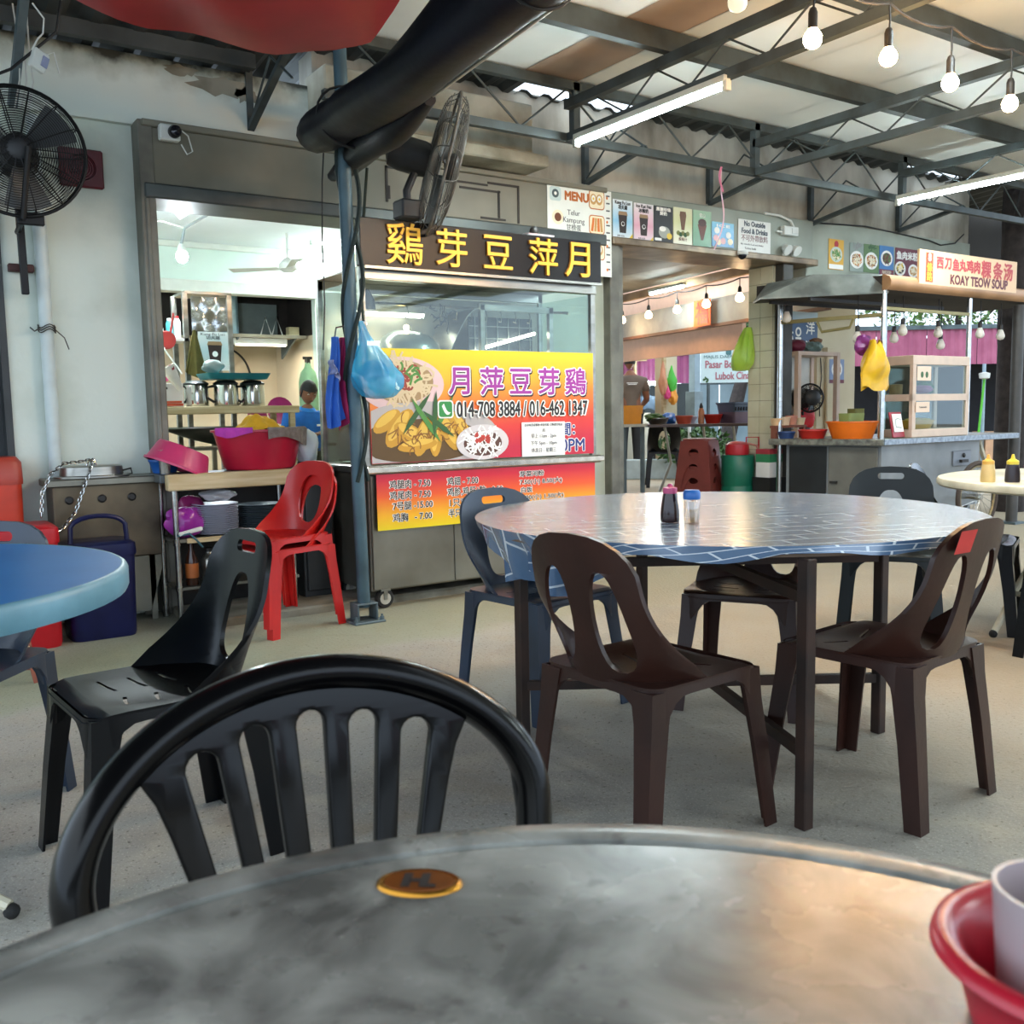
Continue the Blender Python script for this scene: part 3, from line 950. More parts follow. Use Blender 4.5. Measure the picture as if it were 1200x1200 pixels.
MB().sheet(lambda u, v: (-0.01 + 0.02 * (u - 0.5) - 0.02 * math.sin(4 * v), -0.06, -0.17 * v), 2, 8, 0.002).build('bow', mat('pink_raffia', '#c9728f', 0.5), t)
# ================================================================ PRINT HELPERS
def gradmat(name, stops, z0, z1, rough=0.35, axis='Z', lean=0.0):
    m = bpy.data.materials.new(name)
    m.use_nodes = True
    t = m.node_tree
    b = t.nodes['Principled BSDF']
    co = t.nodes.new('ShaderNodeTexCoord')
    sp = t.nodes.new('ShaderNodeSeparateXYZ')
    t.links.new(co.outputs['Object'], sp.inputs[0])
    ml = t.nodes.new('ShaderNodeMath')
    ml.operation = 'MULTIPLY_ADD'
    ml.inputs[1].default_value = lean
    t.links.new(sp.outputs['X'], ml.inputs[0])
    t.links.new(sp.outputs[axis], ml.inputs[2])
    mr = t.nodes.new('ShaderNodeMapRange')
    mr.inputs[1].default_value = z0
    mr.inputs[2].default_value = z1
    t.links.new(ml.outputs[0], mr.inputs[0])
    r = t.nodes.new('ShaderNodeValToRGB')
    e = r.color_ramp.elements
    e[0].position, e[0].color = stops[0][0], hx(stops[0][1])
    e[1].position, e[1].color = stops[-1][0], hx(stops[-1][1])
    for p, c in stops[1:-1]:
        k = e.new(p)
        k.color = hx(c)
    t.links.new(mr.outputs[0], r.inputs[0])
    t.links.new(r.outputs[0], b.inputs['Base Color'])
    b.inputs['Roughness'].default_value = rough
    return m
def flat(name, col, rough=0.5):
    return mat('print_' + name, col, rough, var=0.03)
K_BLACK = flat('black', '#1c1a1b')
K_WHITE = flat('white', '#f2f0ea')
K_RED = flat('red', '#b0282a')
K_BROWN = flat('brown', '#6b3a1e')
K_GREEN = flat('green', '#4f8a3a')
K_DGREEN = flat('dark_green', '#2f5a2a')
K_ORANGE = flat('orange', '#d9752a')
K_YELLOW = flat('yellow', '#e8c63e')
K_BLUE = flat('blue', '#2f6fb0')
K_MAROON = flat('maroon', '#6d2333')
K_GREY = flat('grey', '#8b8b88')
K_TAN = flat('tan', '#c79a5a')
K_CREAM = flat('cream', '#efe3c4')
K_PINK = flat('pink', '#e6b9bd')
def strands(M, cx, cy, rx, ry, n, m, parent, name, lift, seed, ln=0.4, w=0.012):
    """short curved ribbons scattered over an ellipse: printed noodles, sprouts, shreds"""
    rnd = random.Random(seed)
    mb = MB()
    for _ in range(n):
        a = rnd.uniform(0, 2 * PI)
        q = math.sqrt(rnd.random()) * 0.75
        x, y = cx + rx * q * math.cos(a), cy + ry * q * math.sin(a)
        d = rnd.uniform(0, 2 * PI)
        k = rnd.uniform(-3, 3)
        l = ln * rx
        pts = []
        for i in range(5):
            dd = d + k * (i / 4 - 0.5)
            pts.append((x, y))
            x += math.cos(dd) * l / 4
            y += math.sin(dd) * l / 4
        poly = []
        for s in (1, -1):
            for i in (range(5) if s == 1 else range(4, -1, -1)):
                p, q_ = pts[max(0, i - 1)], pts[min(4, i + 1)]
                nx, ny = -(q_[1] - p[1]), q_[0] - p[0]
                h = math.hypot(nx, ny) or 1
                poly.append((pts[i][0] + s * nx / h * w / 2, pts[i][1] + s * ny / h * w / 2))
        L_ = lift + rnd.random() * 0.0006
        mb.add([M @ Vector((a_, b_, L_)) for a_, b_ in poly], [(i, i + 1, 8 - i, 9 - i) for i in range(4)])
    return mb.build(name, m, parent, w=True, smooth=0)
def dish(M, cx, cy, r, parent, plate_m, foods, seed, sy=0.8, lift=0.0012, ns=26):
    decal(ell(cx, cy, r, r * sy, 22), M, plate_m, parent, 'printed_plate', lift)
    decal(ell(cx, cy, r * 0.72, r * 0.7 * sy, 18), M, foods[0], parent, 'printed_food', lift + 0.0006)
    for i, f in enumerate(foods[1:]):
        strands(M, cx, cy, r * 0.66, r * 0.62 * sy, ns, f, parent, 'printed_food', lift + 0.0012 + i * 0.0007, seed + i, 0.6, r * 0.09)
def cup(M, cx, y0, y1, w, parent, body, lid, logo, lift=0.0012):
    h = y1 - y0
    decal([(cx - w * 0.36, y0), (cx + w * 0.36, y0), (cx + w * 0.5, y0 + h * 0.85), (cx - w * 0.5, y0 + h * 0.85)], M, body, parent, 'printed_cup', lift)
    decal([(cx - w * 0.54, y0 + h * 0.83), (cx + w * 0.54, y0 + h * 0.83), (cx + w * 0.45, y1), (cx - w * 0.45, y1)], M, lid, parent, 'printed_lid', lift + 0.0006)
    if logo:
        decal(ell(cx, y0 + h * 0.42, w * 0.2, w * 0.2, 12), M, logo, parent, 'printed_logo', lift + 0.001)
def poster(name, label, cat, x0, z0, x1, z1, y, m, group=None, th=0.004, tilt=0.0):
    """flat printed board on the shop front; returns (thing, frame with origin at its centre, w, h)"""
    cx, cz = (x0 + x1) / 2, (z0 + z1) / 2
    t = thing(name, label, cat, (cx, y, cz), 0, group)
    w_, h_ = x1 - x0, z1 - z0
    MB().b2((-w_ / 2, 0, -h_ / 2), (w_ / 2, th, h_ / 2)).build('sheet', m, t, smooth=0)
    return t, face((cx, y, cz)), w_, h_

# ================================================================ CHICKEN STALL
M_INOX = mat('brushed_stainless', '#a3a19a', 0.28, metal=0.9, col2='#7c7a72', scale=3, lo=0.3, hi=0.7, stretch=(1, 1, 6))
M_INOXD = mat('dull_stainless', '#8d8b80', 0.38, metal=0.8, col2='#6b675b', scale=2.5, lo=0.3, hi=0.7)
M_GLASS = glassmat('stall_glass', '#eaf4f2', 0.02, 0.97)
X0, X1, YS, YB = 2.34, 3.99, 4.86, 5.46
st = thing('chicken_rice_stall', 'wheeled stainless chicken rice stall with black signboard and red yellow banners', 'food stall', (X0, YS, 0))
MB().b2((X0 + 0.02, YS + 0.02, 0.10), (X1 - 0.02, YB, 0.77)).build('cabinet', M_INOXD, st, bevel=0.006, w=True)
for a, b in ((X0 + 0.03, 2.90), (2.905, 3.48), (3.485, X1 - 0.03)):
    MB().b2((a, YS + 0.008, 0.11), (b, YS + 0.021, 0.76)).build('door_panel', M_INOXD, st, bevel=0.003, w=True)
MB().b2((X0, YS - 0.03, 0.765), (X1 + 0.02, YB + 0.02, 0.815)).build('counter', M_INOX, st, bevel=0.008, w=True)
MB().b2((X0 - 0.01, YS - 0.045, 0.775), (X1 + 0.03, YS - 0.03, 0.81)).build('counter_trim', mat('bright_chrome', '#d8d2c8', 0.18, metal=1.0, var=0.2, scale=20), st, bevel=0.004, w=True)
for x, y in ((X0 + 0.015, YS), (X1 - 0.02, YS), (X0 + 0.015, YB - 0.03), (X1 - 0.02, YB - 0.03)):
    MB().b2((x - 0.018, y, 0.80), (x + 0.018, y + 0.036, 1.9)).build('post', M_INOX, st, bevel=0.003, w=True)
MB().b2((X0, YS - 0.012, 1.835), (X1, YS + 0.03, 1.895)).build('top_rail', M_INOX, st, bevel=0.004, w=True)
MB().b2((X0, YB - 0.03, 1.835), (X1, YB + 0.01, 1.895)).build('back_rail', M_INOX, st, bevel=0.004, w=True)
MB().b2((X0, YS, 1.895), (X1, YB, 1.905)).build('roof', M_INOXD, st, w=True)
MB().b2((X0 + 0.033, YS + 0.012, 1.46), (X1 - 0.04, YS + 0.018, 1.835)).build('front_glass', M_GLASS, st, w=True, smooth=0)
for x in (X0 + 0.012, X1 - 0.02):
    MB().b2((x, YS + 0.04, 0.82), (x + 0.005, YB - 0.03, 1.835)).build('side_glass', M_GLASS, st, w=True, smooth=0)
# castors
for x, y in ((X0 + 0.10, YS + 0.06), (X1 - 0.12, YS + 0.06), (X0 + 0.10, YB - 0.08), (X1 - 0.12, YB - 0.08)):
    wh = MB().lathe([(0.018, -0.018), (0.05, -0.018), (0.055, -0.012), (0.055, 0.012), (0.05, 0.018), (0.018, 0.018)], 20, (x, y - 0.03, 0.058 if y > 4.98 else 0.056), Matrix.Rotation(PI / 2, 3, 'X')).build('castor', mat('black_rubber', '#1b1a19', 0.8), st, w=True)
    MB().lathe([(0.006, -0.021), (0.034, -0.02), (0.034, 0.02), (0.006, 0.021)], 16, (x, y - 0.03, 0.056), Matrix.Rotation(PI / 2, 3, 'X')).build('wheel_disc', mat('pale_hub', '#b5b1a4', 0.5), wh, w=True)
    MB().b2((x - 0.03, y - 0.056, 0.10), (x + 0.03, y - 0.002, 0.112)).b2((x - 0.012, y - 0.056, 0.05), (x + 0.012, y - 0.052, 0.105)).build('fork', M_INOX, wh, w=True)
# --- signboard
M_SIGN = mat('black_sign_acrylic', '#141112', 0.3, var=0.2, scale=3, spec=0.25)
sb = MB().b2((X0 - 0.02, YS - 0.06, 1.90), (X1 + 0.0, YS, 2.155)).build('signboard', M_SIGN, st, bevel=0.004, w=True)
M_GOLD = mat('gold_letter_face', '#e9b53c', 0.35, metal=0.3, var=0.1)
M_GOLDE = mat('gold_letter_edge', '#7c4d12', 0.5)
F = face((0, YS - 0.06, 0))
for ch, x, z, s in (('鷄', 2.585, 2.03, 0.24), ('芽', 2.885, 2.03, 0.225), ('豆', 3.20, 2.03, 0.225), ('萍', 3.53, 2.03, 0.23), ('月', 3.81, 2.03, 0.235)):
    text(ch, F, s, M_GOLDE, sb, x, z, bold=0.005, ext=0.004, lift=0.004, name='letter_edge')
    text(ch, F, s, M_GOLD, sb, x, z, bold=0.001, ext=0.004, lift=0.012, name='letter')
MB().b2((X0 + 0.0, YS - 0.07, 1.885), (X1, YS - 0.055, 1.90)).build('sign_edge', M_INOX, sb, w=True)
# --- main banner
BY = YS - 0.012
bn = MB().b2((2.37, BY, 0.825), (3.955, BY + 0.004, 1.465)).build('banner', gradmat('banner_print', ((0, '#c21f3a'), (0.22, '#d8382c'), (0.5, '#ee7a22'), (0.75, '#f0b51c'), (1, '#e8cf12')), 0.83, 1.42, lean=-0.06), st, w=True, smooth=0)
F = face((0, BY, 0))
K_PLATE = flat('pink_plate', '#e3c3c4')
K_PLATEG = flat('grey_plate', '#b9b2b0')
K_SAUCE = flat('soy_broth', '#5c421a')
K_CHICK = flat('chicken_skin', '#c9952a')
K_CHICKL = flat('chicken_skin_light', '#e0b64a')
K_SPROUT = flat('bean_sprout', '#dcc7a0')
# bean sprouts, top left
decal(ell(2.575, 1.265, 0.27, 0.155, 36), F, K_PLATE, bn, 'printed_plate', 0.0012)
decal(ell(2.575, 1.28, 0.20, 0.12, 30), F, flat('sprout_shade', '#a98a62'), bn, 'printed_food', 0.0018)
strands(F, 2.575, 1.285, 0.19, 0.11, 120, K_SPROUT, bn, 'printed_sprouts', 0.0024, 3, 0.55, 0.012)
strands(F, 2.56, 1.31, 0.15, 0.08, 22, flat('chilli', '#9b3a2a'), bn, 'printed_chilli', 0.0032, 5, 0.45, 0.012)
strands(F, 2.57, 1.31, 0.15, 0.08, 14, K_GREEN, bn, 'printed_greens', 0.0036, 9, 0.4, 0.014)
# chicken plate
def clipx(poly, x=2.373, z=0.828):
    return [(max(a, x), max(b, z)) for a, b in poly]
decal(clipx(ell(2.70, 0.955, 0.52, 0.215, 44)), F, K_PLATEG, bn, 'printed_plate', 0.0014)
decal(clipx(ell(2.69, 0.945, 0.42, 0.125, 40)), F, K_SAUCE, bn, 'printed_broth', 0.002)
for i, (x, z, rx, rz, an) in enumerate(((2.47, 1.06, 0.10, 0.045, 0.6), (2.55, 1.02, 0.13, 0.06, 0.9), (2.62, 0.98, 0.12, 0.055, -0.5), (2.70, 0.97, 0.12, 0.05, 1.2), (2.78, 0.96, 0.11, 0.042, 1.5), (2.86, 1.0, 0.13, 0.045, -1.1), (2.95, 1.02, 0.12, 0.042, -0.9), (2.66, 0.92, 0.13, 0.035, 0.1))):
    c_, s_ = math.cos(an), math.sin(an)
    poly = [(x + a * c_ - b * s_, z + a * s_ + b * c_) for a, b in ell(0, 0, rx, rz, 16)]
    decal(clipx(poly), F, K_CHICK, bn, 'printed_chicken', 0.0026 + 0.0004 * i)
    strands(F, x, z, rx * 0.8, rz * 0.9, 7, flat('roast_brown', '#8a5a1c'), bn, 'printed_skin', 0.0030 + 0.0004 * i, 200 + i, 0.6, 0.007) if x > 2.5 else None
    poly = [(x + a * c_ - b * s_, z + 0.008 + a * s_ + b * c_) for a, b in ell(0, 0.008, rx * 0.8, rz * 0.55, 14)]
    decal(clipx(poly), F, K_CHICKL, bn, 'printed_chicken', 0.0028 + 0.0004 * i)
for i, (x, z, l, an) in enumerate(((2.66, 1.10, 0.15, 0.9), (2.72, 1.06, 0.16, 2.2), (2.78, 1.09, 0.14, 1.5), (2.84, 1.10, 0.12, 1.0), (2.80, 1.04, 0.13, 2.5))):
    c_, s_ = math.cos(an), math.sin(an)
    poly = [(x + a * c_ - b * s_, z + a * s_ + b * c_) for a, b in ((-l, 0), (-l * .4, 0.018), (l * .5, 0.016), (l, 0), (l * .5, -0.012), (-l * .4, -0.014))]
    decal(poly, F, K_GREEN if i % 2 else K_DGREEN, bn, 'printed_leaf', 0.0066 + 0.0004 * i)
# bowl of noodles
decal(ell(3.10, 0.925, 0.185, 0.105, 32), F, flat('bowl_rim', '#d7cfcf'), bn, 'printed_bowl', 0.0086)
decal(ell(3.10, 0.918, 0.135, 0.075, 26), F, flat('bowl_sauce', '#59342a'), bn, 'printed_sauce', 0.0092)
strands(F, 3.10, 0.925, 0.13, 0.07, 60, K_WHITE, bn, 'printed_noodles', 0.0098, 12, 0.7, 0.009)
strands(F, 3.10, 0.935, 0.09, 0.05, 9, flat('tomato', '#b8382a'), bn, 'printed_tomato', 0.0106, 14, 0.3, 0.024)
# title, telephone line, hours
K_MAG = flat('magenta_title', '#a0349a')
for ch, x in zip('月萍豆芽鷄', (2.96, 3.175, 3.385, 3.60, 3.81)):
    text(ch, F, 0.175, K_BLACK, bn, x + 0.006, 1.277, bold=0.012, lift=0.0016, name='title_shadow')
    text(ch, F, 0.175, K_WHITE, bn, x, 1.285, bold=0.011, lift=0.0026, name='title_outline')
    text(ch, F, 0.175, K_MAG, bn, x, 1.285, bold=0.003, lift=0.0036, name='title_letter')
decal(rrect(2.795, 1.07, 2.90, 1.175, 0.02), F, K_WHITE, bn, 'phone_icon_frame', 0.0092)
decal(rrect(2.803, 1.078, 2.892, 1.167, 0.016), F, flat('phone_green', '#2f8a46'), bn, 'phone_icon', 0.0098)
M_ = MB()
hs = [(2.828 + 0.046 * (k / 8) + 0.0, 1.147 - 0.05 * (k / 8) - 0.018 * math.sin(PI * k / 8)) for k in range(9)]
poly = [(a + 0.008, b + 0.008) for a, b in hs] + [(a - 0.006, b - 0.006) for a, b in hs[::-1]]
decal(poly, F, K_WHITE, bn, 'phone_handset', 0.0104)
PH = '014-708 3884 / 016-462 1347'
text(PH, F, 0.125, K_WHITE, bn, 2.915, 1.12, bold=0.009, lift=0.0096, name='phone_outline', align='LEFT', fit=0.985)
text(PH, F, 0.125, K_BLACK, bn, 2.921, 1.12, bold=0.0022, lift=0.0106, name='phone_number', align='LEFT', fit=0.973)
for s_, x, z, sz in (('間：', 3.77, 0.985, 0.085), ('0PM', 3.785, 0.885, 0.11)):
    text(s_, F, sz, K_WHITE, bn, x, z, bold=0.007, lift=0.002, name='hours_outline')
    text(s_, F, sz, flat('navy_print', '#26357e'), bn, x, z, bold=0.002, lift=0.003, name='hours_text')
# price banner under the counter
pb = MB().b2((2.39, YS - 0.022, 0.45), (3.955, YS - 0.018, 0.765)).build('price_banner', gradmat('price_print', ((0, '#e8cf12'), (0.25, '#f0b01c'), (0.6, '#e85a26'), (0.9, '#cf2138'), (1, '#c21f3a')), 0.45, 0.76), st, w=True, smooth=0)
F = face((0, YS - 0.022, 0))
rows = [('鸡腿肉 - 7.50', 2.47, 0.705, 0.26), ('鸡尾肉 - 7.50', 2.47, 0.643, 0.26), ('7号腿 -15.00', 2.485, 0.582, 0.255), ('鸡胸   - 7.00', 2.485, 0.517, 0.25),
        ('鸡翅 - 7.00', 2.845, 0.703, 0.21), ('鸡胗,鸡肝1粒 - 0.50', 2.845, 0.64, 0.385), ('1只鸡', 2.85, 0.578, 0.12), ('半只鸡', 2.85, 0.517, 0.12),
        ('芽菜河粉', 3.36, 0.72, 0.18), ('7.50(小) 8.50(大)', 3.36, 0.668, 0.32), ('白饭', 3.365, 0.622, 0.08), ('1.00(小) 1.50(大)', 3.365, 0.572, 0.32)]
for s_, x, z, wd in rows:
    ts = 0.052 if x < 3.3 else 0.036
    text(s_, F, ts, K_WHITE, pb, x - 0.003, z, bold=0.0032, lift=0.001, name='price_outline', align='LEFT', fit=wd + 0.006, res=2)
    text(s_, F, ts, K_BLACK, pb, x, z, bold=0.0008, lift=0.0018, name='price_text', align='LEFT', fit=wd, res=2)
# inside the glass
MB().b2((X0 + 0.03, YB - 0.02, 0.82), (X1 - 0.04, YB - 0.01, 1.83)).build('back_panel', mat('pale_back_panel', '#8f8a7c', 0.35, metal=0.4, var=0.15), st, w=True)
hr = MB().tube([(X0 + 0.03, 5.1, 1.74), (X1 - 0.04, 5.1, 1.74)], 0.009, 8).build('hanging_rail', M_INOX, st, w=True)
for k in range(9):
    x = 2.75 + 0.11 * k
    MB().tube([(x, 5.1, 1.75), (x + 0.01, 5.09, 1.70), (x, 5.085, 1.66), (x - 0.02, 5.085, 1.665)], 0.004, 6).build('hook', M_INOX, hr, w=True)
# inner rack with a bent sheet cover; panel and grid imitate a roof reflection
for x in (3.22, 3.74):
    MB().b2((x - 0.015, 5.0, 0.82), (x + 0.015, 5.03, 1.76)).build('rack_post', M_INOX, st, w=True)
MB().b2((3.20, 5.0, 1.72), (3.76, 5.03, 1.755)).build('rack_bar', M_INOX, st, w=True)
MB().b2((3.24, 5.2, 1.42), (3.73, 5.21, 1.70)).build('rack_panel', mat('roof_reflection_panel', '#3e4246', 0.4, metal=0.5, col2='#2b2e31', scale=20), st, w=True)
for k in range(6):
    MB().b2((3.28 + 0.085 * k, 5.19, 1.43), (3.284 + 0.085 * k, 5.196, 1.70)).build('reflected_grid_bar', M_INOX, st, w=True, smooth=0)
for k in range(3):
    MB().b2((3.24, 5.188, 1.49 + 0.075 * k), (3.73, 5.193, 1.494 + 0.075 * k)).build('reflected_grid_bar', M_INOX, st, w=True, smooth=0)
MB().sheet(lambda u, v: (2.98 + 0.22 * u, 5.0 + 0.3 * v, 1.45 + 0.28 * math.sin(PI / 2 * u)), 8, 2, 0.004).build('bent_cover', M_INOX, st, w=True)
M_TUBE2 = mat('reflected_tube_glow', '#fff6e4', 0.4, var=0.0, emit=9.0)
M_BULB2 = mat('stall_bulb_glow', '#ffd9a0', 0.4, var=0.0, emit=22.0)
tl = MB().tube([(2.50, 5.3, 1.70), (2.98, 5.3, 1.70)], 0.014, 10).tube([(2.42, 5.36, 1.53), (3.0, 5.36, 1.53)], 0.012, 10).build('stall_tube_reflection', M_TUBE2, st, w=True)  # glowing tubes stand in for tubes reflected inside the stall
tl2 = MB().tube([(3.3, 5.14, 1.50), (3.68, 5.10, 1.60)], 0.010, 8).tube([(3.3, 5.12, 1.475), (3.8, 5.12, 1.475)], 0.009, 8).build('stall_tube_reflection', M_TUBE2, st, w=True)
MB().ball((2.96, 5.2, 1.50), 0.03).ball((2.52, 5.2, 1.63), 0.018).ball((2.80, 5.2, 1.615), 0.018).build('stall_bulb', M_BULB2, st, w=True)
MB().lathe([(0.005, 0.0), (0.02, 0.0), (0.05, -0.06), (0.055, -0.11), (0.045, -0.115)], 16, (2.44, 5.0, 1.80)).build('lamp_shade', mat('dark_glass_shade', '#3a3030', 0.2), st, w=True)
MB().lathe([(0.19, 0), (0.17, 0.05), (0.11, 0.09), (0.02, 0.105)], 24, (2.82, 5.2, 1.49), Matrix.Rotation(0.3, 3, 'X')).build('wok_lid', mat('pale_aluminium', '#b9c3c0', 0.3, metal=0.7, var=0.1), st, w=True)
def squig(seed, c, n=4):
    r_ = random.Random(seed)
    mb = MB()
    for k in range(n):
        p = Vector(c) + Vector((r_.uniform(-.04, .04), 0, r_.uniform(-.03, .03)))
        pts = [p]
        for i in range(6):
            p = p + Vector((r_.uniform(-.035, .035), r_.uniform(-.01, .01), r_.uniform(-.045, .02)))
            pts.append(p)
        mb.tube(pts, 0.0035, 5)
    return mb
squig(3, (2.97, 5.08, 1.71), 8).build('cable_tangle', M_WIRE, st, w=True)
# --- paper notice stuck over the banner
t, F, w_, h_ = poster('paper_notice', 'white paper notice of opening hours taped over the lower right of the banner', 'notice', 3.385, 0.825, 3.715, 1.035, YS - 0.0195, K_WHITE)
K_INK = flat('grey_ink', '#4a4a50')
for s_, dx, dz, sz, wd in (('古早味芽菜雞飯 欢迎光临 订购请打电话', 0, 0.088, 0.018, 0.29), ('启', 0, 0.055, 0.024, None), ('早上 11am - 2pm', 0, 0.018, 0.03, 0.19), ('下午 5pm - 10pm', 0, -0.026, 0.03, 0.20), ('休息日 - 星期三', 0, -0.068, 0.03, 0.19)):
    text(s_, F, sz, K_INK, t, dx, dz, fit=wd, res=2)
# --- tray and bits lying on the stall roof behind the signboard
t = thing('white_tray', 'white and pink plastic tray lying on top of the black signboard', 'tray', (3.60, 4.95, 2.157))
MB().loft([[Vector((a, b, z)) for a, b in rrect(-s * 0.11, -0.05 * s, s * 0.11, 0.05 * s, 0.02 * s)] for s, z in ((0.85, 0.0), (1.0, 0.03), (0.95, 0.03), (0.82, 0.006))]).build('tray', mat('pale_pink_plastic', '#e3d3da', 0.4), t)
MB().ball((-0.02, 0, 0.045), (0.035, 0.03, 0.04)).build('black_lid', mat('black_bakelite', '#1f1c1a'), t)
st2 = tag(MB().lathe([(0.03, 0), (0.034, 0.05), (0.036, 0.06), (0.03, 0.06), (0.028, 0.05)], 14, (3.52, 5.0, 1.907)).build('steel_cup', M_INOX, None), 'small steel cup on the stall roof behind the signboard', 'cup')

# ================================================================ SIGNS ON THE SHOP FRONT
yP = YF - 0.085
# remains of an old frame taped on the fascia
yT = YF - 0.126
mb = MB()
for a, b, c_, d_ in ((2.86, 2.42, 2.875, 2.64), (2.86, 2.625, 3.05, 2.64), (3.35, 2.60, 3.62, 2.612), (3.40, 2.565, 3.72, 2.578), (3.70, 2.40, 3.715, 2.58), (3.86, 2.38, 3.875, 2.63), (3.62, 2.616, 3.87, 2.63), (2.87, 2.44, 2.89, 2.52), (3.56, 2.385, 3.76, 2.398)):
    mb.b2((a, yT, b), (c_, yT + 0.007, d_))
tag(mb.build('tape_remains', mat('dark_old_tape', '#2f2a26', 0.7), None, smooth=0), 'dark strips of an old taped frame on the fascia behind the grey fan', 'tape')
# menu board
t, F, w_, h_ = poster('menu_board', 'tall white menu board beside the black signboard with toast pictures', 'menu', 4.11, 2.07, 4.69, 2.68, YF - 0.128, flat('menu_white', '#e6e9e2'))
text('MENU', F, 0.085, flat('menu_orange', '#b8621c'), t, -0.03, 0.235, bold=0.004, fit=0.21)
decal(rrect(-0.27, 0.19, -0.17, 0.285, 0.02), F, flat('pale_teal', '#c4d6d4'), t, 'printed_logo_box')
decal(ell(-0.22, 0.24, 0.03, 0.03, 14), F, flat('slate', '#4a5a5e'), t, 'printed_logo', 0.002)
decal(ell(-0.22, 0.24, 0.012, 0.012, 10), F, K_WHITE, t, 'printed_logo', 0.0028)
text('Telur\nKampung', F, 0.052, flat('menu_ink', '#4b4b4b'), t, -0.06, 0.09, res=2)
text('甘榜蛋', F, 0.045, flat('menu_ink', '#4b4b4b'), t, -0.06, 0.02, res=2)
decal(ell(-0.2, 0.08, 0.05, 0.05, 18), F, K_CREAM, t, 'printed_dish')
decal(ell(-0.2, 0.08, 0.03, 0.03, 14), F, K_BROWN, t, 'printed_egg', 0.002)
for zc, kind in ((0.235, 0), (0.06, 1), (-0.12, 0)):
    decal(rrect(0.08, zc - 0.07, 0.225, zc + 0.065, 0.025), F, flat('menu_orange', '#b8621c'), t, 'printed_frame')
    decal(rrect(0.087, zc - 0.063, 0.218, zc + 0.058, 0.02), F, K_CREAM, t, 'printed_picture', 0.002)
    if kind == 0:
        for dx in (0.12, 0.175):
            decal(ell(dx, zc, 0.03, 0.038, 16), F, K_TAN, t, 'printed_toast', 0.0028)
            decal(ell(dx, zc + 0.005, 0.018, 0.024, 14), F, K_WHITE, t, 'printed_egg_white', 0.0036)
            decal(ell(dx, zc + 0.003, 0.008, 0.01, 10), F, K_YELLOW, t, 'printed_yolk', 0.0044)
    else:
        for k in range(4):
            decal([(0.095 + 0.03 * k, zc - 0.05), (0.118 + 0.03 * k, zc - 0.05), (0.13 + 0.022 * k, zc + 0.045), (0.112 + 0.022 * k, zc + 0.045)], F, K_TAN if k % 2 else K_ORANGE, t, 'printed_toast', 0.0028 + k * 0.0003)
for k in range(11):
    z = 0.27 - 0.052 * k
    decal(rrect(0.24, z - 0.005, 0.275, z + 0.005, 0.003), F, flat('menu_ink', '#4b4b4b'), t, 'printed_line')
for k in range(4):
    decal(ell(0.248, 0.255 - 0.17 * k, 0.009, 0.011, 8), F, K_ORANGE, t, 'printed_price_dot', 0.002)
# six drink posters
DR = [(4.74, 2.37, 4.93, 2.645), (4.945, 2.37, 5.14, 2.64), (5.15, 2.375, 5.34, 2.64), (5.35, 2.375, 5.55, 2.65), (5.56, 2.375, 5.76, 2.65), (5.77, 2.39, 6.02, 2.58)]
DL = ['white and sky blue drink poster with a dark iced coffee cup, leftmost of the row', 'white and pink drink poster with a dark iced cup, second of the row', 'black drink poster with a cup and white lettering, third of the row', 'pale yellow drink poster with a tall brown glass, fourth of the row', 'green drink poster with a cone of brown ice, fifth of the row', 'bright blue poster with ice cream scoops beside the dangling ribbon']
DM = [gradmat('drink_print_blue', ((0, '#dfe8ee'), (0.45, '#8ec4e2'), (1, '#e9eff2')), -0.14, 0.14), gradmat('drink_print_pink', ((0, '#e6d7dd'), (0.4, '#dba3b6'), (1, '#ece8ea')), -0.14, 0.14), flat('chalkboard', '#2c2b2d'), gradmat('drink_print_cream', ((0, '#e9e6cf'), (0.6, '#cfd39a'), (1, '#dcd9b6')), -0.14, 0.14), gradmat('drink_print_green', ((0, '#3f7a4e'), (0.5, '#6fa07a'), (1, '#9fc0a2')), -0.14, 0.14), gradmat('drink_print_cyan', ((0, '#3a7fb4'), (0.6, '#4f9ccc'), (1, '#7fc2de')), -0.1, 0.1)]
HD = ['Kung Fu Luo\n功夫羅', 'Ice Kat Nai\n冰咖奶', '黑糖珍珠\n鮮奶', '', '', 'ICE']
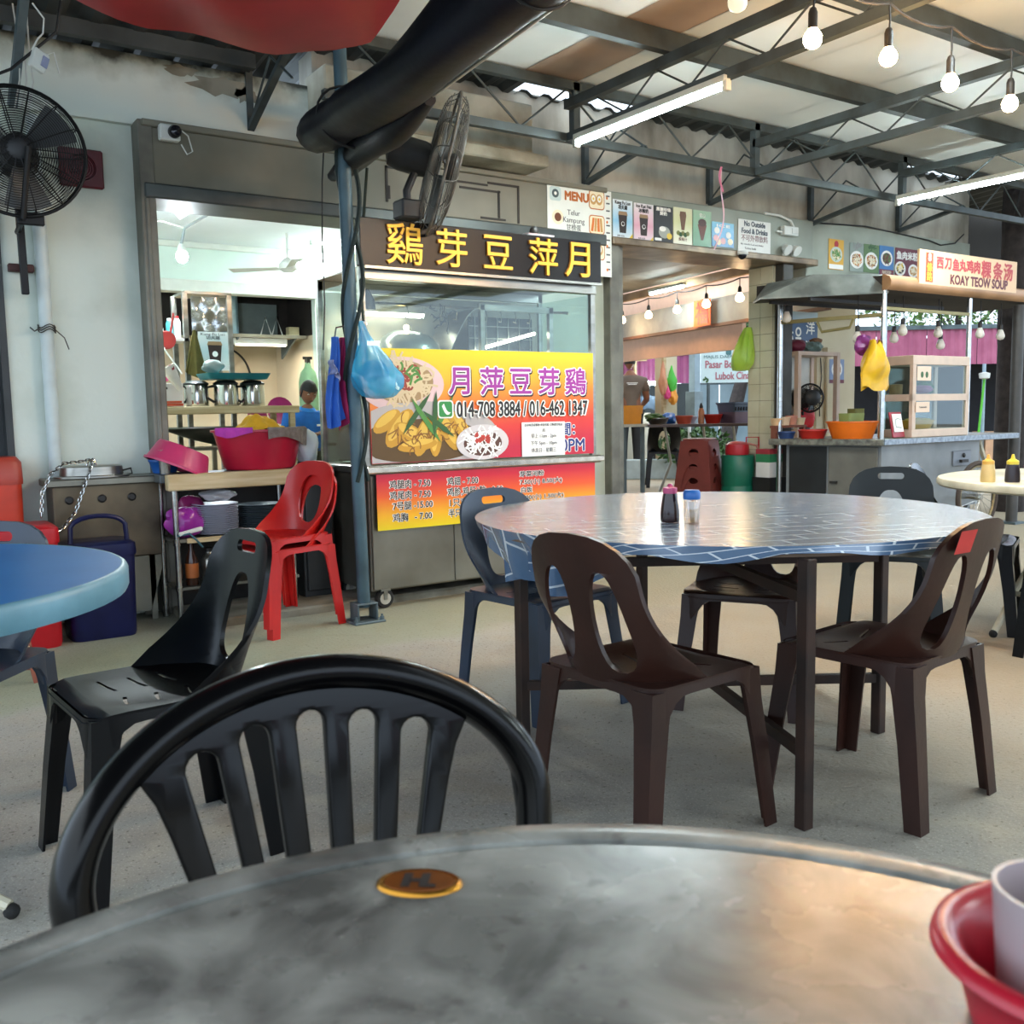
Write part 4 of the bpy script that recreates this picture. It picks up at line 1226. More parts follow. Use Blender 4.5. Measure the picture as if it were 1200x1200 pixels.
for i, (a, b, c_, d_) in enumerate(DR):
    t, F, w_, h_ = poster('drink_poster', DL[i], 'poster', a, b, c_, d_, yP - 0.002, DM[i], 'drink posters over the doorway')
    if HD[i]:
        text(HD[i], F, 0.034 if i < 2 else 0.03, K_BLACK if i < 2 else K_WHITE, t, 0, h_ * 0.36, bold=0.001, fit=min(w_ * 0.82, 0.15), res=2)
    if i < 2:
        cup(F, 0.0, -0.10, 0.055, 0.085, t, flat('iced_coffee', '#2e1f1a'), flat('cup_lid', '#9c7d5a'), K_WHITE)
        decal(ell(0, -0.034, 0.013, 0.013, 12), F, flat('iced_coffee', '#2e1f1a'), t, 'printed_logo', 0.003)
        text('RM 4.50', F, 0.02, K_INK, t, -0.02, -0.122, res=1)
        decal([(0.06, -0.137), (0.095, -0.137), (0.095, -0.10)], F, K_YELLOW, t, 'printed_corner')
    elif i == 2:
        decal(ell(0.01, -0.06, 0.06, 0.045, 18), F, flat('grey_pot', '#a5a79c'), t, 'printed_pot')
        decal(ell(-0.01, -0.035, 0.035, 0.02, 14), F, K_WHITE, t, 'printed_ice', 0.002)
        decal(ell(0.06, -0.085, 0.028, 0.024, 12), F, K_YELLOW, t, 'printed_lime', 0.002)
        decal(rrect(-0.09, -0.125, -0.02, -0.105, 0.004), F, K_WHITE, t, 'printed_price')
    elif i == 3:
        decal([(-0.015, -0.03), (0.015, -0.03), (0.035, 0.08), (0.03, 0.11), (-0.03, 0.11), (-0.035, 0.08)], F, flat('brown_tea', '#6e4a2e'), t, 'printed_glass')
        for k in range(5):
            decal(ell(-0.05 + 0.025 * k, -0.055 - 0.01 * (k % 2), 0.02, 0.018, 10), F, K_DGREEN if k % 2 else flat('olive', '#7c7f3a'), t, 'printed_lime', 0.002)
        text('酸梅汁', F, 0.03, K_BROWN, t, 0, -0.1, res=1)
    elif i == 4:
        decal([(-0.012, -0.09), (0.012, -0.09), (0.05, 0.03), (-0.05, 0.03)], F, flat('choc_cone', '#6b3b2e'), t, 'printed_cone')
        decal(ell(0, 0.045, 0.045, 0.03, 16), F, flat('choc', '#4b2b24'), t, 'printed_ice', 0.002)
        text('雪山', F, 0.034, K_WHITE, t, 0, 0.1, res=1)
    else:
        for k, (x, z, m_) in enumerate(((-0.07, 0.03, K_WHITE), (-0.08, -0.03, K_PINK), (-0.05, -0.06, K_CREAM), (0.0, -0.05, K_PINK), (0.06, 0.0, K_WHITE), (0.08, -0.05, K_CREAM))):
            decal(ell(x, z, 0.03, 0.026, 12), F, m_, t, 'printed_scoop', 0.0012 + 0.0003 * k)
t, F, w_, h_ = poster('food_notice', 'white notice on outside food and drinks at the right end of the lintel', 'notice', 6.07, 2.375, 6.46, 2.63, yP - 0.002, flat('notice_white', '#dfe0dc'))
text('No Outside\nFood & Drinks', F, 0.058, flat('notice_ink', '#3a4350'), t, 0, 0.068, bold=0.002, fit=0.31, res=2)
text('不可外帶飲料', F, 0.058, flat('notice_red', '#7d4a4c'), t, 0, -0.018, fit=0.32, res=2)
text('No outside food and drinks', F, 0.02, K_INK, t, -0.03, -0.068, fit=0.27, res=1)
text('Terima kasih', F, 0.026, K_INK, t, -0.05, -0.1, res=1)
t = thing('junction_box', 'white cable junction box with a grey conduit on the lintel', 'box', (6.67, yP, 2.575))
MB().b2((-0.09, -0.05, -0.035), (0.09, 0, 0.04)).build('case', M_WHT, t, bevel=0.006)
MB().b2((0.0, -0.056, -0.02), (0.08, -0.05, 0.025)).build('cover', mat('pale_cover', '#c9ccc8', 0.4), t, bevel=0.002)
MB().tube([(-0.09, -0.02, -0.01), (-0.16, -0.02, -0.01)], 0.008, 8).tube([(0.06, -0.02, 0.04), (0.02, -0.02, 0.09), (-0.12, -0.02, 0.12), (-0.3, -0.01, 0.125)], 0.01, 8).build('conduit', M_WHT, t)
t = thing('dome_camera', 'small white dome camera under the lintel soffit', 'camera', (6.05, YF - 0.15, 2.36))
MB().lathe([(0.045, 0.0), (0.05, -0.02), (0.045, -0.03)], 18).build('base', M_WHT, t)
MB().ball((0, 0, -0.03), 0.036).build('dome', mat('dark_lens', '#15161c', 0.1), t)
t = thing('spot_lamp', 'pair of small clip lamps on the lintel corner above the tiled pillar', 'lamp', (6.67, yP, 2.42))
for dx in (-0.06, 0.06):
    MB().lathe([(0.03, 0.0), (0.045, -0.05), (0.045, -0.055), (0.02, -0.055)], 14, (dx, -0.02, 0.02), Matrix.Rotation(-1.0, 3, 'X')).build('lamp_head', M_WHT, t)
    MB().tube([(dx, -0.01, 0.0), (dx, -0.005, -0.1)], 0.006, 6).build('arm', M_WHT, t)
# food posters on the wall to the right
WP = [(7.30, 2.32, 7.51, 2.585), (7.60, 2.32, 7.80, 2.575), (7.805, 2.325, 8.03, 2.58), (8.04, 2.32, 8.26, 2.585), (8.29, 2.32, 8.66, 2.585)]
WL = ['yellow food poster with one round soup bowl, leftmost above the stall canopy', 'grey food poster with a plate of fried noodles, second above the canopy', 'green food poster with a plate of fried noodles, third above the canopy', 'blue food poster with a bowl of dark noodles, fourth above the canopy', 'maroon fish noodle poster half behind the orange stall sign']
WM = [flat('wp_yellow', '#d9a636'), flat('wp_grey', '#8d9a90'), flat('wp_green', '#5d7c4a'), flat('wp_blue', '#3c79b4'), flat('wp_maroon', '#6b2434')]
for i, (a, b, c_, d_) in enumerate(WP):
    t, F, w_, h_ = poster('food_poster', WL[i], 'poster', a, b, c_, d_, YF - 0.027, WM[i], 'food posters above the stall canopy')
    if i == 0:
        decal(rrect(-w_ / 2 + 0.005, -h_ / 2 + 0.005, w_ / 2 - 0.005, -h_ / 2 + 0.045, 0.004), F, K_WHITE, t, 'printed_band')
        decal(ell(0, 0.09, 0.03, 0.03, 12), F, K_RED, t, 'printed_badge')
        dish(F, 0, 0.0, 0.085, t, flat('celadon', '#c4d3c6'), [flat('soup', '#b7a56a'), K_CREAM, K_GREEN], 30)
    elif i in (1, 2):
        dish(F, 0, -0.02, 0.098, t, K_WHITE, [K_TAN, K_ORANGE, K_BROWN, K_CREAM], 40 + i)
        strands(F, 0, 0.1, 0.07, 0.02, 14, K_DGREEN if i == 2 else K_GREY, t, 'printed_garnish', 0.0012, 44 + i, 0.5, 0.012)
    elif i == 3:
        dish(F, 0, 0.02, 0.09, t, K_WHITE, [flat('dark_noodle', '#3a3a20'), K_GREEN, K_BROWN], 50)
        decal(rrect(-w_ / 2, -h_ / 2, w_ / 2, -h_ / 2 + 0.05, 0.002), F, K_MAROON, t, 'printed_band')
        text('海鲜河粉', F, 0.036, K_CREAM, t, 0, -h_ / 2 + 0.024, res=1)
    else:
        text('鱼肉米粉', F, 0.08, K_WHITE, t, 0.0, 0.065, bold=0.003, fit=0.34, res=2)
        dish(F, -0.11, -0.06, 0.085, t, K_WHITE, [flat('dark_noodle', '#3a3a20'), K_YELLOW, K_CREAM], 60)
        dish(F, 0.1, -0.07, 0.08, t, K_WHITE, [K_TAN, K_CREAM], 63)
# ================================================================ CHAIRS
def chair_mats(key):
    if key == 'brown':
        return mat('brown_chair_plastic', '#351d16', 0.34, col2='#271510', scale=4, bump=0.04, bscale=60, spec=0.4)
    if key == 'blue':
        return mat('blue_black_chair_plastic', '#22344a', 0.34, col2='#182433', scale=4)
    if key == 'black':
        return mat('black_chair_plastic', '#0b0c0e', 0.25, var=0.3, scale=4, spec=0.25)
    if key == 'teal':
        return mat('dark_teal_chair_plastic', '#12191b', 0.34, col2='#0d1214', scale=4, spec=0.3)
    return mat('red_chair_plastic', '#c3211d', 0.3, col2='#ab1a19', scale=3)
SEATW, SEATZ = 0.205, 0.435
def chair_proto(name, label, key, slot=False, style='two', tall=0.375):
    """moulded plastic side chair, seat front towards +Y"""
    m = chair_mats(key)
    t = thing(name, label, 'chair')
    # seat: dished slab with slots
    hol = []
    for k in range(3):
        y = -0.07 + 0.075 * k
        for s in (-1, 1):
            hol.append([(s * (0.035 + 0.09 * u), y + 0.02 * u + d) for u, d in ((0, 0.005), (0.5, 0.007), (1, 0.004), (1, -0.004), (0.5, -0.003), (0, -0.005))][::s])
    def sfn(x, y, z):
        r = min(1, (x / 0.19) ** 2 + (y / 0.20) ** 2)
        return Vector((x, y, SEATZ + z - 0.016 * (1 - r) - (0.02 * max(0, (y - 0.14) / 0.07) ** 2)))
    cs = [-0.16 + 0.04 * k for k in range(9)]
    plate(rrect(-SEATW, -0.2, SEATW, 0.21, 0.05), hol, 0.006, sfn, cs, cs).build('seat', m, t, smooth=50)
    # apron with arched lower edge
    ring = rrect(-SEATW + 0.002, -0.198, SEATW - 0.002, 0.208, 0.05, 5)
    rr = []
    for (ax, ay), (bx__, by__) in zip(ring, ring[1:] + ring[:1]):
        k_ = max(1, int(math.hypot(bx__ - ax, by__ - ay) / 0.025))
        rr += [(ax + (bx__ - ax) * i / k_, ay + (by__ - ay) * i / k_) for i in range(k_)]
    rr.append(rr[0])
    top, bot = [], []
    for x, y in rr:
        e = min(abs(x) / 0.165, abs(y - 0.005) / 0.168, 1.0)
        dz = 0.026 + 0.08 * max(0, (e - 0.5) / 0.5) ** 2.4
        top.append(Vector((x, y, SEATZ - 0.004)))
        bot.append(Vector((x * 1.01, y * 1.01, SEATZ - dz)))
    inn = lambda L_: [Vector((v.x * 0.97, v.y * 0.97, v.z)) for v in L_]
    MB().loft([top, bot, inn(bot), inn(top)], caps=False, closed=False).build('apron', m, t, smooth=40)
    # backrest
    H = tall
    def hw(v):
        return 0.212 - 0.042 * (v / H) ** 2
    out = [(-0.205, -0.015)] + [(-hw(v), v) for v in [H * 0.12 * k for k in range(1, 6)]]
    for k in range(13):
        a = PI - PI * k / 12
        w = hw(H * 0.62)
        out.append((w * math.copysign(abs(math.cos(a)) ** 0.75, math.cos(a)), H * 0.62 + H * 0.38 * abs(math.sin(a)) ** 0.75))
    out += [(hw(v), v) for v in [H * 0.12 * k for k in range(5, 0, -1)]] + [(0.205, -0.015)]
    hol = []
    def hole(pts):
        hol.append(pts)
    if style == 'two':
        for s in (-1, 1):
            pts = []
            for k in range(26):
                a = 2 * PI * k / 26
                yy = math.sin(a)
                cx = s * (0.083 + 0.016 * (1 - yy) / 2)
                rx = 0.054 - 0.006 * yy
                pts.append((cx + rx * math.copysign(abs(math.cos(a)) ** 0.8, math.cos(a)), 0.155 * H / 0.375 + 0.130 * H / 0.375 * yy))
            hole(pts if s > 0 else pts)
    elif style == 'arch':
        pts = []
        for k in range(30):
            a = 2 * PI * k / 30
            yy = math.sin(a)
            rx = 0.085 - 0.030 * (yy + 1) / 2
            pts.append((rx * math.copysign(abs(math.cos(a)) ** 0.7, math.cos(a)), 0.145 + 0.115 * math.copysign(abs(yy) ** 0.8, yy)))
        hole(pts)
    else:
        hole([(x, 0.170 + y) for x, y in ell(0, 0, 0.088, 0.128, 28, 2.3)])
    if slot:
        hole(rrect(-0.06, H - 0.062, 0.06, H - 0.032, 0.014))
    def bfn(x, v, z):
        q = abs(x) / 0.205
        wrap = (0.03 + 0.15 * max(0, 1 - v / (H * 0.62)) ** 2) * q ** 3.4
        y = -0.195 - 0.26 * v + 0.10 * v * v + wrap
        return Vector((x * (1 - 0.02 * q), y - z, SEATZ + 0.985 * v + 0.0 * z))
    cu = [-0.195 + 0.026 * k for k in range(16)]
    cv = [H * k / 14 for k in range(1, 14)]
    plate(out, hol, 0.013, bfn, cu, cv).build('backrest', m, t, smooth=55)
    # legs: tapering angle sections
    for sx in (-1, 1):
        for sy in (-1, 1):
            rings = []
            for z, f, sp in ((SEATZ - 0.008, 0.074, 0.0), (SEATZ - 0.09, 0.060, 0.004), (0.22, 0.053, 0.016), (0.0, 0.046, 0.034)):
                cx, cy = sx * (SEATW - 0.003 + sp * (0.55 if sy < 0 else 0.9)), sy * (0.202 + sp * 1.2)
                th = 0.007
                L_ = [(0, 0), (-f, 0), (-f, -th), (-th, -th), (-th, -f), (0, -f)]
                rings.append([Vector((cx + sx * a, cy + sy * b, z)) for a, b in L_])
            MB().loft(rings).build('leg', m, t, smooth=25)
    return t
brown = chair_proto('plastic_chair', 'brown plastic chair seen from behind at the left front of the cloth covered table', 'brown')
def put(o, loc, deg):
    o.matrix_basis = Matrix.Translation(loc) @ Matrix.Rotation(math.radians(deg), 4, 'Z')
GC = 'plastic side chairs'
put(brown, (1.70, 1.86, 0), -86)
brown['group'] = GC
b2_ = copy_tree(brown, (2.37, 1.63, 0), math.radians(6), 'brown plastic chair with torn red sticker, right front of the cloth covered table', GC)
low = chair_proto('plastic_chair', 'brown plastic chair pushed right under the cloth covered table from behind', 'brown', tall=0.275)
put(low, (2.74, 2.45, 0), 121)
low['group'] = GC
blue = chair_proto('plastic_chair', 'blue black plastic chair with handle slot at the left end of the cloth covered table', 'blue', True, 'arch')
put(blue, (2.10, 2.90, 0), 187)
blue['group'] = GC
teal = chair_proto('plastic_chair', 'dark teal plastic chair with handle slot behind the right end of the cloth covered table', 'teal', True, 'arch')
put(teal, (3.93, 2.66, 0), 125)
teal['group'] = GC
# brown stickers
MB().grid(lambda u, v: b2_.matrix_basis.inverted() @ (b2_.matrix_basis @ Vector((-0.075 - 0.075 * u, -0.279 + 0.006 * u - 0.018 * v, 0.725 + 0.06 * v))), 4, 3).build('sticker', mat('torn_red_sticker', '#c02a2a', 0.5, var=0.2), b2_)['label'] = 'torn red and white sticker'
MB().grid(lambda u, v: Vector((-0.10 - 0.02 * u, -0.276 - 0.012 * v, 0.745 + 0.032 * v)), 2, 2).build('sticker', mat('paper_white', '#dcdad2', 0.7), b2_)
blk = chair_proto('plastic_chair', 'glossy black plastic chair behind the fan backed chair, turned sideways', 'black', True, 'arch')
put(blk, (0.58, 2.47, 0), 94)
blk['group'] = GC
bl2 = copy_tree(blue, (0.16, 3.02, 0), math.radians(141), 'blue black plastic chair pulled up behind the blue round table', GC)
fch = copy_tree(blk, (4.56, 2.64, 0), math.radians(-156), 'black plastic chair beside the crossed tube legs of the white table', GC)
copy_tree(blk, (4.35, 1.95, 0), math.radians(-90), 'black plastic chair at the right edge, only a front leg in view', GC)
# two red chairs, nested
red = chair_proto('plastic_chair', 'upper red plastic chair of the nested pair against the work table', 'red', False, 'one')
put(red, (1.785, 4.80, 0.055), 107)
red['group'] = 'nested red chairs'
red2 = copy_tree(red, (1.80, 4.80, 0.0), math.radians(107), 'lower red plastic chair of the nested pair against the work table', 'nested red chairs')

# ---------------------------------------------------------------- foreground chair with slatted fan back
M_FB = mat('glossy_black_plastic', '#060607', 0.2, var=0.3, scale=4, spec=0.25)
t = thing('fan_back_chair', 'glossy black plastic chair with slatted fan back tucked against the grey table', 'chair', (0.353, 0.60, 0), PI - 0.058)
# local: back plane at y = -0.224, x runs to the viewer's left
def bk(u, z, off=0.0):
    q = min(1.0, abs(u) / 0.257)
    return Vector((-u, -0.224 - 0.05 * (1 - q * q) - 0.196 * (z - 0.45) + off, z))
arc = []
for k in range(9):
    z = 0.44 + 0.24 * k / 9
    arc.append((-0.257 + 0.035 * (1 - k / 9) ** 1.5, z))
for k in range(41):
    a = PI - PI * k / 40
    c_, s_ = math.cos(a), math.sin(a)
    arc.append((0.257 * math.copysign(abs(c_) ** (2 / 1.95), c_), 0.68 + 0.166 * abs(s_) ** (2 / 1.95)))
for k in range(8, -1, -1):
    z = 0.44 + 0.24 * k / 9
    arc.append((0.257 - 0.035 * (1 - k / 9) ** 1.5, z))
rim_c = []
cen = (0, 0.62)
for u, z in arc:
    d = Vector((u, z)) - Vector(cen)
    d.normalize()
    rim_c.append(bk(u - d.x * 0.018, z - d.y * 0.018))
MB().tube(rim_c, [0.019] * len(rim_c), 14, sq=1.25).build('rim', M_FB, t, smooth=70)
inner = []
for u, z in arc:
    d = Vector((u, z)) - Vector(cen)
    d.normalize()
    inner.append((u - d.x * 0.022, z - d.y * 0.022))
def slotpoly(ut, zt, wt, ub, zb, wb):
    pts = []
    for k in range(9):
        a = PI - PI * k / 8
        pts.append((ut + wt / 2 * math.cos(a), zt - wt / 2 + wt / 2 * math.sin(a)))
    for k in range(5):
        a = -PI * k / 4
        pts.append((ub + wb / 2 * math.cos(a), zb + wb / 2 + wb / 2 * math.sin(a)))
    return pts
sl = [slotpoly(-0.112, 0.774, 0.034, -0.070, 0.50, 0.014), slotpoly(-0.057, 0.788, 0.032, -0.036, 0.50, 0.014), slotpoly(0.003, 0.792, 0.031, 0.0, 0.50, 0.014), slotpoly(0.060, 0.784, 0.032, 0.036, 0.50, 0.014), slotpoly(0.117, 0.768, 0.034, 0.070, 0.50, 0.014)]
for s in (-1, 1):
    big = [(-0.105, 0.50), (-0.125, 0.62), (-0.148, 0.70), (-0.160, 0.735), (-0.174, 0.760), (-0.188, 0.770), (-0.202, 0.764), (-0.212, 0.745), (-0.219, 0.705), (-0.221, 0.64), (-0.214, 0.56), (-0.20, 0.505), (-0.18, 0.492), (-0.12, 0.49)]
    sl.append([(a * -s, b) for a, b in big])
out_ = [p for p in inner if p[1] > 0.46]
cu = [-0.23 + 0.02 * k for k in range(24)]
cv = [0.48 + 0.025 * k for k in range(14)]
plate([(a, b) for a, b in out_] , sl, 0.014, lambda x, v, z: bk(x, v, z), cu, cv, bev=0.003).build('slatted_back', M_FB, t, smooth=60)
def sfn(x, y, z):
    r = min(1, (x / 0.2) ** 2 + (y / 0.21) ** 2)
    return Vector((x, y, 0.44 + z - 0.015 * (1 - r)))
plate(rrect(-0.225, -0.215, 0.225, 0.22, 0.07), [], 0.02, sfn, [-0.15, -0.05, 0.05, 0.15], [-0.15, -0.05, 0.05, 0.15], bev=0.004).build('seat', M_FB, t, smooth=50)
for sx in (-1, 1):
    for sy in (-1, 1):
        rings = []
        for z, f, sp in ((0.435, 0.075, 0.0), (0.3, 0.06, 0.01), (0.0, 0.045, 0.04)):
            cx, cy = sx * (0.215 + sp), sy * (0.20 + sp)
            rings.append([Vector((cx + sx * a, cy + sy * b, z)) for a, b in ((0, 0), (-f, 0), (-f, -0.01), (-0.01, -0.01), (-0.01, -f), (0, -f))])
        MB().loft(rings).build('leg', M_FB, t, smooth=25)

# ================================================================ TABLES
def table_mat():
    m = bpy.data.materials.new('mottled_grey_laminate')
    m.use_nodes = True
    t_ = m.node_tree
    b = t_.nodes['Principled BSDF']
    co = t_.nodes.new('ShaderNodeTexCoord')
    def nz(sc, d, ds=0.0):
        n = t_.nodes.new('ShaderNodeTexNoise')
        n.inputs['Scale'].default_value = sc
        n.inputs['Detail'].default_value = d
        n.inputs['Distortion'].default_value = ds
        t_.links.new(co.outputs['Object'], n.inputs['Vector'])
        return n
    n = nz(11, 8, 0.6)
    r = t_.nodes.new('ShaderNodeValToRGB')
    r.color_ramp.elements[0].position, r.color_ramp.elements[0].color = 0.34, hx('#50514e')
    r.color_ramp.elements[1].position, r.color_ramp.elements[1].color = 0.68, hx('#9c9d97')
    t_.links.new(n.outputs['Fac'], r.inputs[0])
    n2 = nz(38, 2)
    r2 = t_.nodes.new('ShaderNodeValToRGB')
    r2.color_ramp.elements[0].position, r2.color_ramp.elements[0].color = 0.66, (0, 0, 0, 1)
    r2.color_ramp.elements[1].position, r2.color_ramp.elements[1].color = 0.75, (0.5, 0.5, 0.5, 1)
    t_.links.new(n2.outputs['Fac'], r2.inputs[0])
    mx = t_.nodes.new('ShaderNodeMixRGB')
    mx.inputs[2].default_value = hx('#3a3733')
    t_.links.new(r2.outputs[0], mx.inputs[0])
    t_.links.new(r.outputs[0], mx.inputs[1])
    t_.links.new(mx.outputs[0], b.inputs['Base Color'])
    n3 = nz(14, 5)
    mr = t_.nodes.new('ShaderNodeMapRange')
    mr.inputs[3].default_value = 0.2
    mr.inputs[4].default_value = 0.34
    b.inputs['Specular IOR Level'].default_value = 0.4
    t_.links.new(n3.outputs['Fac'], mr.inputs[0])
    t_.links.new(mr.outputs[0], b.inputs['Roughness'])
    return m
t = thing('round_table', 'grey mottled round table filling the foreground with an oval brass badge', 'table', (0.19, 0.20, 0))
M_GT = table_mat()
R_ = 0.525
MB().lathe([(0.001, 0.748), (0.480, 0.748), (0.483, 0.7445), (0.487, 0.7445), (0.490, 0.748), (0.50, 0.7495), (0.517, 0.7495), (0.524, 0.744), (0.526, 0.735), (0.522, 0.722), (0.50, 0.718), (0.001, 0.718)], 96, caps=False).build('table_top', M_GT, t, smooth=40)
MB().tube([(0, 0, 0.718), (0, 0, 0.06)], 0.035, 16).build('column', M_STEELP, t)
for k in range(4):
    a = PI / 4 + PI / 2 * k
    MB().beam((0.03 * math.cos(a), 0.03 * math.sin(a), 0.05), (0.36 * math.cos(a), 0.36 * math.sin(a), 0.02), 0.05, 0.035).build('foot', M_STEELP, t, bevel=0.004)
bp = Vector((0.327, 0.612, 0.7485)) - Vector((0.19, 0.20, 0))
ang = math.atan2(-0.04, 0.05)
MB().lathe([(0.001, 0.0025), (0.026, 0.0025), (0.030, 0.0032), (0.032, 0.002), (0.033, 0.0)], 40, bp, Matrix.Rotation(ang, 3, 'Z'), caps=False, sy=0.62).build('badge', mat('brass_badge_rim', '#b07a2a', 0.25, metal=0.9), t)
MB().lathe([(0.001, 0.0030), (0.0265, 0.0030), (0.027, 0.002)], 40, bp, Matrix.Rotation(ang, 3, 'Z'), caps=False, sy=0.60).build('badge_face', mat('amber_badge_face', '#8a4d14', 0.3, metal=0.5, var=0.2), t)
Mb = Matrix.Translation(bp + Vector((0.19, 0.20, 0.0032))) @ Matrix.Rotation(ang, 4, 'Z')
mb = MB()
for x0, x1, y0, y1 in ((-0.0125, -0.006, -0.010, 0.010), (0.001, 0.0075, -0.010, 0.010), (-0.007, 0.002, -0.002, 0.002), (0.0065, 0.0135, -0.010, -0.006)):
    mb.add([Mb @ Vector((a, b, h)) for h in (0, 0.0006) for a, b in ((x0, y0), (x1, y0), (x1, y1), (x0, y1))], [(0, 1, 2, 3), (4, 5, 6, 7), (0, 1, 5, 4), (1, 2, 6, 5), (2, 3, 7, 6), (3, 0, 4, 7)])
mb.build('badge_mark', K_BLACK, t, w=True, smooth=0)
# red holder with a grey cup standing on the table
t = thing('red_basket', 'red plastic bowl at the bottom right corner of the grey table', 'bowl', (0.544, 0.237, 0.7485))
MB().lathe([(0.001, 0.003), (0.052, 0.003), (0.058, 0.022), (0.066, 0.046), (0.074, 0.053), (0.081, 0.051), (0.083, 0.045), (0.079, 0.041), (0.070, 0.037), (0.064, 0.015), (0.060, 0.0), (0.001, 0.0)], 48, caps=False).build('bowl', mat('red_glossy_plastic', '#c01f33', 0.28, var=0.12), t, smooth=60)
t2 = thing('grey_tumbler', 'frosted grey tumbler standing in the red bowl', 'cup', (0.537, 0.243, 0.7525))
MB().lathe([(0.001, 0.002), (0.034, 0.002), (0.041, 0.078), (0.044, 0.078), (0.037, 0.0), (0.001, 0.0)], 32, caps=False, M=Matrix.Rotation(0.04, 3, 'Y')).build('cup', mat('frosted_pink_grey', '#a99a9c', 0.35, var=0.05), t2, smooth=60)

# ---- large table under a plaid vinyl cloth
def plaid():
    m = bpy.data.materials.new('plaid_vinyl_cloth')
    m.use_nodes = True
    t_ = m.node_tree
    b = t_.nodes['Principled BSDF']
    co = t_.nodes.new('ShaderNodeTexCoord')
    mp = t_.nodes.new('ShaderNodeMapping')
    mp.inputs['Rotation'].default_value = (0, 0, 0.35)
    t_.links.new(co.outputs['UV'], mp.inputs[0])
    br = t_.nodes.new('ShaderNodeTexBrick')
    br.inputs['Scale'].default_value = 1.0
    br.inputs['Mortar Size'].default_value = 0.005
    br.inputs['Brick Width'].default_value = 0.17
    br.inputs['Row Height'].default_value = 0.085
    br.inputs['Color1'].default_value = hx('#3c5a7b')
    br.inputs['Color2'].default_value = hx('#4d6b8b')
    br.inputs['Mortar'].default_value = hx('#c3ced6')
    t_.links.new(mp.outputs[0], br.inputs['Vector'])
    t_.links.new(br.outputs['Color'], b.inputs['Base Color'])
    n = t_.nodes.new('ShaderNodeTexNoise')
    n.inputs['Scale'].default_value = 9
    t_.links.new(co.outputs['Object'], n.inputs['Vector'])
    mr = t_.nodes.new('ShaderNodeMapRange')
    mr.inputs[3].default_value = 0.12
    mr.inputs[4].default_value = 0.3
    t_.links.new(n.outputs['Fac'], mr.inputs[0])
    t_.links.new(mr.outputs[0], b.inputs['Roughness'])
    b.inputs['Coat Weight'].default_value = 1.0
    b.inputs['Coat Roughness'].default_value = 0.27
    b.inputs['Coat IOR'].default_value = 1.8
    bp = t_.nodes.new('ShaderNodeBump')
    bp.inputs['Strength'].default_value = 0.06
    n2 = t_.nodes.new('ShaderNodeTexNoise')
    n2.inputs['Scale'].default_value = 5
    t_.links.new(co.outputs['Object'], n2.inputs['Vector'])
    t_.links.new(n2.outputs['Fac'], bp.inputs['Height'])
    t_.links.new(bp.outputs[0], b.inputs['Normal'])
    return m
M_PLAID = plaid()
TC = Vector((2.43, 2.30, 0))
t = thing('dining_table', 'large round table on a rusty brown square tube frame', 'table', TC)
M_RUST = mat('rusty_brown_frame', '#38241a', 0.55, metal=0.3, col2='#221813', scale=8)
MB().lathe([(0.001, 0.742), (0.82, 0.742), (0.822, 0.73), (0.82, 0.715), (0.001, 0.715)], 64, caps=False).build('table_top', mat('worn_plywood', '#5d4a3a', 0.7), t, smooth=40)
lg = [Vector(p) - TC for p in ((1.79, 2.58, 0), (1.985, 1.58, 0), (2.79, 1.92, 0), (2.63, 2.92, 0))]
for p in lg:
    MB().beam(p, p + Vector((0, 0, 0.715)), 0.036).build('leg', M_RUST, t, bevel=0.003)
for z in (0.19, 0.60):
    for a, b in ((0, 2), (1, 3)):
        MB().beam(lg[a] + Vector((0, 0, z + 0.012 * a)), lg[b] + Vector((0, 0, z + 0.012 * a)), 0.024, 0.03).build('cross_rail', M_RUST, t, smooth=0)
# cloth: flat top, short drop, gathered fold hanging at the left
RC = 0.832
def cloth(u, v):
    a = 2 * PI * u
    if v < 0.6:
        r = RC * v / 0.6
        return Vector((r * math.cos(a), r * math.sin(a), 0.7465))
    q = (v - 0.6) / 0.4
    dl = abs((a - math.radians(180) + PI) % (2 * PI) - PI)
    bun = math.exp(-(dl / 0.26) ** 2)
    drop = 0.03 + 0.010 * math.sin(7 * a) + 0.008 * math.sin(13 * a + 1)
    drop = max(0.02, drop)
    rr = RC + 0.006 + 0.006 * math.sin(9 * a) * q
    tuck = 0.0
    if bun > 0.02:
        drop = drop + 0.14 * bun
        rr = rr - q * (0.10 * bun) + q * bun * 0.03 * math.sin(34 * a)
    return Vector((rr * math.cos(a), rr * math.sin(a), 0.7465 - drop * q))
mb = MB()
NU, NV = 180, 20
mb.grid(cloth, NU, NV)
lay = [(i / NU, j / NV) for j in range(NV + 1) for i in range(NU + 1)]
me = bpy.data.meshes.new('tablecloth')
me.from_pydata([tuple(v) for v in mb.v], [], mb.f)
uv = me.uv_layers.new(name='UVMap')
for lp in me.loops:
    u_, v_ = lay[lp.vertex_index]
    a = 2 * PI * u_
    r = RC * v_ / 0.6 if v_ < 0.6 else RC + (v_ - 0.6) / 0.4 * 0.18
    uv.data[lp.index].uv = (r * math.cos(a) + 3, r * math.sin(a) + 3)
o = finish(me, 'tablecloth', M_PLAID, None, 60)
o.matrix_basis = Matrix.Translation(TC)
o.location = TC
tag(o, 'blue vinyl tablecloth with white grid lines on the large round table', 'tablecloth')
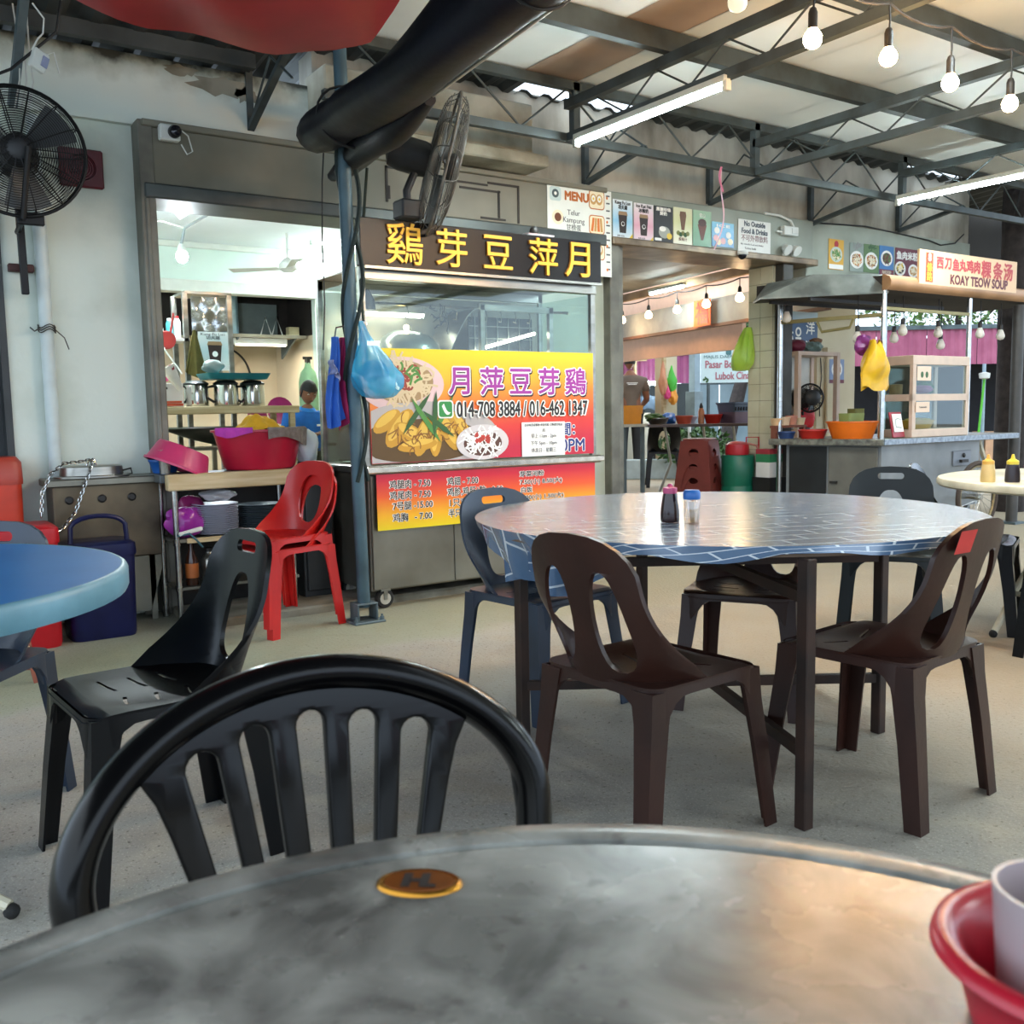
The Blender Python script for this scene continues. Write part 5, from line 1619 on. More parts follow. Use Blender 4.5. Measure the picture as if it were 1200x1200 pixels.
# knotted gathers of cloth tied beneath the rim
def gather(name, label, a0, a1, z0, z1, seed):
    r_ = random.Random(seed)
    def fn(u, v):
        a = math.radians(a0 + (a1 - a0) * u)
        rr = RC - 0.05 - 0.04 * v + 0.032 * math.sin(u * 31 + seed) * (0.3 + v) + 0.012 * math.sin(u * 67)
        return Vector((rr * math.cos(a), rr * math.sin(a), z0 + (z1 - z0) * v * (0.75 + 0.25 * math.sin(u * 9 + seed)))) + TC
    return fn
mb = MB()
fn = gather('x', '', 165, 200, 0.725, 0.56, 2)
mb.grid(fn, 60, 8)
me = bpy.data.meshes.new('cloth_gather')
me.from_pydata([tuple(v) for v in mb.v], [], mb.f)
uv = me.uv_layers.new(name='UVMap')
for lp in me.loops:
    co_ = mb.v[lp.vertex_index]
    i = lp.vertex_index
    uv.data[lp.index].uv = ((i % 61) / 60 * 0.9 + 5, (i // 61) / 8 * 0.26 + 5)
g_ = finish(me, 'cloth_gather', M_PLAID, None, 70)
own(g_, o)
g_.matrix_basis = Matrix.Translation(-TC)
g_.location = -TC
g_['label'] = 'gathered corner of the cloth hanging at the left'
# bottles on the cloth
t = thing('sauce_bottle', 'dark soy sauce bottle with pink cap on the plaid tablecloth', 'bottle', (2.10, 2.20, 0.7475))
MB().lathe([(0.001, 0.001), (0.028, 0.001), (0.030, 0.006), (0.030, 0.03), (0.026, 0.065), (0.022, 0.085), (0.020, 0.095), (0.001, 0.096)], 20, caps=False).build('bottle', mat('soy_sauce_glass', '#2b1412', 0.15, var=0.3, scale=20), t, smooth=50)
MB().lathe([(0.020, 0.090), (0.022, 0.091), (0.022, 0.108), (0.010, 0.112), (0.006, 0.120), (0.001, 0.121)], 16, caps=False).build('cap', mat('pink_cap', '#b8466f', 0.4), t)
t = thing('toothpick_jar', 'clear toothpick jar with blue lid beside the soy sauce bottle', 'jar', (2.12, 2.125, 0.7475))
MB().lathe([(0.022, 0.0), (0.024, 0.003), (0.024, 0.075), (0.022, 0.078)], 20).build('jar', glassmat('clear_plastic', '#e9e4dc', 0.05, 0.7), t, smooth=50)
MB().lathe([(0.001, 0.076), (0.026, 0.076), (0.027, 0.08), (0.027, 0.096), (0.022, 0.104), (0.001, 0.106)], 20, caps=False).build('lid', mat('blue_lid', '#1d5fa8', 0.35), t)
r_ = random.Random(4)
mb = MB()
for k in range(22):
    x, y = r_.uniform(-.006, .012), r_.uniform(-.012, .012)
    mb.tube([(x * 0.8 - 0.004, y * 0.8, 0.004), (x - 0.008, y, 0.068)], 0.0012, 4)
o_ = mb.build('toothpicks', mat('pale_wood', '#c7a878', 0.7), t)
o_['kind'] = 'stuff'
# ---- blue round table at the left
t = thing('round_table', 'blue plastic round table cut off by the left edge', 'table', (-0.10, 2.60, 0))
M_BT = mat('blue_table_plastic', '#2b74b8', 0.35, col2='#2367a8', scale=2, spec=0.3)
M_BE = mat('faded_blue_edge', '#6b97a8', 0.45, col2='#55808f', scale=5)
MB().lathe([(0.001, 0.752), (0.638, 0.752), (0.642, 0.748), (0.001, 0.735)], 72, caps=False).build('table_top', M_BT, t, smooth=40)
MB().lathe([(0.636, 0.7522), (0.641, 0.7526), (0.648, 0.748), (0.652, 0.738), (0.652, 0.705), (0.647, 0.693), (0.620, 0.688), (0.60, 0.735)], 72, caps=False).build('rim', M_BE, t, smooth=50)
M_CRM = mat('cream_tube_paint', '#cfc8b0', 0.45, col2='#a39a80', scale=8)
for a in (20, 140, 260):
    c_, s_ = math.cos(math.radians(a - 62)), math.sin(math.radians(a - 62))
    MB().tube([(0.06 * c_, 0.06 * s_, 0.69), (0.10 * c_, 0.10 * s_, 0.35), (0.22 * c_, 0.22 * s_, 0.12), (0.42 * c_, 0.42 * s_, 0.03)], 0.014, 8).build('leg', M_CRM, t)
    MB().ball((0.425 * c_, 0.425 * s_, 0.018), 0.018, 8, 6).build('foot_cap', mat('black_rubber', '#1b1a19'), t)
# ---- white round table at the right
t = thing('folding_table', 'white round folding table at the right edge with crossed tube legs', 'table', (4.86, 2.12, 0))
M_WT = mat('white_table_plastic', '#cfcdb8', 0.4, col2='#aeab95', scale=6)
MB().lathe([(0.001, 0.745), (0.74, 0.745), (0.755, 0.741), (0.762, 0.73), (0.762, 0.712), (0.752, 0.704), (0.72, 0.70), (0.001, 0.70)], 72, caps=False).build('table_top', M_WT, t, smooth=40)
for sx in (-1, 1):
    for sy in (-1, 1):
        MB().tube([(sx * 0.20, sy * 0.30, 0.69), (sx * 0.10, sy * 0.27, 0.52), (-sx * 0.22, sy * 0.25, 0.34), (-sx * 0.34, sy * 0.26, 0.22), (-sx * 0.47, sy * 0.29, 0.02)], 0.016, 10).build('leg', M_CRM, t)
        MB().ball((-sx * 0.475, sy * 0.29, 0.016), 0.02, 8, 6).build('foot_cap', mat('black_rubber', '#1b1a19'), t)
for x in (-0.36, 0.36):
    MB().tube([(x, -0.27, 0.2), (x, 0.27, 0.2)], 0.012, 8).build('cross_bar', M_CRM, t)
for y in (-0.28, 0.28):
    MB().beam((-0.5, y, 0.692), (0.5, y, 0.692), 0.03, 0.016).build('rail', M_CRM, t)
def squeeze(x, y, z, label, col, cap):
    t = thing('squeeze_bottle', label, 'bottle', (x, y, z), 0, 'sauce bottles on the white table')
    MB().lathe([(0.001, 0.0), (0.03, 0.0), (0.032, 0.01), (0.03, 0.05), (0.025, 0.085), (0.001, 0.09)], 18, caps=False).build('bottle', mat(col[0], col[1], 0.4), t, smooth=50)
    MB().lathe([(0.026, 0.08), (0.026, 0.095), (0.01, 0.105), (0.005, 0.125), (0.001, 0.126)], 14, caps=False).build('cap', mat(cap[0], cap[1], 0.4), t)
squeeze(4.24, 2.38, 0.745, 'pale yellow squeeze bottle on the white table', ('pale_mustard', '#d6b878'), ('mustard_cap', '#d9a84a'))
squeeze(4.30, 2.30, 0.745, 'dark sauce bottle with yellow cap on the white table', ('dark_sauce', '#2a2630'), ('yellow_cap', '#d8c23a'))
t = thing('condiment_tray', 'white plastic tub with red rim on the white table at the right edge', 'tray', (4.36, 2.19, 0.745), 0.4)
MB().loft([[Vector((a, b, z)) for a, b in rrect(-0.10 * s, -0.07 * s, 0.10 * s, 0.07 * s, 0.02)] for s, z in ((0.88, 0.0), (1.0, 0.07), (0.95, 0.07), (0.84, 0.006))]).build('tub', mat('old_white_plastic', '#cfcabc', 0.4), t, smooth=30)
MB().loft([[Vector((a, b, z)) for a, b in rrect(-0.103 * s, -0.073 * s, 0.103 * s, 0.073 * s, 0.02)] for s, z in ((1.0, 0.068), (1.02, 0.08), (0.94, 0.08), (0.94, 0.068))]).build('rim', mat('red_rim', '#a82c33', 0.4), t, smooth=30)
# ================================================================ LEFT SIDE: WORK TABLE, STOVE, COOLERS
M_CHROME = mat('bright_tube_steel', '#b9bab8', 0.2, metal=1.0, var=0.15, scale=30)
M_WOOD = mat('pale_bench_wood', '#cdb993', 0.6, col2='#b39a6e', scale=3, stretch=(1, 12, 12))
t = thing('work_table', 'steel legged work table with pale wooden front plank under red basins', 'table', (1.36, 5.18, 0))
MB().b2((1.33, 5.26, 0.755), (2.10, 5.49, 0.80)).build('table_top', mat('grey_table_slab', '#5c6266', 0.4, metal=0.4, col2='#484d50', scale=4), t, w=True, bevel=0.004)
MB().b2((1.355, 5.20, 0.715), (2.10, 5.26, 0.802)).build('front_plank', M_WOOD, t, w=True, bevel=0.006)
for x, y in ((1.405, 5.27), (1.375, 5.46), (2.06, 5.27), (2.06, 5.46)):
    lg_ = MB().tube([(x, y, 0.0), (x, y, 0.755)], 0.017, 12).build('leg', M_CHROME, t, w=True)
    for z in (0.18, 0.43):
        MB().tube([(x, y, z - 0.015), (x, y, z + 0.015)], 0.022, 12).build('collar', M_CHROME, lg_, w=True)
MB().b2((1.39, 5.25, 0.43), (2.08, 5.49, 0.448)).build('middle_shelf', M_INOXD, t, w=True)
MB().b2((1.39, 5.25, 0.17), (2.08, 5.49, 0.185)).build('lower_shelf', M_INOXD, t, w=True)
MB().b2((1.45, 5.235, 0.425), (1.95, 5.25, 0.452)).build('shelf_edge', M_WOOD, t, w=True, bevel=0.003)
def basin(name, label, c, rx, ry, h, m, M=None, grp=None, cat='basin', flare=0.82):
    mb = MB()
    prof = [(0.001, 0.006), (flare * 0.93, 0.006), (0.97, h), (1.06, h), (1.06, h - 0.012), (1.0, h - 0.014), (flare, 0.012), (flare * 0.94, 0.0), (0.001, 0.0)]
    for r, z in prof:
        pass
    mb.lathe(prof, 36, (0, 0, 0), M, caps=False, sx=rx, sy=ry)
    o = mb.build(name, m, None, smooth=55)
    o.matrix_basis = Matrix.Translation(c)
    o.location = c
    return tag(o, label, cat, grp)
M_RBAS = mat('crimson_basin', '#bc1c38', 0.32, col2='#a3172f', scale=3)
basin('basin', 'large crimson basin draped with cloths on the work table', (1.915, 5.36, 0.803), 0.255, 0.17, 0.225, M_RBAS, flare=0.80)
basin('basin', 'pink oval basin tipped on its side at the left end of the work table', (1.495, 5.36, 0.935), 0.17, 0.16, 0.12, mat('rose_basin', '#c43a67', 0.35, var=0.1), Matrix.Rotation(PI + 0.42, 3, 'Y'), flare=0.84)
basin('blue_tub', 'blue tub beneath the tipped pink basin', (1.40, 5.42, 0.803), 0.08, 0.06, 0.075, mat('blue_tub_plastic', '#1d5aa6', 0.4), cat='tub')
t = thing('tumbler', 'clear tumbler standing by the tipped pink basin', 'cup', (1.37, 5.30, 0.803))
MB().lathe([(0.028, 0), (0.033, 0.13), (0.030, 0.13), (0.026, 0.004)], 18).build('cup', glassmat('clear_plastic'), t)
def cloth_over(name, label, c, rx, ry, a0, a1, zt, inner, drop, m, seed):
    """cloth lying over the rim of an oval basin between two angles"""
    r_ = random.Random(seed)
    ph = r_.uniform(0, 6)
    def fn(u, v):
        a = math.radians(a0 + (a1 - a0) * u)
        s = inner + drop
        d = v * s
        if d < inner:
            q = d / inner
            k = 0.70 + 0.38 * q
            z = zt + 0.012 - 0.05 * (1 - q) + 0.012 * math.sin(9 * u + 5 * q + ph) * (1 - q)
        else:
            q = (d - inner)
            dr = q * (0.75 + 0.25 * math.sin(5 * u + ph))
            k = 1.09 - 0.25 * dr + 0.02 * math.sin(20 * u + ph)
            z = zt + 0.012 - dr
        return Vector((c[0] + rx * k * math.cos(a), c[1] + ry * k * math.sin(a), z))
    return tag(MB().sheet(fn, 26, 14, 0.004).build(name, m, None, smooth=60), label, 'cloth')
BC = (1.915, 5.36)
cloth_over('cloth', 'magenta cloth over the left rim of the crimson basin', BC, 0.255, 0.17, 196, 250, 1.028, 0.10, 0.055, mat('magenta_cloth', '#b0369b', 0.8, bump=0.2, bscale=90), 2)
cloth_over('cloth', 'grey brown towel over the right rim of the crimson basin', BC, 0.255, 0.17, 268, 352, 1.028, 0.12, 0.11, mat('taupe_towel', '#8d7f78', 0.95, col2='#75675f', scale=30, bump=0.4, bscale=120), 5)
mb = MB()
mb.sheet(lambda u, v: (BC[0] + 0.20 * (u - 0.5) * 2 * 0.62 - 0.01, BC[1] - 0.02 + 0.2 * (v - 0.5), 1.022 + 0.085 * math.sin(PI * u) * math.sin(PI * v) + 0.012 * math.sin(14 * u + 6 * v) + 0.008 * math.sin(23 * v)), 20, 14, 0.004)
tag(mb.build('cloth', mat('yellow_cloth', '#d9a51e', 0.8, var=0.15, bump=0.2, bscale=60), None, smooth=60), 'yellow cloth heaped in the crimson basin', 'cloth')
# plates, stacked singly
M_PLW = mat('white_melamine', '#cfd0e0', 0.35, var=0.05)
M_PLG = mat('grey_blue_melamine', '#5d6a72', 0.35, var=0.1)
def plate_one(m, name):
    mb = MB().lathe([(0.001, 0.004), (0.07, 0.004), (0.095, 0.012), (0.125, 0.018), (0.126, 0.0205), (0.093, 0.0155), (0.07, 0.0075), (0.001, 0.0075)], 24, caps=False)
    return mb.build(name, m, None, smooth=50)
WHL = ['topmost white plate of the stack on the work table shelf', 'white plate in the stack on the work table shelf']
o = plate_one(M_PLW, 'white_plate')
for k in range(16):
    q = o if k == 15 else o.copy()
    if k < 15:
        C.objects.link(q)
    q.location = (1.645 + 0.002 * math.sin(3 * k), 5.36, 0.446 + 0.0105 * k)
    tag(q, WHL[0] if k == 15 else WHL[1], 'plate', 'white plates in a stack')
o = plate_one(M_PLG, 'grey_plate')
for k in range(13):
    q = o if k == 12 else o.copy()
    if k < 12:
        C.objects.link(q)
    q.location = (1.905 + 0.002 * math.cos(2 * k), 5.37, 0.446 + 0.0115 * k)
    tag(q, 'topmost blue grey plate of the stack on the work table shelf' if k == 12 else 'blue grey plate in the stack beside the white plates', 'plate', 'blue grey plates in a stack')
def crumple(name, label, cat, c, r, m, seed, amp=0.12, knot=None, group=None, n=22, k=14, build=True, parent=None):
    r_ = random.Random(seed)
    fs = [(r_.uniform(2, 6), r_.uniform(2, 6), r_.uniform(0, 6), r_.uniform(0.4, 1)) for _ in range(6)]
    mb = MB()
    def fn(u, v):
        a, b = 2 * PI * u, PI * v
        d = 1 + amp * sum(w * math.sin(round(f) * a + p) * math.sin(g * b + p * 2) for f, g, p, w in fs) * 0.6 * math.sin(b)
        x, y, z = math.sin(b) * math.cos(a) * d, math.sin(b) * math.sin(a) * d, math.cos(b) * d
        if knot and z > 0:
            q = z ** 1.2
            sh = 1 - knot * q
            x, y = x * sh, y * sh
            z = z * (1 + knot * 0.7 * q)
        return Vector((c[0] + r[0] * x, c[1] + r[1] * y, c[2] + r[2] * z))
    mb.grid(fn, n, k)
    o = mb.build(name, m, parent, smooth=30)
    return tag(o, label, cat, group) if label else o
M_PURP = mat('purple_plastic_bag', '#9b2b95', 0.3, col2='#7c1f7a', scale=6)
crumple('plastic_bag', 'crumpled purple plastic bag on the middle shelf of the work table', 'bag', (1.46, 5.31, 0.535), (0.10, 0.055, 0.085), M_PURP, 3, 0.2)
crumple('plastic_bag', 'dark magenta plastic bag behind the purple bag on the work table shelf', 'bag', (1.53, 5.43, 0.56), (0.085, 0.05, 0.11), mat('dark_magenta_bag', '#7d1a52', 0.35, var=0.2), 8, 0.2)
crumple('clear_bag', 'clear plastic bag of cups lying on top of the white plates', 'bag', (1.66, 5.35, 0.668), (0.095, 0.07, 0.035), mat('cloudy_plastic', '#b5b4b8', 0.25, var=0.1), 12, 0.2)
t = thing('napkin_bundle', 'white folded bundle tied to the front leg of the work table', 'bundle', (1.44, 5.235, 0.47))
MB().box((0.03, 0, 0.02), (0.13, 0.02, 0.022), M=Matrix.Rotation(-0.2, 3, 'Y')).build('paper', mat('paper_white', '#dcdad2', 0.7), t, bevel=0.004)
MB().tube([(-0.04, 0.0, 0.0), (0.02, -0.012, 0.01), (0.06, 0.0, -0.03), (0.09, 0, -0.07)], 0.006, 6).build('ribbon', mat('teal_ribbon', '#35606e', 0.5), t)
t = thing('brown_bottle', 'brown glass bottle with orange label on the bottom shelf', 'bottle', (1.49, 5.32, 0.186))
MB().lathe([(0.001, 0.0), (0.033, 0.0), (0.035, 0.01), (0.035, 0.14), (0.015, 0.19), (0.013, 0.23), (0.001, 0.231)], 18, caps=False).build('glass', mat('brown_bottle_glass', '#3b2015', 0.15), t, smooth=50)
MB().lathe([(0.0355, 0.04), (0.0357, 0.045), (0.0357, 0.115), (0.0355, 0.12)], 18, caps=False).build('label', mat('orange_label', '#b6642a', 0.5), t)
t = thing('steel_flask', 'dull steel flask beside the brown bottle on the bottom shelf', 'flask', (1.60, 5.36, 0.186))
MB().lathe([(0.001, 0.0), (0.045, 0.0), (0.047, 0.12), (0.03, 0.15), (0.02, 0.16), (0.02, 0.18), (0.001, 0.182)], 20, caps=False).build('body', M_INOX, t, smooth=50)
MB().lathe([(0.02, 0.17), (0.024, 0.17), (0.024, 0.19), (0.001, 0.192)], 16, caps=False).build('lid', M_SOCK, t)
t = thing('dark_counter', 'black steel cabinet between the work table and the chicken stall', 'counter', (2.12, 5.24, 0))
M_DKC = mat('black_steel_cabinet', '#26282a', 0.4, metal=0.3, var=0.25, scale=4)
MB().b2((0, 0.02, 0.04), (0.195, 0.36, 0.77)).build('body', M_DKC, t, bevel=0.006)
MB().b2((-0.005, -0.01, 0.77), (0.2, 0.37, 0.80)).build('top', M_DKC, t, bevel=0.005)
MB().b2((0.015, 0.005, 0.08), (0.18, 0.02, 0.74)).build('door', M_DKC, t, bevel=0.004)
t = thing('waste_bin', 'white waste bag in a dark bin on the counter beside the post', 'bag', (2.22, 5.40, 0.802))
crumple('bag', None, None, (0, 0, 0.11), (0.07, 0.06, 0.11), mat('white_bag_plastic', '#d4d6da', 0.4, var=0.05), 31, 0.15, parent=t)
MB().lathe([(0.055, 0.0), (0.062, 0.03), (0.058, 0.03), (0.05, 0.004)], 18).build('tray', M_DKC, t)

# ---- stove with its pot lid and chain
t = thing('steel_stove', 'grimy steel soup stove with three dark knob holes against the white wall', 'stove', (0.83, 5.40, 0))
M_STV = mat('greasy_stove_steel', '#6d604c', 0.4, metal=0.5, col2='#40362a', scale=3, lo=0.3, hi=0.6)
MB().b2((0.0, 0.0, 0.36), (0.53, 0.22, 0.76)).build('body', M_STV, t, bevel=0.006)
MB().b2((-0.03, -0.03, 0.755), (0.555, 0.225, 0.795)).build('top', M_INOXD, t, bevel=0.006)
MB().prism([(0.04, 0.36), (0.53, 0.36), (0.53, 0.28), (0.46, 0.05), (0.12, 0.05)], 0.03, 0.2, lambda a, b, h: Vector((a, h, b))).build('lower_body', M_INOXD, t, smooth=0)
for x in (0.06, 0.48):
    MB().b2((x - 0.015, 0.03, 0), (x + 0.015, 0.06, 0.36)).b2((x - 0.015, 0.17, 0), (x + 0.015, 0.2, 0.36)).build('leg', M_INOXD, t, smooth=0)
for x in (0.075, 0.235, 0.385):
    MB().lathe([(0.001, 0.0), (0.02, 0.0), (0.022, -0.006), (0.014, -0.012), (0.001, -0.012)], 16, (x, -0.001, 0.685), Matrix.Rotation(-PI / 2, 3, 'X'), caps=False).build('knob', mat('black_bakelite', '#1f1c1a'), t)
t = thing('pot_lid', 'round steel pot lid lying on the steel stove', 'lid', (1.04, 5.49, 0.796))
MB().lathe([(0.001, 0.06), (0.14, 0.062), (0.155, 0.055), (0.16, 0.012), (0.19, 0.008), (0.19, 0.0), (0.001, 0.0)], 40, caps=False, sy=0.62).build('lid', M_INOX, t, smooth=40)
MB().tube([(0.15, -0.03, 0.03), (0.19, -0.04, 0.04), (0.20, -0.02, 0.01), (0.16, 0.0, 0.01)], 0.005, 6).build('handle', M_CHROME, t)
MB().tube([(-0.02, 0.02, 0.06), (-0.01, 0.02, 0.085), (0.02, 0.02, 0.085), (0.025, 0.02, 0.06)], 0.007, 8).build('grip', M_CHROME, t)
def chain(name, label, pts, n):
    t = thing(name, label, 'chain', pts[0])
    cp = [Vector(p) for p in pts]
    seg = [(b - a).length for a, b in zip(cp, cp[1:])]
    L_ = sum(seg)
    link = MB().tube([Vector((0.0105 * math.cos(a) + (0.007 if math.cos(a) > 0 else -0.007), 0.007 * math.sin(a), 0)) for a in [2 * PI * k / 12 for k in range(12)]], 0.0026, 5, closed=True)
    first = None
    for i in range(n):
        d = L_ * (i + 0.5) / n
        k = 0
        while k < len(seg) - 1 and d > seg[k]:
            d -= seg[k]
            k += 1
        p = cp[k].lerp(cp[k + 1], min(1, d / seg[k]))
        x, y, z = frame_of(cp[k + 1] - cp[k])
        if i % 2:
            x, y = y, -x
        if first is None:
            o = link.build('link', M_CHROME, t)
            first = o
        else:
            o = first.copy()
            C.objects.link(o)
            own(o, t)
        m = Matrix((z, x, y)).transposed().to_4x4()
        m.translation = p - cp[0]
        o.matrix_basis = m
    return t
chain('steel_chain', 'steel chain looping from the pot lid down to the coolers', [(1.03, 5.40, 0.893), (0.97, 5.36, 0.885), (0.88, 5.33, 0.88), (0.815, 5.32, 0.83), (0.77, 5.32, 0.74), (0.755, 5.30, 0.62)], 22)
chain('steel_chain', 'steel chain hanging from the pot lid across the stove front', [(1.03, 5.39, 0.893), (1.0, 5.35, 0.82), (0.965, 5.34, 0.74), (0.92, 5.33, 0.63), (0.86, 5.30, 0.565), (0.79, 5.27, 0.525)], 24)
# ---- cool boxes and bin
def cooler(name, label, c, w_, d_, h_, body, lid, cat='cooler', handle=True):
    t = thing(name, label, cat, c)
    def ring(s, z, r=0.05):
        return [Vector((a, b, z)) for a, b in rrect(-w_ / 2 * s, -d_ / 2 * s, w_ / 2 * s, d_ / 2 * s, r)]
    MB().loft([ring(0.92, 0.0), ring(0.95, 0.02), ring(1.0, h_ * 0.85)]).build('body', body, t, smooth=40)
    MB().loft([ring(1.04, h_ * 0.85), ring(1.05, h_ * 0.87), ring(1.03, h_ * 0.97), ring(0.9, h_)]).build('lid', lid, t, smooth=40)
    if handle:
        pts = [(-w_ / 2 * 0.82, -d_ * 0.3, h_ * 0.9)] + [(w_ / 2 * 0.82 * -math.cos(PI * k / 10), -d_ * 0.3, h_ + 0.02 + 0.11 * math.sin(PI * k / 10) ** 0.5) for k in range(1, 10)] + [(w_ / 2 * 0.82, -d_ * 0.3, h_ * 0.9)]
        MB().tube(pts, 0.012, 8).build('handle', lid, t)
    return t
M_NBL = mat('navy_cooler_plastic', '#141840', 0.35, var=0.2, spec=0.3)
cooler('cool_box', 'dark blue cool box with raised handle standing before the steel stove', (0.985, 5.21, 0), 0.33, 0.27, 0.49, M_NBL, M_NBL)
M_REDC = mat('red_cooler_plastic', '#b3141f', 0.35, var=0.12)
cooler('cool_box', 'red cool box standing left of the dark blue cool box', (0.64, 5.18, 0), 0.30, 0.28, 0.60, M_REDC, M_REDC, 'cooler', False)
cooler('red_bin', 'tall orange red bin at the left edge behind the blue chair', (0.545, 5.50, 0), 0.30, 0.22, 0.92, mat('orange_red_bin', '#c23a22', 0.4, var=0.12), mat('orange_red_bin_lid', '#a83a2a', 0.4), 'bin', False)
t = thing('wooden_stool', 'low reddish wooden stool under the blue table at the left edge', 'stool', (0.42, 4.55, 0))
M_RW = mat('reddish_wood', '#8b4e3a', 0.6, var=0.2)
MB().b2((-0.16, -0.14, 0.28), (0.15, 0.14, 0.31)).build('seat', M_RW, t, bevel=0.005)
for sx in (-1, 1):
    for sy in (-1, 1):
        MB().beam((sx * 0.11, sy * 0.10, 0.28), (sx * 0.15, sy * 0.13, 0), 0.026).build('leg', M_RW, t, smooth=0)
MB().beam((-0.13, -0.12, 0.15), (0.13, -0.12, 0.15), 0.04, 0.02).build('stretcher', mat('pale_bench_wood', '#cdb993'), t, smooth=0)

# ---- cloths and bag hung on the post
t = thing('hanging_cloth', 'folded blue and magenta umbrella cloth hanging beside the blue grey post', 'cloth', (2.10, 4.68, 1.5))
def hang(x0, w0, w1, z0, z1, y, m, nm, seed):
    def fn(u, v):
        w = w0 + (w1 - w0) * v
        return Vector((x0 + (u - 0.5) * w + 0.012 * math.sin(5 * v + seed), y - 0.035 * math.sin(PI * u) + 0.016 * math.sin(13 * u + seed + 3 * v) * (0.3 + v), z0 + (z1 - z0) * v - 0.03 * math.sin(3 * u + seed) * v))
    MB().sheet(fn, 16, 12, 0.004).build(nm, m, t, smooth=60)
hang(-0.02, 0.03, 0.10, 0.0, -0.44, -0.02, mat('royal_blue_cloth', '#1f58b4', 0.7, var=0.15), 'blue_cloth', 1)
hang(0.035, 0.03, 0.09, 0.0, -0.46, 0.0, mat('crimson_cloth', '#9d1650', 0.7, var=0.15), 'magenta_cloth', 2.4)
hang(-0.04, 0.02, 0.05, -0.12, -0.22, -0.045, mat('checked_cloth', '#8189b0', 0.7, var=0.3, scale=40), 'checked_cloth', 4)
MB().tube([(0.0, 0.0, 0.0), (0.01, 0, 0.05), (0.05, -0.02, 0.06), (0.08, -0.03, 0.02)], 0.005, 6).build('hook', M_CHROME, t)
t = thing('plastic_bag', 'translucent blue plastic bag hanging from the post before the banner', 'bag', (2.285, 4.56, 1.18))
M_BBAG = mat('blue_carrier_bag', '#45b4dc', 0.25, col2='#2b9acb', scale=4, alpha=0.62)
def bag(u, v):
    a = 2 * PI * u
    prof = [(0.03, 0.0), (0.085, 0.01), (0.125, 0.06), (0.135, 0.12), (0.105, 0.19), (0.065, 0.25), (0.03, 0.32), (0.016, 0.40)]
    f = v * (len(prof) - 1)
    i = min(int(f), len(prof) - 2)
    r = prof[i][0] + (prof[i + 1][0] - prof[i][0]) * (f - i)
    z = prof[i][1] + (prof[i + 1][1] - prof[i][1]) * (f - i)
    d = 1 + 0.10 * math.sin(5 * a + 6 * v) + 0.07 * math.sin(9 * a - 9 * v) + 0.05 * math.sin(3 * a + 2)
    off = -0.085 * (z / 0.4) ** 1.3
    return Vector((r * d * math.cos(a) + off, r * 0.6 * d * math.sin(a) + 0.02 * z / 0.4, z))
MB().grid(bag, 40, 24).build('bag', M_BBAG, t, smooth=50)
crumple('contents', None, None, (-0.02, 0, 0.14), (0.075, 0.04, 0.06), mat('purple_contents', '#4a3a86', 0.6), 5, 0.2, parent=t)
crumple('contents', None, None, (0.03, 0, 0.07), (0.085, 0.045, 0.05), mat('pale_contents', '#a9cdd8', 0.6), 6, 0.2, parent=t)

# ================================================================ ROOM BEHIND THE SHUTTER
t = thing('kitchen_bench', 'wooden topped kitchen bench carrying steel jugs inside the room', 'bench', (1.5, 7.1, 0.15))
MB().b2((1.45, 7.02, 1.125), (2.84, 7.5, 1.18)).build('top', M_WOOD, t, w=True, bevel=0.005)
for x in (1.5, 2.79):
    for y in (7.06, 7.45):
        MB().b2((x - 0.02, y - 0.02, 0.15), (x + 0.02, y + 0.02, 1.125)).build('leg', M_WOOD, t, w=True, smooth=0)
MB().b2((1.5, 7.08, 0.86), (2.8, 7.46, 0.88)).build('shelf', M_INOXD, t, w=True)
t = thing('serving_dish', 'wide steel serving dish on the shelf of the kitchen bench', 'dish', (2.3, 7.25, 0.881))
MB().lathe([(0.001, 0.1), (0.2, 0.11), (0.42, 0.13), (0.45, 0.14), (0.45, 0.15), (0.4, 0.12), (0.2, 0.05), (0.001, 0.0)], 36, caps=False, sy=0.4).build('dish', M_INOX, t, smooth=50)
def jug(x, y, label, s=1.0):
    t = thing('steel_jug', label, 'jug', (x, y, 1.181), 0, 'steel jugs on the bench')
    MB().lathe([(0.001, 0.0), (0.088 * s, 0.0), (0.09 * s, 0.01), (0.088 * s, 0.15), (0.082 * s, 0.165), (0.001, 0.166)], 26, caps=False).build('body', mat('mirror_steel', '#c9c8c3', 0.12, metal=1.0, var=0.1), t, smooth=40)
    MB().lathe([(0.09 * s, 0.16), (0.092 * s, 0.17), (0.06 * s, 0.19), (0.001, 0.195)], 24, caps=False).build('lid', mat('dark_green_lid', '#1d2524', 0.4), t)
    MB().tube([(-0.085 * s, 0, 0.15), (-0.14 * s, 0, 0.14), (-0.15 * s, 0, 0.07), (-0.09 * s, 0, 0.03)], 0.01, 8).build('handle', mat('black_bakelite', '#1f1c1a'), t)
jug(2.13, 7.25, 'dark handled steel jug on the bench, leftmost of three')
jug(2.33, 7.18, 'shiny steel jug on the bench, middle of three')
jug(2.54, 7.2, 'shiny steel jug on the bench, right of three below the teal tray')
t = thing('teal_tray', 'teal plastic tray lying across the steel jugs', 'tray', (2.40, 7.2, 1.378))
MB().loft([[Vector((a, b, z)) for a, b in rrect(-s * 0.24, -0.16 * s, s * 0.24, 0.16 * s, 0.03)] for s, z in ((0.9, 0.0), (1.0, 0.045), (0.97, 0.045), (0.88, 0.006))], caps=True).build('tray', mat('teal_plastic', '#156f78', 0.4), t, smooth=30)
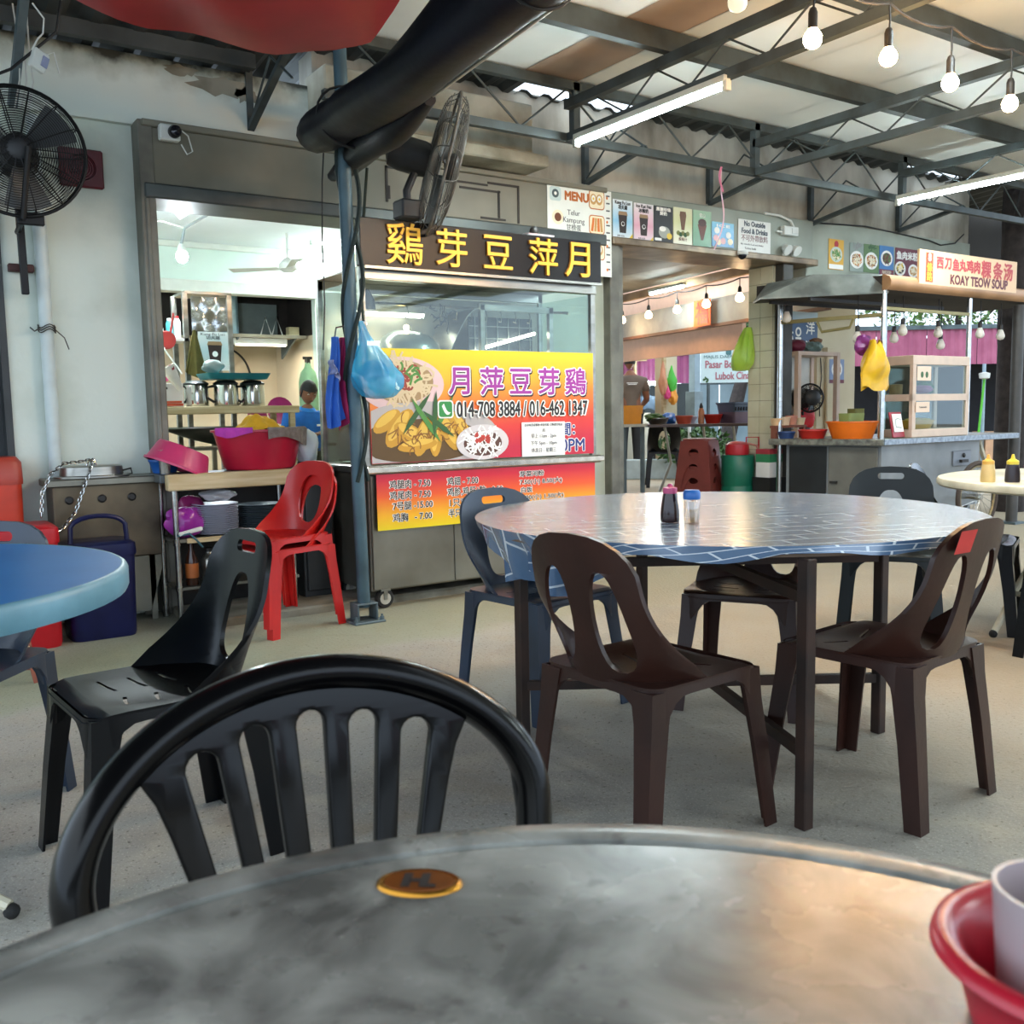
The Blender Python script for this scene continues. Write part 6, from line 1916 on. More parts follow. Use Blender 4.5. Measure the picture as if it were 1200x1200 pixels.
crumple('glass_pile', 'upturned clear glasses heaped on the teal tray', 'glasses', (2.24, 7.18, 1.475), (0.08, 0.06, 0.05), mat('greyish_glass', '#8f9996', 0.15), 44, 0.25)
t = thing('carton', 'white printed carton at the left end of the kitchen bench', 'box', (1.915, 7.2, 1.181))
MB().b2((-0.09, -0.06, 0.0), (0.09, 0.06, 0.17)).build('box', mat('carton_white', '#d9d8d6', 0.6, var=0.04), t, bevel=0.003)
decal(rrect(-0.085, 0.125, -0.02, 0.14, 0.002), face((1.915, 7.14, 1.181)), K_BLACK, t, 'printed_bar')
tag(MB().box((1.9, 7.08, 1.195), (0.16, 0.04, 0.018), 0.1).box((1.9, 7.08, 1.214), (0.14, 0.04, 0.016), -0.05).build('orange_packets', mat('orange_packet', '#c8502e', 0.5, var=0.1), None), 'flat orange packets at the bench end before the carton', 'packets')
crumple('plastic_bag', 'pink plastic bag on the white carton', 'bag', (1.86, 7.2, 1.385), (0.055, 0.04, 0.035), mat('hot_pink_bag', '#c93a78', 0.4), 9, 0.2)
# rack with foil, cup poster, shelves
t = thing('kitchen_rack', 'tall steel rack with silver foil panel standing behind the bench', 'rack', (1.7, 7.55, 0.15))
for x in (1.72, 2.16, 2.50):
    MB().b2((x - 0.018, 7.52, 0.15), (x + 0.018, 7.555, 2.05)).build('post', M_INOX, t, w=True, smooth=0)
    MB().b2((x - 0.018, 7.82, 0.15), (x + 0.018, 7.855, 2.05)).build('post', M_INOX, t, w=True, smooth=0)
MB().b2((1.7, 7.52, 1.68), (2.18, 7.85, 1.705)).build('shelf', M_WHT, t, w=True, smooth=0)
MB().b2((2.16, 7.52, 2.04), (2.52, 7.85, 2.06)).build('shelf', M_INOX, t, w=True, smooth=0)
MB().sheet(lambda u, v: (2.20 + 0.27 * u, 7.512 - 0.012 * math.sin(9 * u) * math.sin(7 * v), 1.76 + 0.26 * v), 10, 10, 0.004).build('foil_panel', mat('crinkled_foil', '#d3d5d3', 0.18, metal=1.0, var=0.1, bump=0.5, bscale=14), t, w=True)
t, F, w_, h_ = poster('cup_poster', 'pale iced coffee cup poster fixed to the kitchen rack', 'poster', 2.24, 1.46, 2.47, 1.755, 7.505, gradmat('cup_print', ((0, '#dfe3e2'), (0.5, '#bcd3d6'), (1, '#e2e6e4')), -0.15, 0.15))
cup(F, 0.01, -0.09, 0.075, 0.11, t, flat('iced_coffee', '#2e1f1a'), flat('cup_lid', '#9c7d5a'), K_WHITE)
text('Kung Fu Luo\n功夫羅', F, 0.028, K_BLACK, t, 0, 0.115, fit=0.19, res=1)
t = thing('towel', 'olive brown towel hanging from the kitchen rack', 'towel', (2.21, 7.45, 1.76))
MB().sheet(lambda u, v: (-0.012 + (u - 0.5) * (0.02 + 0.14 * v), 0.02 * math.sin(9 * u) * v, -0.36 * v * (1 - 0.25 * abs(u - 0.5))), 8, 10, 0.006).build('cloth', mat('olive_towel', '#5d5526', 0.9, var=0.15), t)
t = thing('red_strainer', 'round red plastic strainer hanging on the rack edge', 'strainer', (1.99, 7.46, 1.68))
MB().lathe([(0.001, 0), (0.06, 0.0), (0.068, -0.01), (0.064, -0.028), (0.001, -0.03)], 22, (0, 0, 0), Matrix.Rotation(-PI / 2, 3, 'X'), caps=False).build('disc', mat('red_soft_plastic', '#c23c38', 0.5), t)
MB().tube([(0.03, -0.01, 0.05), (0.06, -0.01, 0.2)], 0.008, 6).build('handle', mat('red_soft_plastic', '#c23c38'), t)
for i, (x, h_, m_, lb) in enumerate(((2.06, 0.15, mat('teal_bottle', '#2c7f86', 0.4), 'teal bottle on the rack shelf'), (2.12, 0.17, mat('white_bottle', '#d3d8d6', 0.4), 'white bottle with red cap on the rack shelf'), (1.99, 0.10, mat('clear_grey_jar', '#9aa6a2', 0.2), 'short grey jar on the rack shelf'))):
    t = thing('bottle', lb, 'bottle', (x, 7.62, 1.706))
    MB().lathe([(0.001, 0), (0.026, 0), (0.026, h_ * 0.75), (0.014, h_ * 0.9), (0.001, h_ * 0.9)], 16, caps=False).build('body', m_, t)
    MB().lathe([(0.015, h_ * 0.88), (0.015, h_), (0.001, h_)], 12, caps=False).build('cap', K_RED if i == 1 else K_WHITE, t)
tag(MB().b2((1.76, 7.6, 1.706), (1.86, 7.7, 1.79)).build('yellow_box', mat('dull_yellow_box', '#b5a85a', 0.6), None, bevel=0.004), 'dull yellow box at the left end of the rack shelf', 'box')
t = thing('paper_cone', 'white paper cone of straws leaning by the bench', 'cone', (1.98, 7.1, 1.30))
MB().lathe([(0.02, 0.0), (0.055, 0.19), (0.05, 0.19), (0.015, 0.004)], 16, (0, 0, 0), Matrix.Rotation(-0.5, 3, 'Y')).build('cone', mat('off_white_paper', '#d8d0c8', 0.6), t)
MB().ball((-0.07, -0.03, 0.15), (0.025, 0.02, 0.03), 8, 6).build('flower', mat('dark_red_bits', '#8b2434', 0.6), t)
tag(MB().tube([(2.18, 7.5, 2.52), (2.0, 7.46, 2.55), (1.84, 7.44, 2.52), (1.80, 7.42, 2.3), (1.86, 7.38, 1.9), (1.93, 7.3, 1.6), (2.02, 7.2, 1.42)], 0.006, 6).build('white_cable', mat('white_cable', '#c9c9c4'), None), 'white cable dropping from the lamp conduit into the kitchen', 'cable')
# ceiling box, conduit, lamps, fan
struct('trim_12', MB().prism([(1.85, 2.86), (2.45, 2.86), (2.12, 2.56)], 5.9, 7.4, lambda a, b, h: Vector((a, h, b))), M_CEILR, smooth=0)
tag(MB().tube([(2.58, 7.5, 2.86), (2.44, 7.5, 2.69), (2.18, 7.5, 2.52), (2.15, 7.5, 2.40)], 0.012, 8).build('lamp_conduit', mat('grey_conduit', '#8f9494', 0.4, metal=0.5), None), 'grey bent conduit carrying the kitchen lamp below the ceiling', 'conduit')
t = thing('kitchen_lamp', 'glowing white kitchen lamp at the end of the bent conduit', 'lamp', (2.15, 7.5, 2.34))
MB().lathe([(0.02, 0.06), (0.03, 0.03), (0.03, 0.0)], 14).build('socket', M_WHT, t)
MB().ball((0, 0, -0.03), (0.045, 0.045, 0.05), 14, 10).build('globe', mat('white_lamp_glow', '#f3fff8', 0.4, var=0, emit=16), t)
l = bpy.data.lights.new('kitchen_lamp', 'POINT')
l.energy = 55
l.color = (0.86, 0.96, 1.0)
l.shadow_soft_size = 0.06
lo = bpy.data.objects.new('kitchen_lamp_light', l)
C.objects.link(lo)
own(lo, t)
lo.location = (0, 0, -0.12)
tube_light((3.95, 9.85, 2.70), (4.70, 9.85, 2.72), 'lit fluorescent tube on the room back wall, lower of two', 6, 'fluorescent tubes in the room')
tube_light((3.95, 9.3, 2.83), (4.6, 9.3, 2.84), 'lit fluorescent tube on the room ceiling, upper of two', 5, 'fluorescent tubes in the room')
t = thing('ceiling_fan', 'white ceiling fan hanging in the room behind the shutter', 'fan', (3.62, 9.1, 2.52))
MB().tube([(0, 0, 0.34), (0, 0, 0.06)], 0.012, 8).build('rod', M_WHT, t)
MB().lathe([(0.02, 0.11), (0.05, 0.09), (0.085, 0.05), (0.09, 0.0), (0.05, -0.03), (0.001, -0.035)], 20).build('motor', M_WHT, t)
for k in range(3):
    a = 2 * PI * k / 3 + 0.3
    R3 = Matrix.Rotation(a, 3, 'Z')
    MB().sheet(lambda u, v: R3 @ Vector((0.09 + 0.5 * u, (v - 0.5) * (0.07 + 0.05 * u), 0.01 + 0.02 * (v - 0.5))), 5, 3, 0.005).build('blade', M_WHT, t)
# niche shelf with its load
t = thing('niche_shelf', 'wooden shelf high in the dark niche at the back of the room', 'shelf', (3.4, 10.6, 1.97))
MB().b2((3.25, 10.3, 1.955), (4.29, 10.75, 1.99)).build('board', mat('grey_wood_shelf', '#8d8573', 0.6, var=0.15), t, w=True)
for x in (3.5, 4.15):
    MB().prism([(10.3, 1.955), (10.75, 1.955), (10.75, 1.75)], x, x + 0.02, lambda a, b, h: Vector((h, a, b))).build('bracket', M_STEELP, t, w=True, smooth=0)
struct('wall_niche_shade', MB().b2((1.35, 10.8, 2.0), (4.3, 10.85, 2.46)).b2((4.27, 10.11, 1.99), (4.299, 10.8, 2.46)).b2((1.35, 10.11, 2.445), (4.3, 10.8, 2.459)), mat('niche_shadow_board', '#1f1814', 0.8, var=0.3), smooth=0)  # dark boards stand in for the shadow in the upper niche
tag(MB().lathe([(0.10, 0.0), (0.10, 0.46), (0.09, 0.46), (0.09, 0.0)], 22, (3.45, 10.42, 1.99)).build('steel_drum', mat('blue_grey_drum', '#7c97a8', 0.35, metal=0.5, var=0.1), None, smooth=40), 'pale blue metal drum at the left end of the niche shelf', 'drum')
tag(MB().b2((3.62, 10.7, 2.0), (4.1, 10.74, 2.36)).build('grey_board', mat('slate_board', '#5e6a6a', 0.6), None), 'grey board leaning at the back of the niche shelf', 'board')
t = thing('wire_stand', 'pair of white triangular wire stands on the niche shelf', 'stand', (3.95, 10.45, 1.99))
for x in (-0.08, 0.05):
    MB().tube([(x - 0.06, 0, 0.01), (x, 0, 0.2), (x + 0.06, 0, 0.01)], 0.01, 6, closed=True).build('stand', M_WHT, t)
tag(MB().b2((4.12, 10.4, 1.99), (4.24, 10.5, 2.09)).build('cream_box', mat('cream_box', '#b9ad86', 0.6), None, bevel=0.004), 'small cream box at the right end of the niche shelf', 'box')
tag(MB().tube([Vector((3.62 + 0.34 * math.cos(a), 11.27, 1.55 + 0.36 * math.sin(a))) for a in [math.radians(-60 + 7 * k) for k in range(26)]], 0.012, 6).build('wall_hose', M_WIRE, None), 'black hose looped on the cream wall of the niche', 'hose')
t = thing('under_shelf_lamp', 'white lamp batten under the niche shelf', 'lamp', (3.78, 10.4, 1.93))
MB().b2((-0.3, -0.04, -0.05), (0.3, 0.04, 0.024)).build('batten', M_WHT, t, bevel=0.006)
MB().b2((-0.28, -0.045, -0.06), (0.28, -0.01, -0.045)).build('diffuser', mat('lamp_diffuser', '#fff1d8', 0.4, var=0, emit=3.0), t)
l = bpy.data.lights.new('shelf_lamp', 'AREA')
l.shape = 'RECTANGLE'
l.size, l.size_y, l.energy, l.color = 0.6, 0.06, 5, (1, 0.86, 0.68)
lo = bpy.data.objects.new('shelf_lamp_light', l)
C.objects.link(lo)
own(lo, t)
lo.location = (0, 0, -0.08)
t = thing('gas_cylinder', 'tall pale green gas cylinder behind the seated man', 'gas cylinder', (3.97, 9.55, 0.15))
MB().lathe([(0.001, 0), (0.095, 0), (0.10, 0.03), (0.10, 1.30), (0.08, 1.40), (0.04, 1.45), (0.03, 1.5), (0.001, 1.5)], 24, caps=False).build('body', mat('pale_green_cylinder', '#86ae84', 0.45, var=0.12), t, smooth=50)
MB().b2((-0.02, -0.03, 1.49), (0.02, 0.03, 1.55)).b2((-0.05, -0.008, 1.53), (0.05, 0.008, 1.56)).build('valve', M_SOCK, t)
t = thing('side_counter', 'low grey counter at the back of the room carrying pink bowls', 'counter', (3.3, 9.4, 0.15))
MB().b2((2.95, 9.25, 0.95), (3.78, 9.75, 1.0)).build('top', M_INOXD, t, w=True, bevel=0.005)
for x in (3.0, 3.73):
    for y in (9.3, 9.7):
        MB().b2((x - 0.02, y - 0.02, 0.15), (x + 0.02, y + 0.02, 0.95)).build('leg', M_INOXD, t, w=True, smooth=0)
M_MGB = mat('magenta_bowl_plastic', '#a62362', 0.4, var=0.12)
for i, (x, r, lb, m_) in enumerate(((3.33, 0.10, 'small magenta bowl propped on edge, left of the seated man', M_MGB), (3.56, 0.14, 'large magenta bowl propped on edge behind the seated man', M_MGB), (3.70, 0.09, 'blue bowl propped on edge at the shoulder of the seated man', mat('blue_bowl_plastic', '#1e4b9c', 0.4)))):
    tag(MB().lathe([(0.001, 0.0), (0.5, 0.0), (0.85, 0.35), (1.0, 0.75), (0.95, 0.75), (0.001, 0.08)], 22, (x, 9.4, 1.0 + r * 0.95), Matrix.Rotation(1.35, 3, 'X') @ Matrix.Diagonal((r, r, r)), caps=False).build('bowl', m_, None, smooth=50), lb, 'bowl', 'bowls propped in the room')
# papers on the wall beside the niche
t, F, w_, h_ = poster('wall_notice', 'white notice on outside food and drinks inside the room', 'notice', 4.32, 1.95, 4.58, 2.18, 9.995, flat('paper_pinkish', '#e3d8d0'))
text('No Outside\nFood & Drinks', F, 0.045, K_INK, t, 0, 0.05, fit=0.22, res=1)
text('不可外帶飲料', F, 0.04, K_INK, t, 0, -0.04, fit=0.2, res=1)
t, F, w_, h_ = poster('floral_print', 'peach paper print of red flowers below the notice inside the room', 'print', 4.33, 1.72, 4.56, 1.88, 9.995, flat('peach_paper', '#e0c4ac'))
strands(F, 0, 0, 0.1, 0.07, 26, K_RED, t, 'printed_flowers', 0.0012, 71, 0.4, 0.02)
t, F, w_, h_ = poster('yellow_card', 'yellow printed card hanging crooked on the wall inside the room', 'card', 4.34, 1.40, 4.54, 1.64, 9.99, flat('straw_card', '#d9c27a'))
strands(F, 0, 0, 0.07, 0.08, 12, K_BROWN, t, 'printed_marks', 0.0012, 73, 0.4, 0.01)
t, F, w_, h_ = poster('red_print', 'red and orange festive print low on the wall inside the room', 'print', 4.33, 1.08, 4.58, 1.34, 9.995, flat('peach_paper', '#e0c4ac'))
strands(F, 0, 0, 0.1, 0.1, 20, K_ORANGE, t, 'printed_shapes', 0.0012, 77, 0.5, 0.03)
# ================================================================ HALL BEHIND THE SECOND OPENING
HE, HN = Vector((0.2, 0.98, 0)).normalized(), Vector((0.98, -0.2, 0)).normalized()
def Hp(s, o, z):
    return Vector((6.35, 5.7, 0)) + HE * s + HN * o + Vector((0, 0, z))
HROT = math.atan2(-0.2, 0.98)          # local x along HN, local y along HE
def hbox(s0, s1, o0, o1, z0, z1, mb=None):
    mb = mb or MB()
    P8 = [Hp(s, o, z) for z in (z0, z1) for s, o in ((s0, o0), (s0, o1), (s1, o1), (s1, o0))]
    return mb.add(P8, [(3, 2, 1, 0), (4, 5, 6, 7), (0, 1, 5, 4), (1, 2, 6, 5), (2, 3, 7, 6), (3, 0, 4, 7)])
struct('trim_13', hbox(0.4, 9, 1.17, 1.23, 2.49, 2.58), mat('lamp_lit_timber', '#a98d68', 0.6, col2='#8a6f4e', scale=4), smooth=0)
struct('ceiling_hall_canvas', MB().add([Hp(0.3, 1.2, 2.60), Hp(9, 1.2, 2.60), Hp(9, -2.2, 3.0), Hp(0.3, -2.2, 3.0), Hp(0.3, 1.2, 2.62), Hp(9, 1.2, 2.62), Hp(9, -2.2, 3.02), Hp(0.3, -2.2, 3.02)], [(0, 1, 2, 3), (7, 6, 5, 4), (0, 4, 5, 1), (1, 5, 6, 2), (2, 6, 7, 3), (3, 7, 4, 0)]), mat('grey_canvas', '#6e706c', 0.7, var=0.15), smooth=0)
struct('wall_hall_fascia', hbox(0.6, 9.5, 1.36, 1.39, 2.05, 2.34), mat('pale_grey_fascia', '#8c9292', 0.55, var=0.12), smooth=0)
struct('trim_14', hbox(0.6, 9.5, 1.34, 1.41, 2.02, 2.055), mat('rusty_edge', '#6e4b34', 0.6), smooth=0)
struct('trim_15', hbox(2.2, 10, 1.55, 1.60, 1.76, 2.30), mat('peach_awning', '#d9b299', 0.7, var=0.06), smooth=0)
struct('trim_16', hbox(0.65, 11, 1.66, 1.70, 2.28, 2.72), mat('peach_awning', '#d9b299'), smooth=0)
t = thing('light_string', 'cable with warm bulbs hung along the wooden beam inside the hall', 'cable', Hp(0.5, 1.1, 2.44))
pts = []
ss = [0.6, 1.66, 2.27, 2.86, 3.5, 4.15, 4.8]
for a, b in zip(ss, ss[1:]):
    for k in range(6):
        u = k / 6
        pts.append(Hp(a + (b - a) * u, 1.12, 2.45 - 0.10 * u * (1 - u)) - Hp(0.5, 1.1, 2.44))
MB().tube(pts, 0.007, 6).build('cord', M_WIRE, t)
HL = ['glowing bulb in the hall nearest the tiled pillar', 'glowing bulb in the hall right of the red festive paper', 'glowing bulb in the hall just left of the red festive paper', 'glowing bulb in the hall, second from the left door frame', 'glowing bulb in the hall nearest the left door frame']
for i, s in enumerate((1.66, 2.27, 2.86, 3.5, 4.15)):
    t = thing('hall_bulb', HL[i], 'bulb', Hp(s, 1.12, 2.26), 0, 'warm bulbs in the hall')
    MB().tube([(0, 0, 0.19), (0, 0, 0.07)], 0.005, 5).build('drop_cord', M_WIRE, t)
    MB().lathe([(0.008, 0.11), (0.02, 0.09), (0.022, 0.04)], 12).build('socket', M_SOCK, t)
    MB().lathe([(0.018, 0.04), (0.035, 0.015), (0.047, -0.01), (0.045, -0.03), (0.03, -0.05), (0.004, -0.056)], 16).build('glass', mat('hall_bulb_glow', '#ffd39a', 0.4, var=0, emit=10), t, smooth=80)
    if i % 2 == 0:
        l = bpy.data.lights.new('hall_bulb_light', 'POINT')
        l.energy, l.color, l.shadow_soft_size = 3.5, (1, 0.66, 0.36), 0.05
        lo = bpy.data.objects.new('hall_bulb_light', l)
        C.objects.link(lo)
        own(lo, t)
        lo.location = (0, 0, -0.12)
Mf = face(Hp(2.62, 1.30, 2.19), -HE, (0, 0, 1))
t = thing('festive_paper', 'red and orange fortune paper hanging on the grey fascia inside the hall', 'decoration', Hp(2.62, 1.33, 2.19))
decal([(-0.17, -0.15), (0.17, -0.15), (0.17, 0.15), (-0.17, 0.15)], Mf, mat('orange_paper', '#cc560f', 0.6, var=0.05), t, 'paper', 0.0, 0.004)
text('福', Mf, 0.27, flat('vivid_red', '#a30f0f'), t, 0, 0, bold=0.006, lift=0.002)
t = thing('hall_tube_lamp', 'white fluorescent tube glowing above the hall bulbs', 'lamp', Hp(2.9, 1.0, 2.47))
MB().tube([-HE * 0.35, HE * 0.35], 0.018, 8).build('tube', M_TUBE, t)
MB().beam(-HE * 0.38 + Vector((0, 0, 0.03)), HE * 0.38 + Vector((0, 0, 0.03)), 0.04, 0.03).build('batten', M_BATTEN, t)

# ---- table with bowls
M_DKT = mat('dark_table_laminate', '#4a3a36', 0.35, var=0.15)
t = thing('hall_table', 'long narrow table with tube legs carrying bowls in the hall', 'table', (7.6, 7.56, 0.15))
q0, q1 = Vector((7.18, 7.88, 0)), Vector((8.25, 7.13, 0))
dv = (q1 - q0).normalized()
nv = Vector((dv.y * -1, dv.x, 0))
def tb(a0, a1, b0, b1, z0, z1, mb=None):
    mb = mb or MB()
    P8 = [q0 + dv * a + nv * b + Vector((0, 0, z)) for z in (z0, z1) for a, b in ((a0, b0), (a1, b0), (a1, b1), (a0, b1))]
    return mb.add(P8, [(3, 2, 1, 0), (4, 5, 6, 7), (0, 1, 5, 4), (1, 2, 6, 5), (2, 3, 7, 6), (3, 0, 4, 7)])
tb(0, 1.31, -0.1, 0.6, 0.905, 0.935).build('top', M_DKT, t, w=True, bevel=0.004)
for a in (0.2, 0.62, 0.95, 1.2):
    MB().tube([q0 + dv * a + Vector((0, 0, 0.905)) + nv * 0.05, q0 + dv * (a + 0.1) + Vector((0, 0, 0.5)) + nv * 0.25, q0 + dv * a + Vector((0, 0, 0.16)) + nv * 0.45], 0.016, 8).build('leg', mat('grey_tube', '#a4a6a2', 0.35, metal=0.6), t, w=True)
def on_table(a, b):
    return q0 + dv * a + nv * b + Vector((0, 0, 0.936))
def bowl(name, label, p, r, h, m, sq=0.75, grp=None, cat='bowl'):
    mb = MB().lathe([(0.001, 0.004), (r * sq, 0.004), (r * 0.97, h), (r * 1.04, h), (r * 1.04, h - 0.01), (r * 1.0, h - 0.012), (r * sq, 0.0), (0.001, 0.0)], 24, caps=False)
    o = mb.build(name, m, None, smooth=50)
    o.matrix_basis = Matrix.Translation(p)
    o.location = p
    return tag(o, label, cat, grp)
bowl('bowl', 'orange pink bowl in the middle of the hall table', on_table(0.42, 0.1), 0.095, 0.09, mat('coral_bowl', '#d4604a', 0.4, var=0.08))
bowl('bowl', 'grey steel bowl of greens left on the hall table', on_table(0.14, 0.15), 0.12, 0.07, M_INOX)
bowl('bowl', 'red bowl right of the sauce bottle on the hall table', on_table(0.73, 0.05), 0.10, 0.10, mat('red_bowl', '#b8281f', 0.4, var=0.08))
bowl('bowl', 'white bowl behind the coral bowl on the hall table', on_table(0.52, 0.4), 0.10, 0.08, mat('white_melamine', '#cfd0e0'))
bowl('bowl', 'pink bowl beside the blue bag on the hall table', on_table(0.16, 0.42), 0.07, 0.10, mat('rose_basin', '#c43a67'))
crumple('plastic_bag', 'crumpled bright blue bag on the far side of the hall table', 'bag', on_table(0.30, 0.45) + Vector((0, 0, 0.055)), (0.10, 0.08, 0.07), mat('bright_blue_bag', '#2a6cc0', 0.4), 51, 0.25)
t = thing('sauce_bottle', 'clear squeeze bottle with orange sauce on the hall table', 'bottle', on_table(0.60, 0.05))
MB().lathe([(0.001, 0), (0.033, 0), (0.035, 0.13), (0.02, 0.17), (0.001, 0.17)], 16, caps=False).build('bottle', mat('orange_sauce_bottle', '#c9855c', 0.3, var=0.2), t, smooth=50)
MB().lathe([(0.02, 0.165), (0.022, 0.185), (0.006, 0.225), (0.001, 0.226)], 12, caps=False).build('cap', K_BLACK, t)
t = thing('basket', 'blue grey perforated basket at the right end of the hall table', 'basket', on_table(0.98, 0.12))
M_BSK = mat('blue_grey_basket', '#4a5a72', 0.45, var=0.1)
M_BSK2 = mat('mauve_basket', '#6b5566', 0.45, var=0.1)
MB().loft([[Vector((a, b, z)) for a, b in rrect(-0.15 * s, -0.13 * s, 0.15 * s, 0.13 * s, 0.03)] for s, z in ((0.85, 0.0), (0.95, 0.12))]).build('lower', M_BSK2, t, smooth=30)
MB().loft([[Vector((a, b, z)) for a, b in rrect(-0.15 * s, -0.13 * s, 0.15 * s, 0.13 * s, 0.03)] for s, z in ((0.95, 0.12), (1.03, 0.20), (1.1, 0.21), (1.1, 0.225), (1.0, 0.225), (0.9, 0.13))]).build('upper', M_BSK, t, smooth=30)
for k in range(7):
    MB().b2((-0.13 + 0.042 * k, -0.136, 0.135), (-0.115 + 0.042 * k, -0.124, 0.175)).build('slot', mat('dark_void', '#1d1c1b'), t, smooth=0)
crumple('greens', 'leafy green vegetables in the grey steel bowl', 'vegetables', on_table(0.10, 0.14) + Vector((0, 0, 0.075)), (0.11, 0.08, 0.045), mat('leafy_green', '#3f6a2c', 0.7, col2='#25451c', scale=30), 61, 0.35, n=30, k=18)
# yellow crate on its own little table
t = thing('crate_table', 'small grey table behind the left door frame carrying the yellow crate', 'table', (7.02, 8.0, 0.15))
MB().b2((6.80, 7.85, 0.915), (7.16, 8.25, 0.945)).build('top', mat('grey_white_top', '#b7b4a6', 0.5), t, w=True)
for x in (6.84, 7.13):
    for y in (7.9, 8.2):
        MB().b2((x - 0.018, y - 0.018, 0.15), (x + 0.018, y + 0.018, 0.915)).build('leg', M_STEELP, t, w=True, smooth=0)
t = thing('yellow_crate', 'orange yellow plastic crate behind the left door frame', 'crate', (7.0, 8.02, 0.946))
M_YC = mat('orange_yellow_plastic', '#db8d12', 0.4, var=0.08)
MB().loft([[Vector((a, b, z)) for a, b in rrect(-0.14 * s, -0.12 * s, 0.14 * s, 0.12 * s, 0.02)] for s, z in ((0.92, 0.0), (0.96, 0.11))]).build('lower', M_YC, t, smooth=30)
MB().loft([[Vector((a, b, z)) for a, b in rrect(-0.14 * s, -0.12 * s, 0.14 * s, 0.12 * s, 0.02)] for s, z in ((1.02, 0.11), (1.06, 0.20), (0.98, 0.20), (0.92, 0.12))]).build('rim', M_YC, t, smooth=30)
# black chair, stools, drum
ch = copy_tree(blk, (8.25, 8.75, 0.15), math.radians(-42), 'black plastic chair standing before the table inside the hall', GC)
M_STL = mat('maroon_stool_plastic', '#6d2f2b', 0.35, var=0.12)
def stool(label, z0):
    t = thing('plastic_stool', label, 'stool', (6.20, 6.12, z0), HROT + 0.6, 'maroon stools in a stack')
    h = 0.45
    def ring(w_, z, r=0.04):
        return [Vector((a, b, z)) for a, b in rrect(-w_, -w_, w_, w_, r, 3)]
    MB().loft([ring(0.125, h - 0.03), ring(0.125, h - 0.006), ring(0.115, h), ring(0.02, h - 0.002, 0.01)]).build('seat', M_STL, t, smooth=40)
    for q in range(4):
        R3 = Matrix.Rotation(q * PI / 2, 3, 'Z')
        def wfn(x, y, z, R3=R3):
            w_ = 0.125 + 0.045 * (1 - y / (h - 0.02))
            return R3 @ Vector((x * w_, -w_ + z, y))
        arch = [(-0.62, 0.0)] + [(-0.62 * math.cos(PI * k / 10), 0.02 + 0.22 * math.sin(PI * k / 10)) for k in range(1, 10)] + [(0.62, 0.0)]
        out = [(-1, 0.0), (-0.66, 0.0)] + [(-0.62 * math.cos(PI * k / 10), 0.03 + 0.20 * math.sin(PI * k / 10)) for k in range(0, 11)] + [(0.66, 0.0), (1, 0.0), (0.98, h - 0.02), (-0.98, h - 0.02)]
        hole = ell(0, 0.325, 0.34, 0.035, 14)
        plate(out, [hole], 0.006, wfn, [-0.5, 0, 0.5], [0.1, 0.2, 0.3]).build('side', M_STL, t, smooth=40)
    return t
for k in range(3):
    stool(['maroon plastic stool at the bottom of the stack by the green drum', 'maroon plastic stool in the middle of the stack by the green drum', 'topmost maroon plastic stool of the stack by the green drum'][k], 0.15 + 0.12 * k)
t = thing('green_drum', 'green plastic drum standing in the doorway beside the maroon stools', 'drum', (6.43, 5.88, 0.15))
M_GD = mat('sea_green_drum', '#0f6b52', 0.4, col2='#0b5945', scale=3)
MB().lathe([(0.001, 0), (0.135, 0.0), (0.14, 0.01), (0.143, 0.26), (0.139, 0.265), (0.139, 0.275), (0.143, 0.28), (0.143, 0.53), (0.136, 0.54), (0.001, 0.54)], 30, caps=False).build('body', M_GD, t, smooth=40)
t = thing('red_canister', 'red metal canister with a hose lying on the green drum', 'canister', (6.42, 5.88, 0.691))
M_RC = mat('red_canister_paint', '#ab1f2a', 0.4, var=0.12)
MB().lathe([(0.001, 0), (0.10, 0.0), (0.105, 0.02), (0.10, 0.09), (0.06, 0.115), (0.001, 0.12)], 22, caps=False).build('body', M_RC, t, smooth=50)
MB().tube([(0.06, -0.05, 0.02), (0.06, -0.05, 0.15), (0.15, -0.11, 0.15), (0.15, -0.11, 0.02)], 0.007, 6).build('handle', M_RC, t)
MB().tube([(0.03, -0.08, 0.10), (0.07, -0.16, 0.08), (0.12, -0.20, -0.1), (0.15, -0.20, -0.35), (0.2, -0.19, -0.5)], 0.011, 8).build('hose', mat('dusty_pink_hose', '#9a6258', 0.5), t)
t = thing('plastic_bag', 'lime green plastic bag hanging on the left side of the tiled pillar', 'bag', (6.50, 5.92, 1.42))
def gb(u, v):
    a = 2 * PI * u
    prof = [(0.02, 0.0), (0.065, 0.008), (0.092, 0.06), (0.095, 0.13), (0.08, 0.22), (0.06, 0.30), (0.03, 0.38)]
    f = v * (len(prof) - 1)
    i = min(int(f), len(prof) - 2)
    r = prof[i][0] + (prof[i + 1][0] - prof[i][0]) * (f - i)
    z = prof[i][1] + (prof[i + 1][1] - prof[i][1]) * (f - i)
    d = 1 + 0.08 * math.sin(6 * a + 5 * v) + 0.06 * math.sin(11 * a)
    return Vector((r * d * math.cos(a) + 0.06 * (z / 0.38) ** 1.2, r * d * math.sin(a) - 0.03 * (z / 0.38), z))
MB().grid(gb, 30, 18).build('bag', mat('lime_green_bag', '#b9dc58', 0.35, col2='#9fc93e', scale=5, alpha=0.85), t, smooth=50)
crumple('contents', None, None, (0, 0, 0.06), (0.05, 0.05, 0.05), mat('brown_contents', '#7d7a34', 0.6), 5, 0.2, parent=t)

